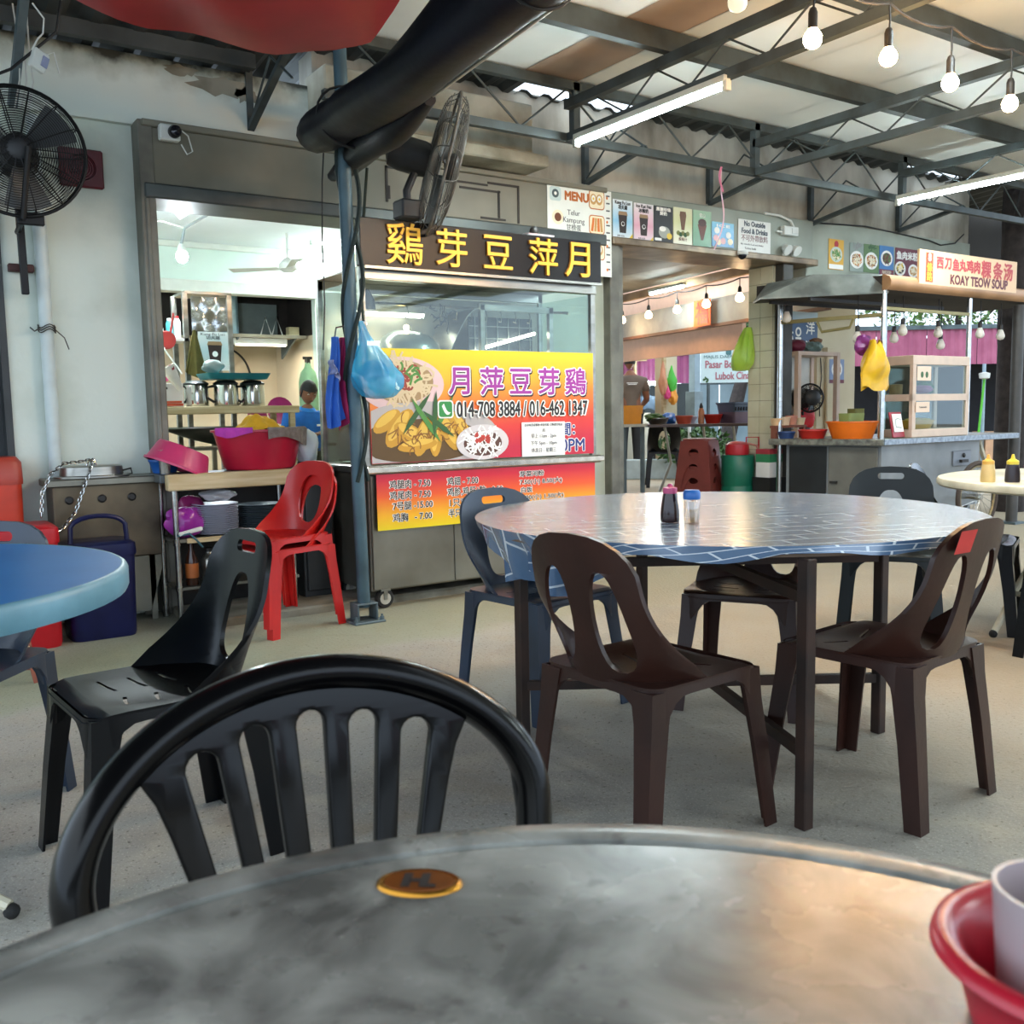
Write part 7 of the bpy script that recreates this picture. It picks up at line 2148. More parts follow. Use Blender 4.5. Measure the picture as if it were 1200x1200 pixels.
# ---- far stall with the man, column, hanging bags
t = thing('hawker_stall', 'pale hawker stall with wooden shelves where the man stands', 'food stall', (9.9, 11.3, 0.15))
M_PST = mat('pale_stall_paint', '#d6cbb4', 0.6, var=0.1)
def hb(s0, s1, o0, o1, z0, z1):
    return hbox(s0, s1, o0, o1, z0, z1)
MB().b2((9.2, 11.0, 0.15), (10.1, 11.7, 1.05)).build('counter', mat('white_counter', '#c9c4b4', 0.5, var=0.06), t, w=True)
MB().b2((9.2, 11.65, 1.05), (10.5, 11.7, 2.05)).build('back', M_PST, t, w=True)
for z in (1.45, 1.85):
    MB().b2((9.2, 11.3, z), (10.3, 11.65, z + 0.03)).build('shelf', M_WOOD, t, w=True, smooth=0)
for x in (9.35, 9.75, 10.05):
    MB().b2((x - 0.02, 11.28, 1.05), (x + 0.02, 11.32, 2.05)).build('post', M_WOOD, t, w=True, smooth=0)
t = thing('cream_column', 'cream column with a wooden post beside the hanging bags', 'column', (9.93, 10.45, 0.15))
MB().b2((9.80, 10.35, 0.15), (10.02, 10.58, 1.98)).build('column', M_CREAM, t, w=True, smooth=0)
MB().b2((9.74, 10.33, 1.05), (9.79, 10.38, 1.98)).build('post', M_WOOD, t, w=True, smooth=0)
for i, (dx, z, r, c_, lb) in enumerate(((0, 1.50, (0.08, 0.06, 0.16), '#49b83c', 'bright green bag hanging on the cream column'), (0.03, 1.28, (0.07, 0.05, 0.12), '#e0912a', 'orange bag hanging below the green bag'), (-0.09, 1.33, (0.06, 0.05, 0.09), '#d83f7c', 'pink bag hanging beside the orange bag'), (-0.17, 1.50, (0.07, 0.05, 0.2), '#c98a66', 'tan bag hanging left of the green bag'))):
    crumple('hanging_bag', lb, 'bag', (9.79 + dx, 10.22, z), r, mat('bag_%d' % i, c_, 0.45), 80 + i, 0.18, 0.6, 'bags on the cream column')
# ---- outside: hoarding, signboard, pole, shed, hedge, trees
def quad_wall(name, p, q, z0, z1, th, m, **k):
    p, q = Vector(p), Vector(q)
    d = (q - p).normalized()
    n = Vector((-d.y, d.x, 0)) * th
    P8 = [v + Vector((0, 0, z)) for z in (z0, z1) for v in (p, q, q + n, p + n)]
    return MB().add(P8, [(3, 2, 1, 0), (4, 5, 6, 7), (0, 1, 5, 4), (1, 2, 6, 5), (2, 3, 7, 6), (3, 0, 4, 7)])
t = thing('metal_hoarding', 'pale blue grey metal hoarding behind the market signboard', 'fence', (13.2, 12.9, 0))
p, q = Vector((12.9, 13.2, 0)), Vector((15.2, 11.55, 0))
M_HOA = mat('blue_grey_hoarding', '#93a9b4', 0.5, col2='#7c939f', scale=2)
for k in range(4):
    quad_wall('x', p.lerp(q, k / 4 + 0.004), p.lerp(q, (k + 1) / 4 - 0.004), 0, 1.54, 0.03, M_HOA).build('panel', M_HOA, t, w=True, smooth=0)
quad_wall('x', p, q, 1.54, 1.58, 0.06, M_HOA).build('top_rail', M_STEELP, t, w=True, smooth=0)
sa, sb_ = Vector((10.28, 10.12, 1.47)), Vector((11.25, 9.46, 1.47))
d = (sb_ - sa).normalized()
t = thing('market_signboard', 'white and sky blue market signboard in front of the hoarding', 'sign', (sa + sb_) / 2)
L_ = (sb_ - sa).length
n = Vector((-d.y, d.x, 0))
quad_wall('x', sa - Vector((0, 0, 1.47)), sb_ - Vector((0, 0, 1.47)), 1.47, 1.97, 0.03, None).build('board', mat('pale_sky_sign', '#cfe6ea', 0.4, var=0.05), t, w=True, smooth=0)
for f in (0.1, 0.9):
    MB().tube([sa + d * L_ * f + n * 0.05 - Vector((0, 0, 1.47)), sa + d * L_ * f + n * 0.05 + Vector((0, 0, 0.4))], 0.025, 8).build('post', M_STEELP, t, w=True)
F = face(sa, d, (0, 0, 1))
text('Pasar Borong', F, 0.15, flat('sign_rose', '#b06a78'), t, 0.37, 0.25, bold=0.003, fit=0.62, lift=0.004)
text('Lubok Cina', F, 0.15, flat('sign_rose', '#b06a78'), t, 0.46, 0.10, bold=0.003, fit=0.50, lift=0.004)
text('MAJLIS DAERAH', F, 0.06, flat('sign_teal', '#4c7a80'), t, 0.30, 0.37, fit=0.52, lift=0.004)
decal(rrect(0.36, 0.40, 0.44, 0.48, 0.02), F, flat('sign_teal', '#4c7a80'), t, 'crest', 0.004)
strands(F, 0.08, 0.05, 0.06, 0.03, 10, K_DGREEN, t, 'printed_leaves', 0.004, 91, 0.5, 0.02)
t = thing('grey_pole', 'pale blue grey square pole left of the market signboard', 'pole', (10.22, 10.2, 0))
MB().b2((10.16, 10.13, 0.0), (10.28, 10.25, 2.1)).build('pole', mat('pale_pole_paint', '#93a8b5', 0.5, var=0.1), t, w=True, bevel=0.005)
MB().b2((10.12, 10.09, 0.0), (10.30, 10.28, 1.35)).build('sleeve', mat('grey_pole_sleeve', '#7b8c93', 0.5, var=0.15), t, w=True, bevel=0.005)
def cladding(name, label, cat, p, q, z0, z1, m, extra=None):
    p, q = Vector(p), Vector(q)
    t = thing(name, label, cat, (p + q) / 2)
    L_ = (q - p).length
    d = (q - p) / L_
    n = Vector((-d.y, d.x, 0))
    k = max(2, int(L_ / 0.8))
    for i in range(k):
        a, b = L_ * i / k, L_ * (i + 1) / k - 0.01
        N = int((b - a) / 0.035)
        A = [p + d * (a + (b - a) * j / N) + n * (0, 0.02, 0.02, 0)[j % 4] for j in range(N + 1)]
        MB().loft([[v + Vector((0, 0, z0)) for v in A], [v + Vector((0, 0, z1)) for v in A]], caps=False, closed=False).build('corrugated_panel', m, t, w=True, smooth=0)
    return t, d, n
M_MGC = mat('magenta_cladding', '#8f4470', 0.5, col2='#7b375f', scale=3)
M_MGC2 = mat('dusty_pink_cladding', '#b0617f', 0.5, col2='#9c4f6e', scale=3)
t, d, n = cladding('magenta_shed', 'magenta corrugated shed front seen through the hall beside the signboard', 'shed', (9.3, 11.9, 0), (10.95, 10.9, 0), 1.5, 1.95, M_MGC)
MB().beam(Vector((9.3, 11.9, 1.97)), Vector((10.95, 10.9, 1.97)), 0.06).build('top_rail', M_STEELP, t, w=True)
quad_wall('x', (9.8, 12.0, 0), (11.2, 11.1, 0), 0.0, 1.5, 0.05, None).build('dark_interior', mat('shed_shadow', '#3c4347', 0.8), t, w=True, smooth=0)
t = thing('blue_tarp', 'grey blue tarpaulin slung under the magenta shed front', 'tarpaulin', (9.97, 10.9, 1.3))
MB().sheet(lambda u, v: Vector((9.75 + 0.55 * u, 11.15 - 0.36 * u, 1.40 - 0.30 * v - 0.10 * math.sin(PI * u) * (1 - v) + 0.02 * math.sin(16 * u))) - Vector((9.97, 10.9, 1.3)), 16, 6, 0.006).build('sheet', mat('slate_tarp', '#46566a', 0.6, var=0.2), t)
t = thing('shed_lamp', 'glowing white tube under the magenta shed front', 'lamp', (9.97, 10.75, 1.49))
MB().tube([Vector((-0.15, 0.09, 0)), Vector((0.15, -0.09, 0))], 0.03, 8).build('tube', M_TUBE, t)
def leaves(c, r, n, seed, size=0.07):
    r_ = random.Random(seed)
    mb = MB()
    for _ in range(n):
        a, b = r_.uniform(0, 2 * PI), math.acos(r_.uniform(-1, 1))
        q = r_.random() ** 0.4
        p = Vector((c[0] + r[0] * q * math.sin(b) * math.cos(a), c[1] + r[1] * q * math.sin(b) * math.sin(a), c[2] + r[2] * q * math.cos(b)))
        x = Vector((r_.uniform(-1, 1), r_.uniform(-1, 1), r_.uniform(-1, 1))).normalized()
        y = x.cross(Vector((r_.uniform(-1, 1), r_.uniform(-1, 1), r_.uniform(-1, 1)))).normalized()
        s = size * r_.uniform(0.6, 1.4)
        mb.add([p - x * s, p + y * s * 0.4, p + x * s, p - y * s * 0.4], [(0, 1, 2, 3)])
    return mb
M_LEAF = mat('leaf_green', '#4d7338', 0.6, col2='#27431f', scale=8)
M_LEAF2 = mat('leaf_yellow_green', '#6d8f45', 0.6, col2='#39592a', scale=8)
M_BARK = mat('dark_bark', '#3a3230', 0.9, col2='#25201e', scale=12, bump=0.4)
def tree(label, base, top, r, seed, cr, n=2600, mb_r=0.13, ml=None, lean=None):
    t = thing('tree', label, 'tree', base)
    b = Vector(base)
    tt = Vector(top)
    k = (lean or Vector((0, 0, 0)))
    MB().tube([Vector((0, 0, 0)), (tt - b) * 0.4 + k, (tt - b) * 0.9], [mb_r, mb_r * 0.8, mb_r * 0.5], 10).build('trunk', M_BARK, t)
    for i in range(3):
        a = 2.1 * i + seed
        MB().tube([(tt - b) * 0.7, (tt - b) * 0.9 + Vector((math.cos(a), math.sin(a), 0.4)) * cr[0] * 0.5], [mb_r * 0.4, mb_r * 0.15], 6).build('branch', M_BARK, t)
    o = leaves(tt - b, cr, n, seed).build('foliage', ml or M_LEAF, t, smooth=0)
    o['kind'] = 'stuff'
    return t
tree('leaning dark trunked tree behind the market signboard', (12.1, 11.5, 0), (13.9, 12.2, 2.9), 1, 1, (1.5, 1.5, 0.9), 3200, 0.16)
tree('bushy tree seen between the shed front and the peach awning', (12.4, 16.6, 0), (12.4, 16.6, 3.0), 1, 2, (2.0, 2.0, 1.1), 2600)
tree('green tree above the magenta shed at the right edge', (21.0, 12.6, 0), (21.0, 12.6, 3.5), 1, 3, (2.2, 2.2, 1.0), 3000, ml=M_LEAF2)
tree('green tree behind the noodle stall above the magenta shed', (16.6, 15.0, 0), (16.6, 15.0, 3.3), 1, 4, (2.0, 2.0, 1.0), 2600)
tree('tall green tree beyond the right edge of the magenta shed', (23.5, 7.8, 0), (23.5, 7.8, 3.6), 1, 5, (2.2, 2.2, 1.3), 2400, ml=M_LEAF2)
t = thing('hedge', 'clipped green hedge below the hall table in the background', 'hedge', (9.5, 9.55, 0.15))
for k in range(5):
    MB().tube([(-0.4 + 0.22 * k, 0.3 - 0.16 * k, 0), (-0.38 + 0.22 * k, 0.3 - 0.16 * k, 0.4)], 0.012, 5).build('stem', M_BARK, t)
o = leaves((0.05, -0.03, 0.42), (0.6, 0.45, 0.30), 1500, 11, 0.05).build('foliage', M_LEAF, t, smooth=0)
o['kind'] = 'stuff'
t = thing('concrete_kerb', 'pale blue white painted kerb behind the hall table', 'kerb', (9.1, 9.7, 0.0))
quad_wall('x', (8.3, 10.25, 0), (9.9, 9.1, 0), 0.15, 0.42, 0.16, None).build('kerb', mat('pale_blue_concrete', '#b3c3c8', 0.7, var=0.12), t, w=True, bevel=0.01)
tag(MB().tube([(9.29, 9.36, 0.15), (9.31, 9.38, 1.0)], 0.022, 8).build('white_post', mat('white_post_paint', '#d0d5d5', 0.5), None), 'thin white post standing in front of the hedge', 'post')
# ================================================================ NOODLE STALL AT THE RIGHT
A_, L2 = Vector((6.66, 4.60, 0)), Vector((6.42, 5.45, 0))
t = thing('noodle_stall', 'noodle soup stall on a bicycle wheel with peach canopy and glass cabinet', 'food stall', (6.66, 4.6, 0))
M_GRYP = mat('grey_stall_panel', '#8d9193', 0.45, metal=0.3, col2='#767a7c', scale=3)
M_GRYD = mat('drab_grey_panel', '#75746c', 0.5, metal=0.2, col2='#605f58', scale=3)
def poly_slab(poly, z0, z1):
    return MB().prism(poly, z0, z1, lambda a, b, h: Vector((a, b, h)))
ctop = [(6.63, 4.57), (8.62, 4.57), (8.62, 5.5), (6.38, 5.5)]
poly_slab(ctop, 0.785, 0.835).build('counter', mat('worn_marble_edge', '#7f8076', 0.35, col2='#4d4b44', scale=26), t, w=True, bevel=0.006)
MB().b2((6.64, 4.562, 0.79), (8.62, 4.572, 0.832)).build('counter_edge', mat('pale_edge_strip', '#9aa6b4', 0.3, metal=0.4, col2='#76808c', scale=30), t, w=True)
poly_slab([(6.74, 4.66), (8.15, 4.66), (8.15, 5.42), (6.52, 5.42)], 0.22, 0.785).build('body', M_GRYP, t, w=True)
# left face: dark recess, door with handle
ld = (L2 - A_).normalized()
def lface(a0, a1, z0, z1, o0, o1):
    n = Vector((-ld.y, ld.x, 0))
    P0 = Vector((6.735, 4.66, 0))
    P8 = [P0 + ld * a + n * o + Vector((0, 0, z)) for z in (z0, z1) for a, o in ((a0, o0), (a1, o0), (a1, o1), (a0, o1))]
    return MB().add(P8, [(3, 2, 1, 0), (4, 5, 6, 7), (0, 1, 5, 4), (1, 2, 6, 5), (2, 3, 7, 6), (3, 0, 4, 7)])
d_ = lface(0.02, 0.42, 0.26, 0.77, 0.002, 0.018).build('side_door', M_GRYD, t, w=True, bevel=0.004)
lface(0.34, 0.40, 0.47, 0.49, 0.02, 0.04).build('door_handle', M_SOCK, d_, w=True)
lface(0.44, 0.76, 0.22, 0.77, 0.002, 0.012).build('dark_side_panel', mat('black_steel_cabinet', '#26282a'), t, w=True)
MB().b2((7.73, 4.645, 0.57), (8.0, 4.66, 0.70)).build('socket_plate', mat('socket_plate_grey', '#7c8188', 0.4, metal=0.4), t, w=True, bevel=0.003)
MB().ball((7.88, 4.64, 0.66), (0.02, 0.012, 0.02), 8, 6).b2((7.82, 4.62, 0.60), (7.92, 4.645, 0.625)).build('latch', M_SOCK, t, w=True)
# wheel
wc = Vector((7.86, 4.50, 0.31))
wh = MB().tube([wc + Vector((0.29 * math.cos(2 * PI * k / 40), 0, 0.29 * math.sin(2 * PI * k / 40))) for k in range(40)], 0.02, 8, closed=True).build('wheel', mat('brown_tyre', '#40332a', 0.8), t, w=True)
MB().tube([wc + Vector((0.262 * math.cos(2 * PI * k / 40), 0, 0.262 * math.sin(2 * PI * k / 40))) for k in range(40)], 0.011, 6, closed=True).build('wheel_rim', mat('rusty_rim', '#8a7a58', 0.4, metal=0.7, var=0.3, scale=20), wh, w=True)
mb = MB()
for k in range(24):
    a = 2 * PI * k / 24
    mb.tube([wc + Vector((0.02 * math.cos(a + 1), 0.02 * (-1) ** k, 0.02 * math.sin(a + 1))), wc + Vector((0.26 * math.cos(a), 0, 0.26 * math.sin(a)))], 0.0022, 4)
mb.build('spokes', M_CHROME, wh, w=True)
MB().tube([wc + Vector((0, -0.04, 0)), wc + Vector((0, 0.16, 0))], 0.025, 10).build('wheel_hub', M_CHROME, wh, w=True)
# frame legs
for x, y in ((6.80, 4.72), (8.08, 4.72), (6.62, 5.36), (8.08, 5.36)):
    MB().b2((x - 0.02, y - 0.02, 0), (x + 0.02, y + 0.02, 0.24)).build('stand_leg', M_STEELP, t, w=True, smooth=0)
MB().beam((8.2, 4.7, 0.78), (8.5, 4.72, 0.35), 0.03).build('handle_arm', M_CRM, t, w=True, smooth=0)
# posts
for p in ((6.69, 4.63), (7.88, 4.63), (6.45, 5.44), (7.88, 5.44)):
    MB().tube([(p[0], p[1], 0.835), (p[0], p[1], 2.0)], 0.021, 12).build('post', M_CHROME, t, w=True)
MB().tube([(6.45, 5.44, 0.25), (6.45, 5.44, 0.80)], 0.022, 10).build('rear_leg', M_CHROME, t, w=True)
MB().beam((6.69, 4.63, 1.85), (7.88, 4.63, 1.85), 0.025).build('hanging_bar', mat('olive_bar_paint', '#8a8052', 0.5, metal=0.2), t, w=True, smooth=0)
MB().beam((6.69, 4.63, 1.80), (6.45, 5.44, 1.80), 0.03).build('side_bar', mat('olive_bar_paint', '#8a8052'), t, w=True, smooth=0)
MB().tube([(6.62, 4.85, 1.80), (6.61, 4.88, 1.72), (6.55, 5.1, 1.70), (6.54, 5.14, 1.78)], 0.012, 8).build('hook_bar', mat('olive_bar_paint', '#8a8052'), t, w=True)
# canopy: flat roof, rounded peach fascia, grey wing at the left
M_CAN = mat('peach_painted_fascia', '#b98d66', 0.45, metal=0.2, col2='#9c744f', scale=3)
M_CAND = mat('dark_canopy_underside', '#2c2723', 0.8, var=0.2)  # dark brown for the canopy roof slab and the wing underside
M_WING = mat('weathered_grey_wing', '#878c86', 0.5, metal=0.3, col2='#5c615e', scale=5)
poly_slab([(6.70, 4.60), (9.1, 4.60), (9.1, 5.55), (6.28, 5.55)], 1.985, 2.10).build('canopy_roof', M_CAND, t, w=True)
rings = []
for x in (6.66, 7.5, 8.4, 9.1):
    rings.append([Vector((x, 4.58 + a, 1.985 + b)) for a, b in ((0.05, 0.0), (0.0, 0.005), (-0.025, 0.03), (-0.03, 0.065), (-0.015, 0.10), (0.03, 0.12), (0.05, 0.12))])
MB().loft(rings).build('canopy_fascia', M_CAN, t, w=True, smooth=50)
wing = [Vector((6.70, 4.60, 1.975)), Vector((5.88, 5.16, 1.945)), Vector((6.18, 5.50, 1.96)), Vector((6.35, 5.50, 2.12)), Vector((6.28, 4.98, 2.125)), Vector((6.74, 4.66, 2.115))]
MB().add(wing + [v - Vector((0, 0, 0.012)) for v in wing], [(0, 1, 4, 5), (1, 2, 3, 4), (11, 10, 7, 6), (10, 9, 8, 7), (0, 6, 7, 1), (1, 7, 8, 2), (2, 8, 9, 3), (3, 9, 10, 4), (4, 10, 11, 5), (5, 11, 6, 0)]).build('canopy_wing', M_WING, t, w=True, smooth=0)
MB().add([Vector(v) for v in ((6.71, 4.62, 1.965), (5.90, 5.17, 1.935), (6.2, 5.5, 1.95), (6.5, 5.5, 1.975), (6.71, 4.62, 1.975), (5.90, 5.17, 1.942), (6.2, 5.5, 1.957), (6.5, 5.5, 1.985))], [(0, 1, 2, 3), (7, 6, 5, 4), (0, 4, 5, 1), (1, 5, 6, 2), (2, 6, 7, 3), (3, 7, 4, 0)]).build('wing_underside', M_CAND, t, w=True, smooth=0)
for y, x0, x1 in ((4.95, 6.2, 6.62), (5.25, 6.1, 6.5)):
    MB().beam((x0, y, 1.93), (x1 + 1.3, y - 0.05, 1.93), 0.025).build('canopy_strut', M_SOCK, t, w=True, smooth=0)
# display cabinet
M_CABF = mat('pink_beige_cabinet_frame', '#cdb5a2', 0.5, var=0.08)
cx0, cx1, cy0, cy1 = 7.05, 7.86, 4.60, 4.92
cb = MB().b2((cx0, cy0, 0.836), (cx1, cy1, 0.90)).build('cabinet_base', M_CABF, t, w=True, bevel=0.004)
MB().b2((cx0, cy0, 1.42), (cx1, cy1, 1.495)).build('cabinet_top', M_CABF, t, w=True, bevel=0.004)
for x in (cx0, cx1 - 0.045):
    for y in (cy0, cy1 - 0.03):
        MB().b2((x, y, 0.90), (x + 0.045, y + 0.03, 1.42)).build('cabinet_post', M_CABF, t, w=True, smooth=0)
MB().b2((cx0, cy0, 1.13), (cx1, cy1, 1.185)).build('cabinet_shelf', M_CABF, t, w=True, smooth=0)
MB().b2((cx0 + 0.045, cy0 + 0.008, 0.90), (cx1 - 0.045, cy0 + 0.013, 1.13)).build('cabinet_glass', M_GLASS, t, w=True, smooth=0)
MB().b2((cx0 + 0.045, cy0 + 0.008, 1.185), (cx1 - 0.045, cy0 + 0.013, 1.42)).build('cabinet_glass', M_GLASS, t, w=True, smooth=0)
MB().b2((cx0 + 0.01, cy0 + 0.03, 0.90), (cx0 + 0.015, cy1 - 0.03, 1.42)).build('cabinet_glass', M_GLASS, t, w=True, smooth=0)
MB().b2((cx0 + 0.02, cy1 - 0.02, 0.90), (cx1 - 0.02, cy1 - 0.012, 1.42)).build('cabinet_back', M_GLASS, t, w=True, smooth=0)
# sign standing on the canopy
t, F, w_, h_ = poster('stall_sign', 'peach signboard with red characters standing on the stall canopy', 'sign', 7.02, 2.05, 8.46, 2.315, 4.55, mat('peach_sign_board', '#efc79a', 0.45, var=0.04), None, 0.02)
text('KOAY TEOW SOUP', F, 0.105, flat('sign_maroon', '#6a2430'), t, 0.14, -0.075, bold=0.004, fit=0.86)
for ch_, x, s_ in (('西', -0.44, 0.10), ('刀', -0.325, 0.10), ('鱼', -0.215, 0.10), ('丸', -0.115, 0.10), ('鸡', -0.01, 0.105), ('肉', 0.095, 0.105), ('粿', 0.235, 0.15), ('条', 0.415, 0.15), ('汤', 0.58, 0.15)):
    text(ch_, F, s_, flat('sign_pink_edge', '#e08a78'), t, x, 0.045 if s_ < 0.12 else 0.035, bold=0.007, lift=0.001, res=2)
    text(ch_, F, s_, flat('sign_red', '#c23a40'), t, x, 0.045 if s_ < 0.12 else 0.035, bold=0.002, lift=0.0026, res=2)
decal([(-0.635, -0.115), (-0.535, -0.115), (-0.535, 0.115), (-0.635, 0.115)], F, flat('sign_brick', '#a84a2a'), t, 'red_panel')
text('8', F, 0.085, K_CREAM, t, -0.585, 0.078, bold=0.002, lift=0.0024)
text('條', F, 0.075, K_YELLOW, t, -0.585, 0.0, bold=0.001, lift=0.0024)
text('路', F, 0.075, K_YELLOW, t, -0.585, -0.072, bold=0.001, lift=0.0024)
# unlit bulbs under the canopy
UB = [(6.42, 5.35, 1.83, 'unlit white bulb under the grey canopy wing, leftmost'), (6.60, 4.80, 1.63, 'unlit white bulb beside the yellow bag'), (7.12, 4.75, 1.70, 'unlit white bulb left of middle above the glass cabinet'), (7.30, 4.95, 1.66, 'unlit white bulb behind another above the glass cabinet'), (7.62, 4.75, 1.70, 'unlit white bulb in the middle above the glass cabinet'), (7.82, 4.85, 1.61, 'unlit white bulb hanging low right of the cabinet middle'), (8.10, 4.66, 1.70, 'unlit white bulb right of the cabinet against the pink cladding'), (8.50, 4.70, 1.70, 'unlit white bulb by the dark column, rightmost')]
for x, y, z, lb in UB:
    t = thing('canopy_bulb', lb, 'bulb', (x, y, z), 0, 'unlit bulbs under the canopy')
    MB().tube([(0, 0, 1.98 - z), (0.01, 0, 0.12), (0, 0, 0.075)], 0.004, 5).build('drop_cord', M_WIRE, t)
    MB().lathe([(0.01, 0.1), (0.018, 0.09), (0.018, 0.05)], 12).build('socket', M_SOCK, t)
    MB().lathe([(0.017, 0.052), (0.028, 0.025), (0.037, 0.0), (0.036, -0.018), (0.026, -0.034), (0.004, -0.042)], 16).build('glass', mat('white_unlit_bulb', '#dcd6ca', 0.3, var=0.03), t, smooth=80)
# things hanging and standing on the stall
crumple('plastic_bag', 'purple plastic bag tied behind the yellow bag at the stall post', 'bag', (6.60, 4.74, 1.57), (0.10, 0.05, 0.08), mat('violet_bag', '#7d2a74', 0.45), 14, 0.3)
t = thing('plastic_bag', 'bright yellow plastic bag hanging at the stall post', 'bag', (6.58, 4.63, 1.55))
def yb(u, v):
    a = 2 * PI * u
    w_ = 0.04 + 0.13 * min(1, v * 1.6)
    d = 0.03 + 0.035 * math.sin(PI * min(1, v * 1.3))
    return Vector((w_ * math.copysign(abs(math.cos(a)) ** 0.8, math.cos(a)) + 0.02 * v, d * math.sin(a) * (1 + 0.3 * math.sin(5 * a + 7 * v)), 0.04 - 0.36 * v - 0.02 * math.sin(3 * a)))
MB().grid(yb, 32, 14).build('bag', mat('yellow_plastic_bag', '#e3b40f', 0.35, col2='#cf9f0c', scale=6), t, smooth=40)
def cup_(name, label, p, r, h, m, cat, sq=0.8, n=24):
    return bowl(name, label, p, r, h, m, sq, None, cat)
o = cup_('orange_basin', 'orange basin on the noodle stall counter', (6.72, 4.92, 0.836), 0.20, 0.14, mat('vivid_orange_basin', '#df6c12', 0.38, var=0.08), 'basin', 0.78)
cup_('bowl', 'red basin on the stall counter left of the orange basin', (6.58, 5.20, 0.836), 0.115, 0.075, mat('red_bowl', '#b8281f'), 'bowl')
cup_('bowl', 'dark blue bowl at the left end of the stall counter', (6.47, 5.38, 0.836), 0.07, 0.06, mat('navy_bowl', '#27406f', 0.4), 'bowl')
t = thing('green_tub', 'olive green tub standing in the orange basin', 'tub', (6.68, 4.90, 0.85))
MB().loft([[Vector((a, b, z)) for a, b in rrect(-0.10 * s, -0.06 * s, 0.10 * s, 0.06 * s, 0.02)] for s, z in ((0.85, 0.0), (1.0, 0.19), (0.94, 0.19), (0.8, 0.01))]).build('tub', mat('olive_green_plastic', '#7f8d50', 0.45, var=0.1), t, smooth=30)
t = thing('green_tub', 'dark olive tub of spoons behind the orange basin', 'tub', (6.90, 5.02, 0.836))
MB().loft([[Vector((a, b, z)) for a, b in rrect(-0.06 * s, -0.05 * s, 0.06 * s, 0.05 * s, 0.02)] for s, z in ((0.85, 0.0), (1.0, 0.24), (0.94, 0.24), (0.8, 0.01))]).build('tub', mat('dark_olive_plastic', '#6b6a35', 0.45, var=0.1), t, smooth=30)
t = thing('counter_shelf', 'low brown shelf on the stall counter holding cups and boxes', 'shelf', (6.40, 5.46, 0.836))
MB().b2((6.40, 5.44, 0.925), (6.80, 5.50, 0.945)).build('board', mat('red_brown_board', '#7a4534', 0.5), t, w=True, smooth=0)
for x in (6.42, 6.78):
    MB().b2((x - 0.012, 5.445, 0.836), (x + 0.012, 5.495, 0.925)).build('leg', mat('red_brown_board', '#7a4534'), t, w=True, smooth=0)
for i, (x, r, h, c_, lb) in enumerate(((6.45, 0.05, 0.06, '#d8b48a', 'peach cup on the counter shelf, leftmost'), (6.54, 0.055, 0.07, '#e0c4a4', 'cream cup with red rim on the counter shelf'), (6.64, 0.05, 0.08, '#c78a74', 'pink clay cup on the counter shelf'), (6.74, 0.05, 0.06, '#cdbb9a', 'pale cup at the right end of the counter shelf'))):
    cup_('cup', lb, (x, 5.47, 0.946), r, h, mat('shelf_cup_%d' % i, c_, 0.4), 'cup')
t = thing('picture_frame', 'red framed white certificate standing on the stall counter', 'frame', (6.92, 4.62, 0.837), 0.12)
MB().box((0, 0.03, 0.105), (0.19, 0.012, 0.205), M=Matrix.Rotation(-0.2, 3, 'X')).build('frame', mat('red_frame', '#9e1f2f', 0.4, var=0.1), t, bevel=0.003)
MB().box((0, 0.021, 0.12), (0.145, 0.006, 0.145), M=Matrix.Rotation(-0.2, 3, 'X')).build('paper', K_WHITE, t, smooth=0)
Mq = wmat(t) @ Matrix.Translation((0, 0.017, 0.12)) @ Matrix.Rotation(-0.2, 4, 'X') @ Matrix.Rotation(PI / 2, 4, 'X')
decal([(-0.05, -0.035), (0.04, -0.045), (0.05, 0.03), (0.0, 0.04), (-0.04, 0.03)], Mq, flat('cert_ink', '#9aa39a'), t, 'drawing', 0.002)
decal([(-0.04, -0.028), (0.032, -0.036), (0.042, 0.024), (0.0, 0.032), (-0.032, 0.024)], Mq, K_WHITE, t, 'drawing', 0.003)
# inside the display cabinet
crumple('purple_bag', 'small purple bag on the upper shelf of the glass cabinet', 'bag', (7.36, 4.72, 1.225), (0.11, 0.07, 0.035), mat('mauve_bag', '#8a3f70', 0.45), 21, 0.2)
crumple('greens', 'dark leafy greens on the upper shelf of the glass cabinet', 'vegetables', (7.52, 4.80, 1.25), (0.10, 0.06, 0.06), mat('leafy_green', '#3f6a2c'), 23, 0.35)
t = thing('yellow_dish', 'yellow noodles in an oval tray on the lower shelf of the glass cabinet', 'dish', (7.32, 4.74, 0.902))
MB().lathe([(0.001, 0.004), (0.16, 0.004), (0.22, 0.07), (0.225, 0.07), (0.165, 0.0), (0.001, 0.0)], 28, caps=False, sy=0.45).build('tray', mat('amber_tray', '#c99432', 0.4, var=0.1), t, smooth=50)
crumple('noodles', None, None, (0, 0, 0.06), (0.17, 0.07, 0.03), mat('yellow_noodle', '#d9b456', 0.6, var=0.2, scale=40), 25, 0.2, parent=t)
t = thing('cabinet_tub', 'brown food in a clear tub on the left of the glass cabinet', 'tub', (7.12, 4.80, 1.187))
MB().lathe([(0.001, 0.0), (0.05, 0.0), (0.055, 0.08), (0.001, 0.085)], 18, caps=False).build('tub', mat('brown_food', '#8a6a3c', 0.5, var=0.3, scale=30), t)
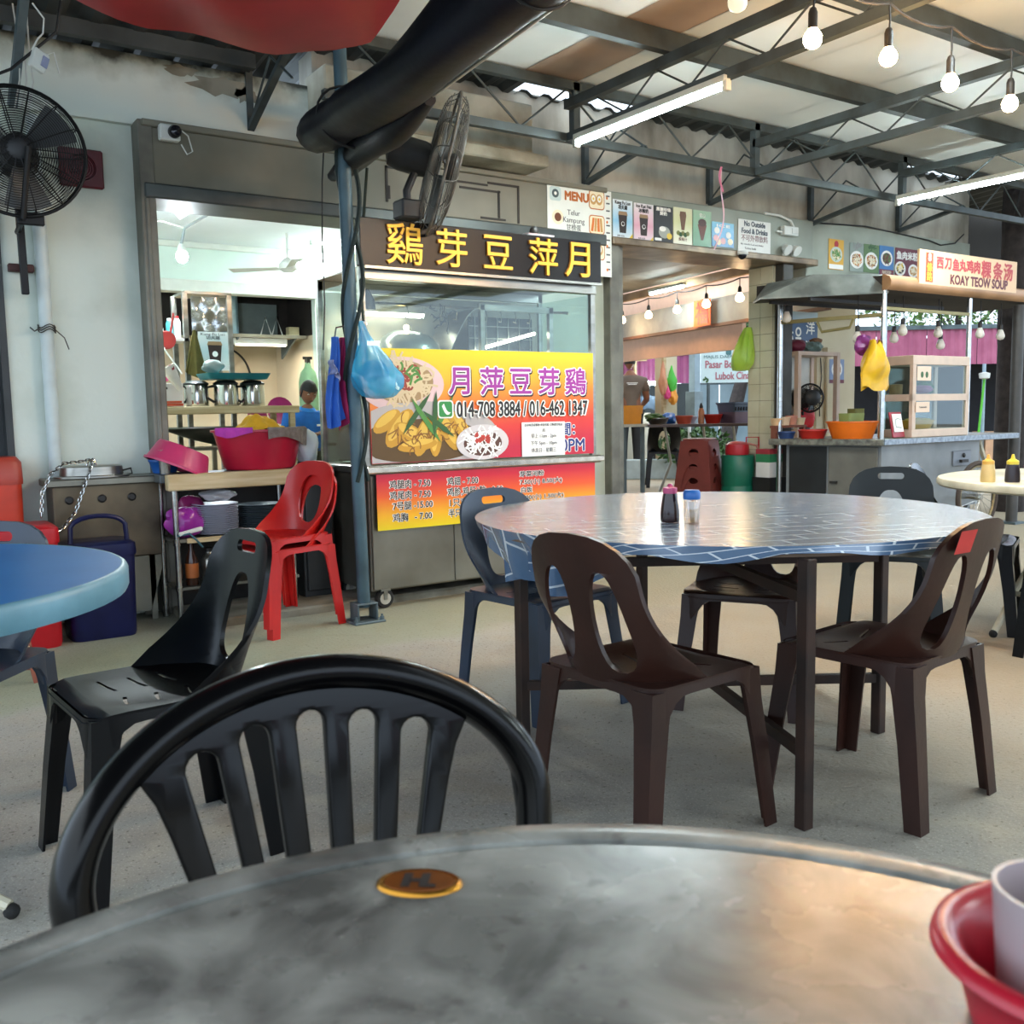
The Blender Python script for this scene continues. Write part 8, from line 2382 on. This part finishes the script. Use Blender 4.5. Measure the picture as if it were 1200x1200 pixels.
for i, (x, z, w2, h2, lb) in enumerate(((7.19, 1.35, 0.19, 0.115, 'peach notice with two green leaves stuck on the cabinet glass'), (7.18, 1.08, 0.19, 0.085, 'plain peach notice stuck on the lower cabinet glass'))):
    t, F, w_, h_ = poster('cabinet_notice', lb, 'notice', x - w2 / 2, z - h2 / 2, x + w2 / 2, z + h2 / 2, 4.592, flat('peach_paper', '#e0c4ac'), None, 0.003)
    if i == 0:
        decal(ell(-0.03, -0.01, 0.02, 0.026, 12), F, K_DGREEN, t, 'printed_leaf')
        decal(ell(0.035, -0.01, 0.02, 0.026, 12), F, K_DGREEN, t, 'printed_leaf')
    else:
        text('Terima kasih', F, 0.02, K_INK, t, 0, 0, res=1)
# ---- behind the noodle stall
t, F, w_, h_ = poster('noodle_banner', 'dark blue banner with sideways white lettering behind the noodle stall', 'banner', 7.30, 1.60, 7.96, 2.02, 6.25, gradmat('banner_blue', ((0, '#2f4668'), (0.75, '#34557c'), (0.8, '#a9c4d4'), (1, '#c4d8e0')), -0.21, 0.21), None, 0.01)
decal([(-0.33, -0.21), (-0.10, -0.21), (-0.10, 0.13), (-0.33, 0.13)], F, flat('banner_charcoal', '#34323a'), t, 'dark_field')
for s_, x in (('SEA', -0.19), ('OF', -0.08), ('NO', 0.04)):
    Mr = F @ Matrix.Translation((x, -0.06, 0.001)) @ Matrix.Rotation(PI / 2, 4, 'Z')
    text(s_, Mr, 0.115, K_WHITE, t, 0.03, 0, bold=0.004)
text('洋', F, 0.14, K_WHITE, t, 0.22, 0.06, bold=0.002)
text('海', F, 0.14, K_WHITE, t, 0.21, -0.13, bold=0.002)
t = thing('cream_wall_panel', 'cream painted partition with pipes behind the noodle stall', 'partition', (8.2, 6.3, 0.15))
MB().b2((7.96, 6.25, 0.15), (8.56, 6.33, 2.1)).build('panel', M_CREAM, t, w=True, smooth=0)
MB().tube([(8.09, 6.23, 0.3), (8.09, 6.23, 1.62)], 0.018, 8).build('pipe', M_CREAM, t, w=True)
MB().b2((8.04, 6.19, 1.60), (8.16, 6.25, 1.68)).build('socket', M_CREAM, t, w=True, bevel=0.004)
MB().tube([(8.0, 6.24, 1.58), (8.02, 6.24, 1.4), (7.99, 6.24, 1.2), (8.0, 6.24, 1.0)], 0.005, 5).build('cable', M_WIRE, t, w=True)
t, F, w_, h_ = poster('bowl_poster', 'small blue food poster on the cream partition', 'poster', 8.15, 1.33, 8.38, 1.57, 6.245, flat('dusty_blue', '#7f93b8'))
dish(F, 0, 0.02, 0.085, t, K_WHITE, [flat('soup_red', '#a0522d'), K_ORANGE, K_TAN], 101, 0.95)
decal([(-0.115, -0.12), (0.115, -0.12), (0.115, -0.085), (-0.115, -0.085)], F, K_MAROON, t, 'printed_band')
text('招牌鱼丸', F, 0.028, K_CREAM, t, 0, -0.103, res=1)
t = thing('side_cupboard', 'white framed glass cupboard behind the left end of the noodle stall', 'cupboard', (7.6, 6.0, 0.15))
for x in (7.18, 7.74):
    for y in (5.85, 6.15):
        MB().b2((x - 0.022, y - 0.022, 0.15), (x + 0.022, y + 0.022, 1.6)).build('post', M_CABF, t, w=True, smooth=0)
for z in (0.85, 1.57):
    MB().b2((7.16, 5.83, z), (7.76, 6.17, z + 0.035)).build('shelf', M_CABF, t, w=True, smooth=0)
MB().b2((7.2, 6.14, 0.885), (7.72, 6.15, 1.57)).build('back', mat('misty_glass', '#b9b7ac', 0.3), t, w=True, smooth=0)
for i, (x, z, r, c_, lb) in enumerate(((7.32, 1.665, (0.09, 0.08, 0.06), '#6b1d36', 'maroon bundle on top of the white framed cupboard'), (7.55, 1.66, (0.10, 0.08, 0.05), '#6f8a86', 'grey green bundle on top of the white framed cupboard'), (7.60, 1.715, (0.06, 0.05, 0.03), '#8a6140', 'brown packet on the grey green bundle'))):
    crumple('bundle', lb, 'bundle', (x, 5.98, z), r, mat('bundle_%d' % i, c_, 0.6), 111 + i, 0.2)
crumple('red_bundle', 'bright red cloth bundle inside the white framed cupboard', 'bundle', (7.52, 6.04, 0.99), (0.13, 0.07, 0.10), mat('bright_red_cloth', '#d0252f', 0.6), 115, 0.2)
fan('table_fan', 'small black table fan in the white framed cupboard', (7.42, 5.90, 1.18), (-0.5, -1, 0.02), 0.13, M_CAGE, 8, 0.08)
tag(MB().lathe([(0.07, 0), (0.07, 0.015), (0.015, 0.03), (0.012, 0.17), (0.001, 0.17)], 14, (7.44, 6.0, 0.886)).build('fan_stand', M_SOCK, None), 'black round base under the small table fan', 'stand')
t = thing('milk_carton_box', 'white carton with green and red bands beside the stall leg', 'box', (6.55, 5.60, 0.42))
MB().b2((6.46, 5.55, 0.50), (6.62, 5.70, 0.74)).build('carton', mat('carton_white', '#d9d8d6'), t, w=True, smooth=0)
MB().b2((6.458, 5.548, 0.63), (6.622, 5.702, 0.70)).build('green_band', mat('carton_green', '#2b7a52', 0.5), t, w=True, smooth=0)
MB().b2((6.458, 5.548, 0.70), (6.622, 5.702, 0.742)).build('red_band', mat('carton_red', '#a12f3c', 0.5), t, w=True, smooth=0)
MB().b2((6.44, 5.53, 0.15), (6.66, 5.72, 0.499)).build('stand', M_DKC, t, w=True, smooth=0)
# dark column, trunk, far shed
t = thing('steel_column', 'dark grey steel column at the right end of the noodle stall', 'column', (8.72, 4.66, 0))
MB().tube([(0, 0, 0), (0, 0, 1.97)], 0.05, 14).build('column', mat('dark_grey_column', '#4c4a48', 0.5, metal=0.3, var=0.15), t)
MB().b2((-0.08, -0.08, 0), (0.08, 0.08, 0.02)).build('base_plate', M_STEELP, t)
t = thing('cable_wound_tree', 'dark tree trunk wound with cables at the right edge above the stall sign', 'tree', (9.75, 5.25, 0))
MB().tube([(0, 0, 0), (0.0, 0, 1.5), (0.03, 0, 2.4), (0.08, 0, 3.2)], [0.16, 0.15, 0.16, 0.18], 16).build('trunk', M_BARK, t, smooth=60)
for k in range(4):
    MB().tube([(0.16 * math.cos(1.2 * z + k * 1.3 - 1.6) + 0.02 * z, 0.17 * math.sin(1.2 * z + k * 1.3 - 1.6), z) for z in [1.7 + 0.12 * j for j in range(14)]], 0.008, 5).build('cable', M_WIRE, t)
tag(MB().b2((9.55, 5.0, 2.86), (9.66, 5.06, 3.02)).build('switch_box', mat('beige_box', '#b39a7c', 0.5), None, bevel=0.005), 'small beige box fixed to the trunk at the right edge', 'box')
t, d, n = cladding('magenta_shed', 'long magenta corrugated shed front at the right edge behind the noodle stall', 'shed', (13.6, 10.5, 0), (18.4, 7.1, 0), 1.76, 2.36, M_MGC2)
MB().beam(Vector((13.6, 10.5, 2.38)), Vector((18.4, 7.1, 2.38)), 0.07).build('top_rail', M_STEELP, t, w=True)
bk_ = n * -1.0
quad_wall('x', Vector((13.6, 10.5, 0)) + n * 1.6, Vector((18.4, 7.1, 0)) + n * 1.6, 0.0, 2.3, 0.06, None).build('back_wall', mat('shed_dark_wall', '#2b2c30', 0.9), t, w=True, smooth=0)
MB().add([Vector((13.6, 10.5, 2.36)), Vector((18.4, 7.1, 2.36)), Vector((18.4, 7.1, 2.36)) + n * 1.7, Vector((13.6, 10.5, 2.36)) + n * 1.7], [(0, 1, 2, 3)]).build('roof', M_DARKROOF, t, w=True, smooth=0)
for f in (0.05, 0.45, 0.95):
    p_ = Vector((13.6, 10.5, 0)).lerp(Vector((18.4, 7.1, 0)), f)
    MB().tube([p_, p_ + Vector((0, 0, 1.76))], 0.03, 8).build('post', mat('pale_pole_paint', '#93a8b5'), t, w=True)
t = thing('broom', 'bright green handled broom leaning in the dark shed', 'broom', (15.6, 8.95, 0))
MB().tube([(0, 0, 0.5), (0.05, -0.05, 1.5)], 0.02, 8).build('handle', mat('lime_handle', '#5cb83a', 0.4), t)
MB().b2((-0.10, -0.04, 0.3), (0.10, 0.04, 0.52)).build('head', mat('grey_bristle', '#77776f', 0.8), t)
MB().lathe([(0.03, 0), (0.08, 0.02), (0.09, 0.1), (0.02, 0.12)], 12, (0.05, -0.05, 1.5)).build('cap', M_WHT, t)
t = thing('far_counter', 'pale peach counter in the shed at the right edge', 'counter', (16.1, 8.75, 0))
quad_wall('x', (15.75, 8.9, 0), (18.0, 7.3, 0), 0.0, 0.62, 0.5, None).build('counter', mat('peach_counter', '#c49a78', 0.6, var=0.1), t, w=True, smooth=0)
tag(MB().tube([(16.3, 8.55, 1.4), (16.35, 8.5, 1.0), (16.4, 8.5, 0.63)], 0.03, 6).tube([(16.3, 8.55, 1.4), (16.55, 8.4, 1.35), (16.6, 8.35, 0.9)], 0.03, 6).build('green_hose', mat('sea_green_hose', '#2f7d5a', 0.5), None), 'sea green hose draped over the shed counter', 'hose')
# ================================================================ PEOPLE
M_SKIN = mat('tan_skin', '#8a5a42', 0.55, var=0.08, scale=12)
M_HAIR = mat('black_hair', '#14110f', 0.5, var=0.3, scale=40)
def skin(name, V, E_, m, parent, sub=2):
    """continuous limbed surface grown on a skeleton: V = [(point, radius or (rx, ry))], E_ = bone list"""
    me = bpy.data.meshes.new('bones')
    me.from_pydata([tuple(p) for p, r in V], E_, [])
    o = bpy.data.objects.new('bones', me)
    C.objects.link(o)
    md = o.modifiers.new('skin', 'SKIN')
    md.use_smooth_shade = True
    for sv, (p, r) in zip(me.skin_vertices[0].data, V):
        sv.radius = r if isinstance(r, tuple) else (r, r)
    me.skin_vertices[0].data[0].use_root = True
    sb = o.modifiers.new('sub', 'SUBSURF')
    sb.levels = sb.render_levels = sub
    dg = bpy.context.evaluated_depsgraph_get()
    dg.update()
    ev = bpy.data.meshes.new_from_object(o.evaluated_get(dg))
    bpy.data.objects.remove(o)
    ev.name = name
    ev.materials.clear()
    ev.materials.append(m)
    ev.shade_smooth()
    ob = bpy.data.objects.new(name, ev)
    C.objects.link(ob)
    own(ob, parent)
    return ob
def chain_e(*ch):
    return [(a, b) for a, b in zip(ch, ch[1:])]
def head_mesh(c, R3, s=1.0):
    """head with brow, nose, lips, chin and ears; c = centre, +y of R3 = the face"""
    mb = MB()
    def fn(u, v):
        a, b = 2 * PI * u, PI * v
        x, y, z = math.sin(b) * math.sin(a), math.sin(b) * math.cos(a), math.cos(b)
        px, py, pz = 0.074 * x, 0.094 * y, 0.115 * z
        if z < 0:
            px *= 1 - 0.30 * z * z
            py *= 1 - 0.10 * z * z
        f = max(0, y)
        # nose, brow, eye hollows, lips
        nz = math.exp(-((px / 0.012) ** 2)) * f
        py += 0.020 * nz * math.exp(-(((pz + 0.012) / 0.020) ** 2)) + 0.008 * nz * math.exp(-(((pz - 0.012) / 0.02) ** 2))
        py += 0.006 * f * math.exp(-(((pz - 0.032) / 0.010) ** 2))
        for sx in (-1, 1):
            py -= 0.010 * f * math.exp(-(((px - sx * 0.031) / 0.014) ** 2 + ((pz - 0.012) / 0.010) ** 2))
        py += 0.006 * f * math.exp(-((px / 0.022) ** 2 + ((pz + 0.056) / 0.008) ** 2))
        py += 0.008 * f * math.exp(-((px / 0.02) ** 2 + ((pz + 0.095) / 0.014) ** 2))
        return Vector(c) + R3 @ (Vector((px, py, pz)) * s)
    mb.grid(fn, 40, 28)
    for sx in (-1, 1):
        mb.ball(Vector(c) + R3 @ (Vector((sx * 0.078, -0.005, 0.0)) * s), (0.010 * s, 0.019 * s, 0.032 * s), 8, 6, R3)
    return mb
def hair_mesh(c, R3, s=1.0, front=0.055):
    mb = MB()
    def fn(u, v):
        a, b = 2 * PI * u, 0.62 * PI * v
        x, y, z = math.sin(b) * math.sin(a), math.sin(b) * math.cos(a), math.cos(b)
        lim = front if y > 0.3 else -0.05
        pz = 0.128 * z
        k = 1.06 + 0.02 * math.sin(17 * a + 9 * b)
        if pz < lim:
            pz = lim + 0.15 * (pz - lim)
            k = 1.045
        return Vector(c) + R3 @ (Vector((0.079 * x * k, 0.099 * y * k, pz)) * s)
    return mb.grid(fn, 36, 14)
def face_bits(t, c, R3, s=1.0):
    for sx in (-1, 1):
        MB().ball(Vector(c) + R3 @ (Vector((sx * 0.031, 0.078, 0.012)) * s), (0.012 * s, 0.008 * s, 0.006 * s), 8, 6, R3).build('eye', mat('eye_white', '#cfc8bf', 0.3), t)
        MB().ball(Vector(c) + R3 @ (Vector((sx * 0.031, 0.085, 0.011)) * s), (0.005 * s, 0.003 * s, 0.005 * s), 6, 5, R3).build('pupil', M_HAIR, t)
        MB().ball(Vector(c) + R3 @ (Vector((sx * 0.031, 0.089, 0.032)) * s), (0.018 * s, 0.006 * s, 0.004 * s), 8, 5, R3).build('eyebrow', M_HAIR, t)
    MB().ball(Vector(c) + R3 @ (Vector((0, 0.092, -0.052)) * s), (0.021 * s, 0.006 * s, 0.006 * s), 8, 6, R3).build('lips', mat('lips', '#6e3d36', 0.5), t)
def hand_bones(V, E_, wrist_i, w, d, up, s=1.0, curl=0.5):
    """five bent fingers rooted in the palm; d = hand direction, up = back of the hand"""
    d, up = Vector(d).normalized(), Vector(up).normalized()
    sd = d.cross(up)
    w = Vector(w)
    V.append((w + d * 0.05 * s, (0.036 * s, 0.016 * s)))
    pi_ = len(V) - 1
    E_.append((wrist_i, pi_))
    for k, (off, L_) in enumerate(((-0.030, 0.062), (-0.010, 0.072), (0.010, 0.068), (0.030, 0.055))):
        base = w + d * 0.085 * s + sd * off * s
        V.append((base, 0.0095 * s))
        V.append((base + (d * (1 - curl * 0.4) - up * curl * 0.6) * L_ * 0.55 * s, 0.0085 * s))
        V.append((base + (d * (1 - curl) - up * curl * 1.3) * L_ * s, 0.007 * s))
        n = len(V)
        E_ += [(pi_, n - 3), (n - 3, n - 2), (n - 2, n - 1)]
    tb_ = w + d * 0.03 * s - sd * 0.034 * s
    V.append((tb_, 0.011 * s))
    V.append((tb_ + (d * 0.8 - sd * 0.7 - up * 0.3) * 0.04 * s, 0.009 * s))
    n = len(V)
    E_ += [(pi_, n - 2), (n - 2, n - 1)]
# ---- seated man in a blue polo shirt, looking down
t = thing('person', 'man in a blue polo shirt seated in the back room looking down at his hands', 'person', (3.72, 9.02, 0.15), 0.0)
# local frame: the man faces -Y (to the viewer) turned a little; seat 0.45 above the floor
def G(x, y, z):
    return Vector((x, y, z))
V = [(G(0, 0.06, 0.50), (0.15, 0.11)), (G(0, 0.04, 0.72), (0.14, 0.10)), (G(0, 0.0, 0.93), (0.17, 0.10)), (G(0, -0.015, 1.00), (0.07, 0.065)), (G(0, -0.04, 1.07), 0.052)]
E_ = chain_e(0, 1, 2, 3, 4)
def limb(parent_i, pts):
    last = parent_i
    for p, r in pts:
        V.append((Vector(p), r))
        E_.append((last, len(V) - 1))
        last = len(V) - 1
    return last
for sx in (-1, 1):
    w = limb(2, [((sx * 0.19, -0.01, 0.95), 0.062), ((sx * 0.25, -0.08, 0.70), 0.046), ((sx * 0.10 + 0.04, -0.26, 0.75), 0.030)])
    hand_bones(V, E_, w, V[w][0], (-sx * 0.5, -0.6, 0.35), (sx * 0.3, -0.2, 0.9), 1.0, 0.6)
    f = limb(0, [((sx * 0.10, 0.0, 0.50), 0.095), ((sx * 0.14, -0.36, 0.52), 0.07), ((sx * 0.13, -0.34, 0.12), 0.045), ((sx * 0.13, -0.40, 0.04), 0.04), ((sx * 0.14, -0.52, 0.03), 0.035)])
body = skin('body', V, E_, M_SKIN, t)
RH = Matrix.Rotation(PI, 3, 'Z') @ Matrix.Rotation(-0.42, 3, 'X')
hc = Vector((0.0, -0.065, 1.175))
head_mesh(hc, RH).build('head', M_SKIN, body, smooth=70)
face_bits(body, hc, RH)
hair_mesh(hc, RH).build('hair', M_HAIR, body, smooth=70)
# shirt over trunk and upper arms
V = [(G(0, 0.06, 0.47), (0.165, 0.125)), (G(0, 0.04, 0.72), (0.155, 0.115)), (G(0, 0.0, 0.93), (0.182, 0.113)), (G(0, -0.012, 0.995), (0.085, 0.078))]
E_ = chain_e(0, 1, 2, 3)
for sx in (-1, 1):
    limb(2, [((sx * 0.19, -0.012, 0.945), 0.078), ((sx * 0.232, -0.055, 0.79), 0.066)])
sh = skin('polo_shirt', V, E_, mat('azure_polo', '#1f6ac0', 0.8, var=0.12, scale=12), t)
MB().lathe([(0.062, 0.0), (0.075, -0.012), (0.09, -0.03), (0.085, -0.035), (0.06, -0.012)], 20, (0, -0.02, 1.035), Matrix.Rotation(0.25, 3, 'X'), caps=False).build('collar', mat('blue_collar', '#2f83d8', 0.8), sh)
MB().b2((0.05, -0.128, 0.845), (0.12, -0.120, 0.865)).build('chest_print', K_WHITE, sh)
V = [(G(0, 0.06, 0.50), (0.165, 0.125))]
E_ = []
for sx in (-1, 1):
    limb(0, [((sx * 0.10, 0.0, 0.50), 0.105), ((sx * 0.14, -0.36, 0.52), 0.082), ((sx * 0.13, -0.34, 0.12), 0.062)])
skin('trousers', V, E_, mat('olive_trousers', '#3c3d2a', 0.85, var=0.15), t)
for sx in (-1, 1):
    MB().ball((sx * 0.135, -0.46, 0.035), (0.05, 0.12, 0.04), 12, 8).build('shoe', M_SOCK, t)
tag(MB().b2((3.50, 8.92, 0.55), (3.94, 9.28, 0.60)).b2((3.52, 8.94, 0.15), (3.56, 8.98, 0.55)).b2((3.88, 8.94, 0.15), (3.92, 8.98, 0.55)).b2((3.52, 9.22, 0.15), (3.56, 9.26, 0.55)).b2((3.88, 9.22, 0.15), (3.92, 9.26, 0.55)).build('bench_seat', M_RW, None, smooth=0), 'plain low wooden bench under the man in the blue polo shirt', 'bench')
t = thing('tissue_pack', 'pale blue cup and white papers held by the man in the blue polo shirt', 'cup', (3.77, 8.72, 0.93))
MB().lathe([(0.028, 0), (0.034, 0.07), (0.03, 0.07), (0.024, 0.004)], 16).build('cup', mat('pale_blue_cup', '#8fbcd0', 0.4), t)
MB().box((0.05, -0.02, 0.0), (0.12, 0.05, 0.015), 0.4).build('papers', K_WHITE, t)
# ---- standing man with his back to us
t = thing('person', 'man with short black hair in a grey brown T-shirt standing with his back turned', 'person', (9.42, 10.70, 0.15), math.radians(-28))
# local: faces +Y (away from the viewer)
V = [(G(0, 0, 0.92), (0.14, 0.10)), (G(0, 0, 1.15), (0.14, 0.10)), (G(0, -0.02, 1.36), (0.18, 0.10)), (G(0, -0.01, 1.46), (0.07, 0.065)), (G(0, 0.0, 1.53), 0.055)]
E_ = chain_e(0, 1, 2, 3, 4)
for sx in (-1, 1):
    w = limb(2, [((sx * 0.20, -0.02, 1.37), 0.062), ((sx * 0.25, 0.0, 1.09), 0.046), ((sx * 0.22, 0.20, 1.00), 0.032)])
    hand_bones(V, E_, w, V[w][0], (-sx * 0.2, 1, 0.0), (0, 0.1, 1), 1.0, 0.5)
    limb(0, [((sx * 0.10, 0, 0.86), 0.095), ((sx * 0.11, 0.02, 0.48), 0.066), ((sx * 0.11, -0.01, 0.08), 0.042), ((sx * 0.12, 0.13, 0.03), 0.035)])
body = skin('body', V, E_, M_SKIN, t)
hc = Vector((0, 0.02, 1.65))
RH = Matrix.Rotation(-0.1, 3, 'X')
head_mesh(hc, RH).build('head', M_SKIN, body, smooth=70)
face_bits(body, hc, RH)
hair_mesh(hc, RH).build('hair', M_HAIR, body, smooth=70)
V = [(G(0, 0, 0.86), (0.158, 0.118)), (G(0, 0, 1.15), (0.155, 0.115)), (G(0, -0.02, 1.36), (0.192, 0.115)), (G(0, -0.012, 1.455), (0.085, 0.078))]
E_ = chain_e(0, 1, 2, 3)
for sx in (-1, 1):
    limb(2, [((sx * 0.20, -0.02, 1.365), 0.078), ((sx * 0.237, -0.008, 1.20), 0.066)])
sh = skin('t_shirt', V, E_, mat('taupe_tshirt', '#6f6257', 0.85, var=0.12), t)
for z, w_ in ((1.335, 0.16), (1.315, 0.13)):
    MB().b2((-w_ / 2, -0.150, z - 0.006), (w_ / 2, -0.140, z + 0.006)).build('back_print', K_WHITE, sh)
V = [(G(0, 0, 0.93), (0.158, 0.118))]
E_ = []
for sx in (-1, 1):
    limb(0, [((sx * 0.10, 0, 0.86), 0.105), ((sx * 0.11, 0.02, 0.48), 0.08), ((sx * 0.11, -0.01, 0.10), 0.062)])
skin('trousers', V, E_, mat('charcoal_trousers', '#2f3136', 0.85, var=0.15), t)
for sx in (-1, 1):
    MB().ball((sx * 0.118, 0.06, 0.035), (0.048, 0.13, 0.038), 12, 8).build('shoe', M_SOCK, t)
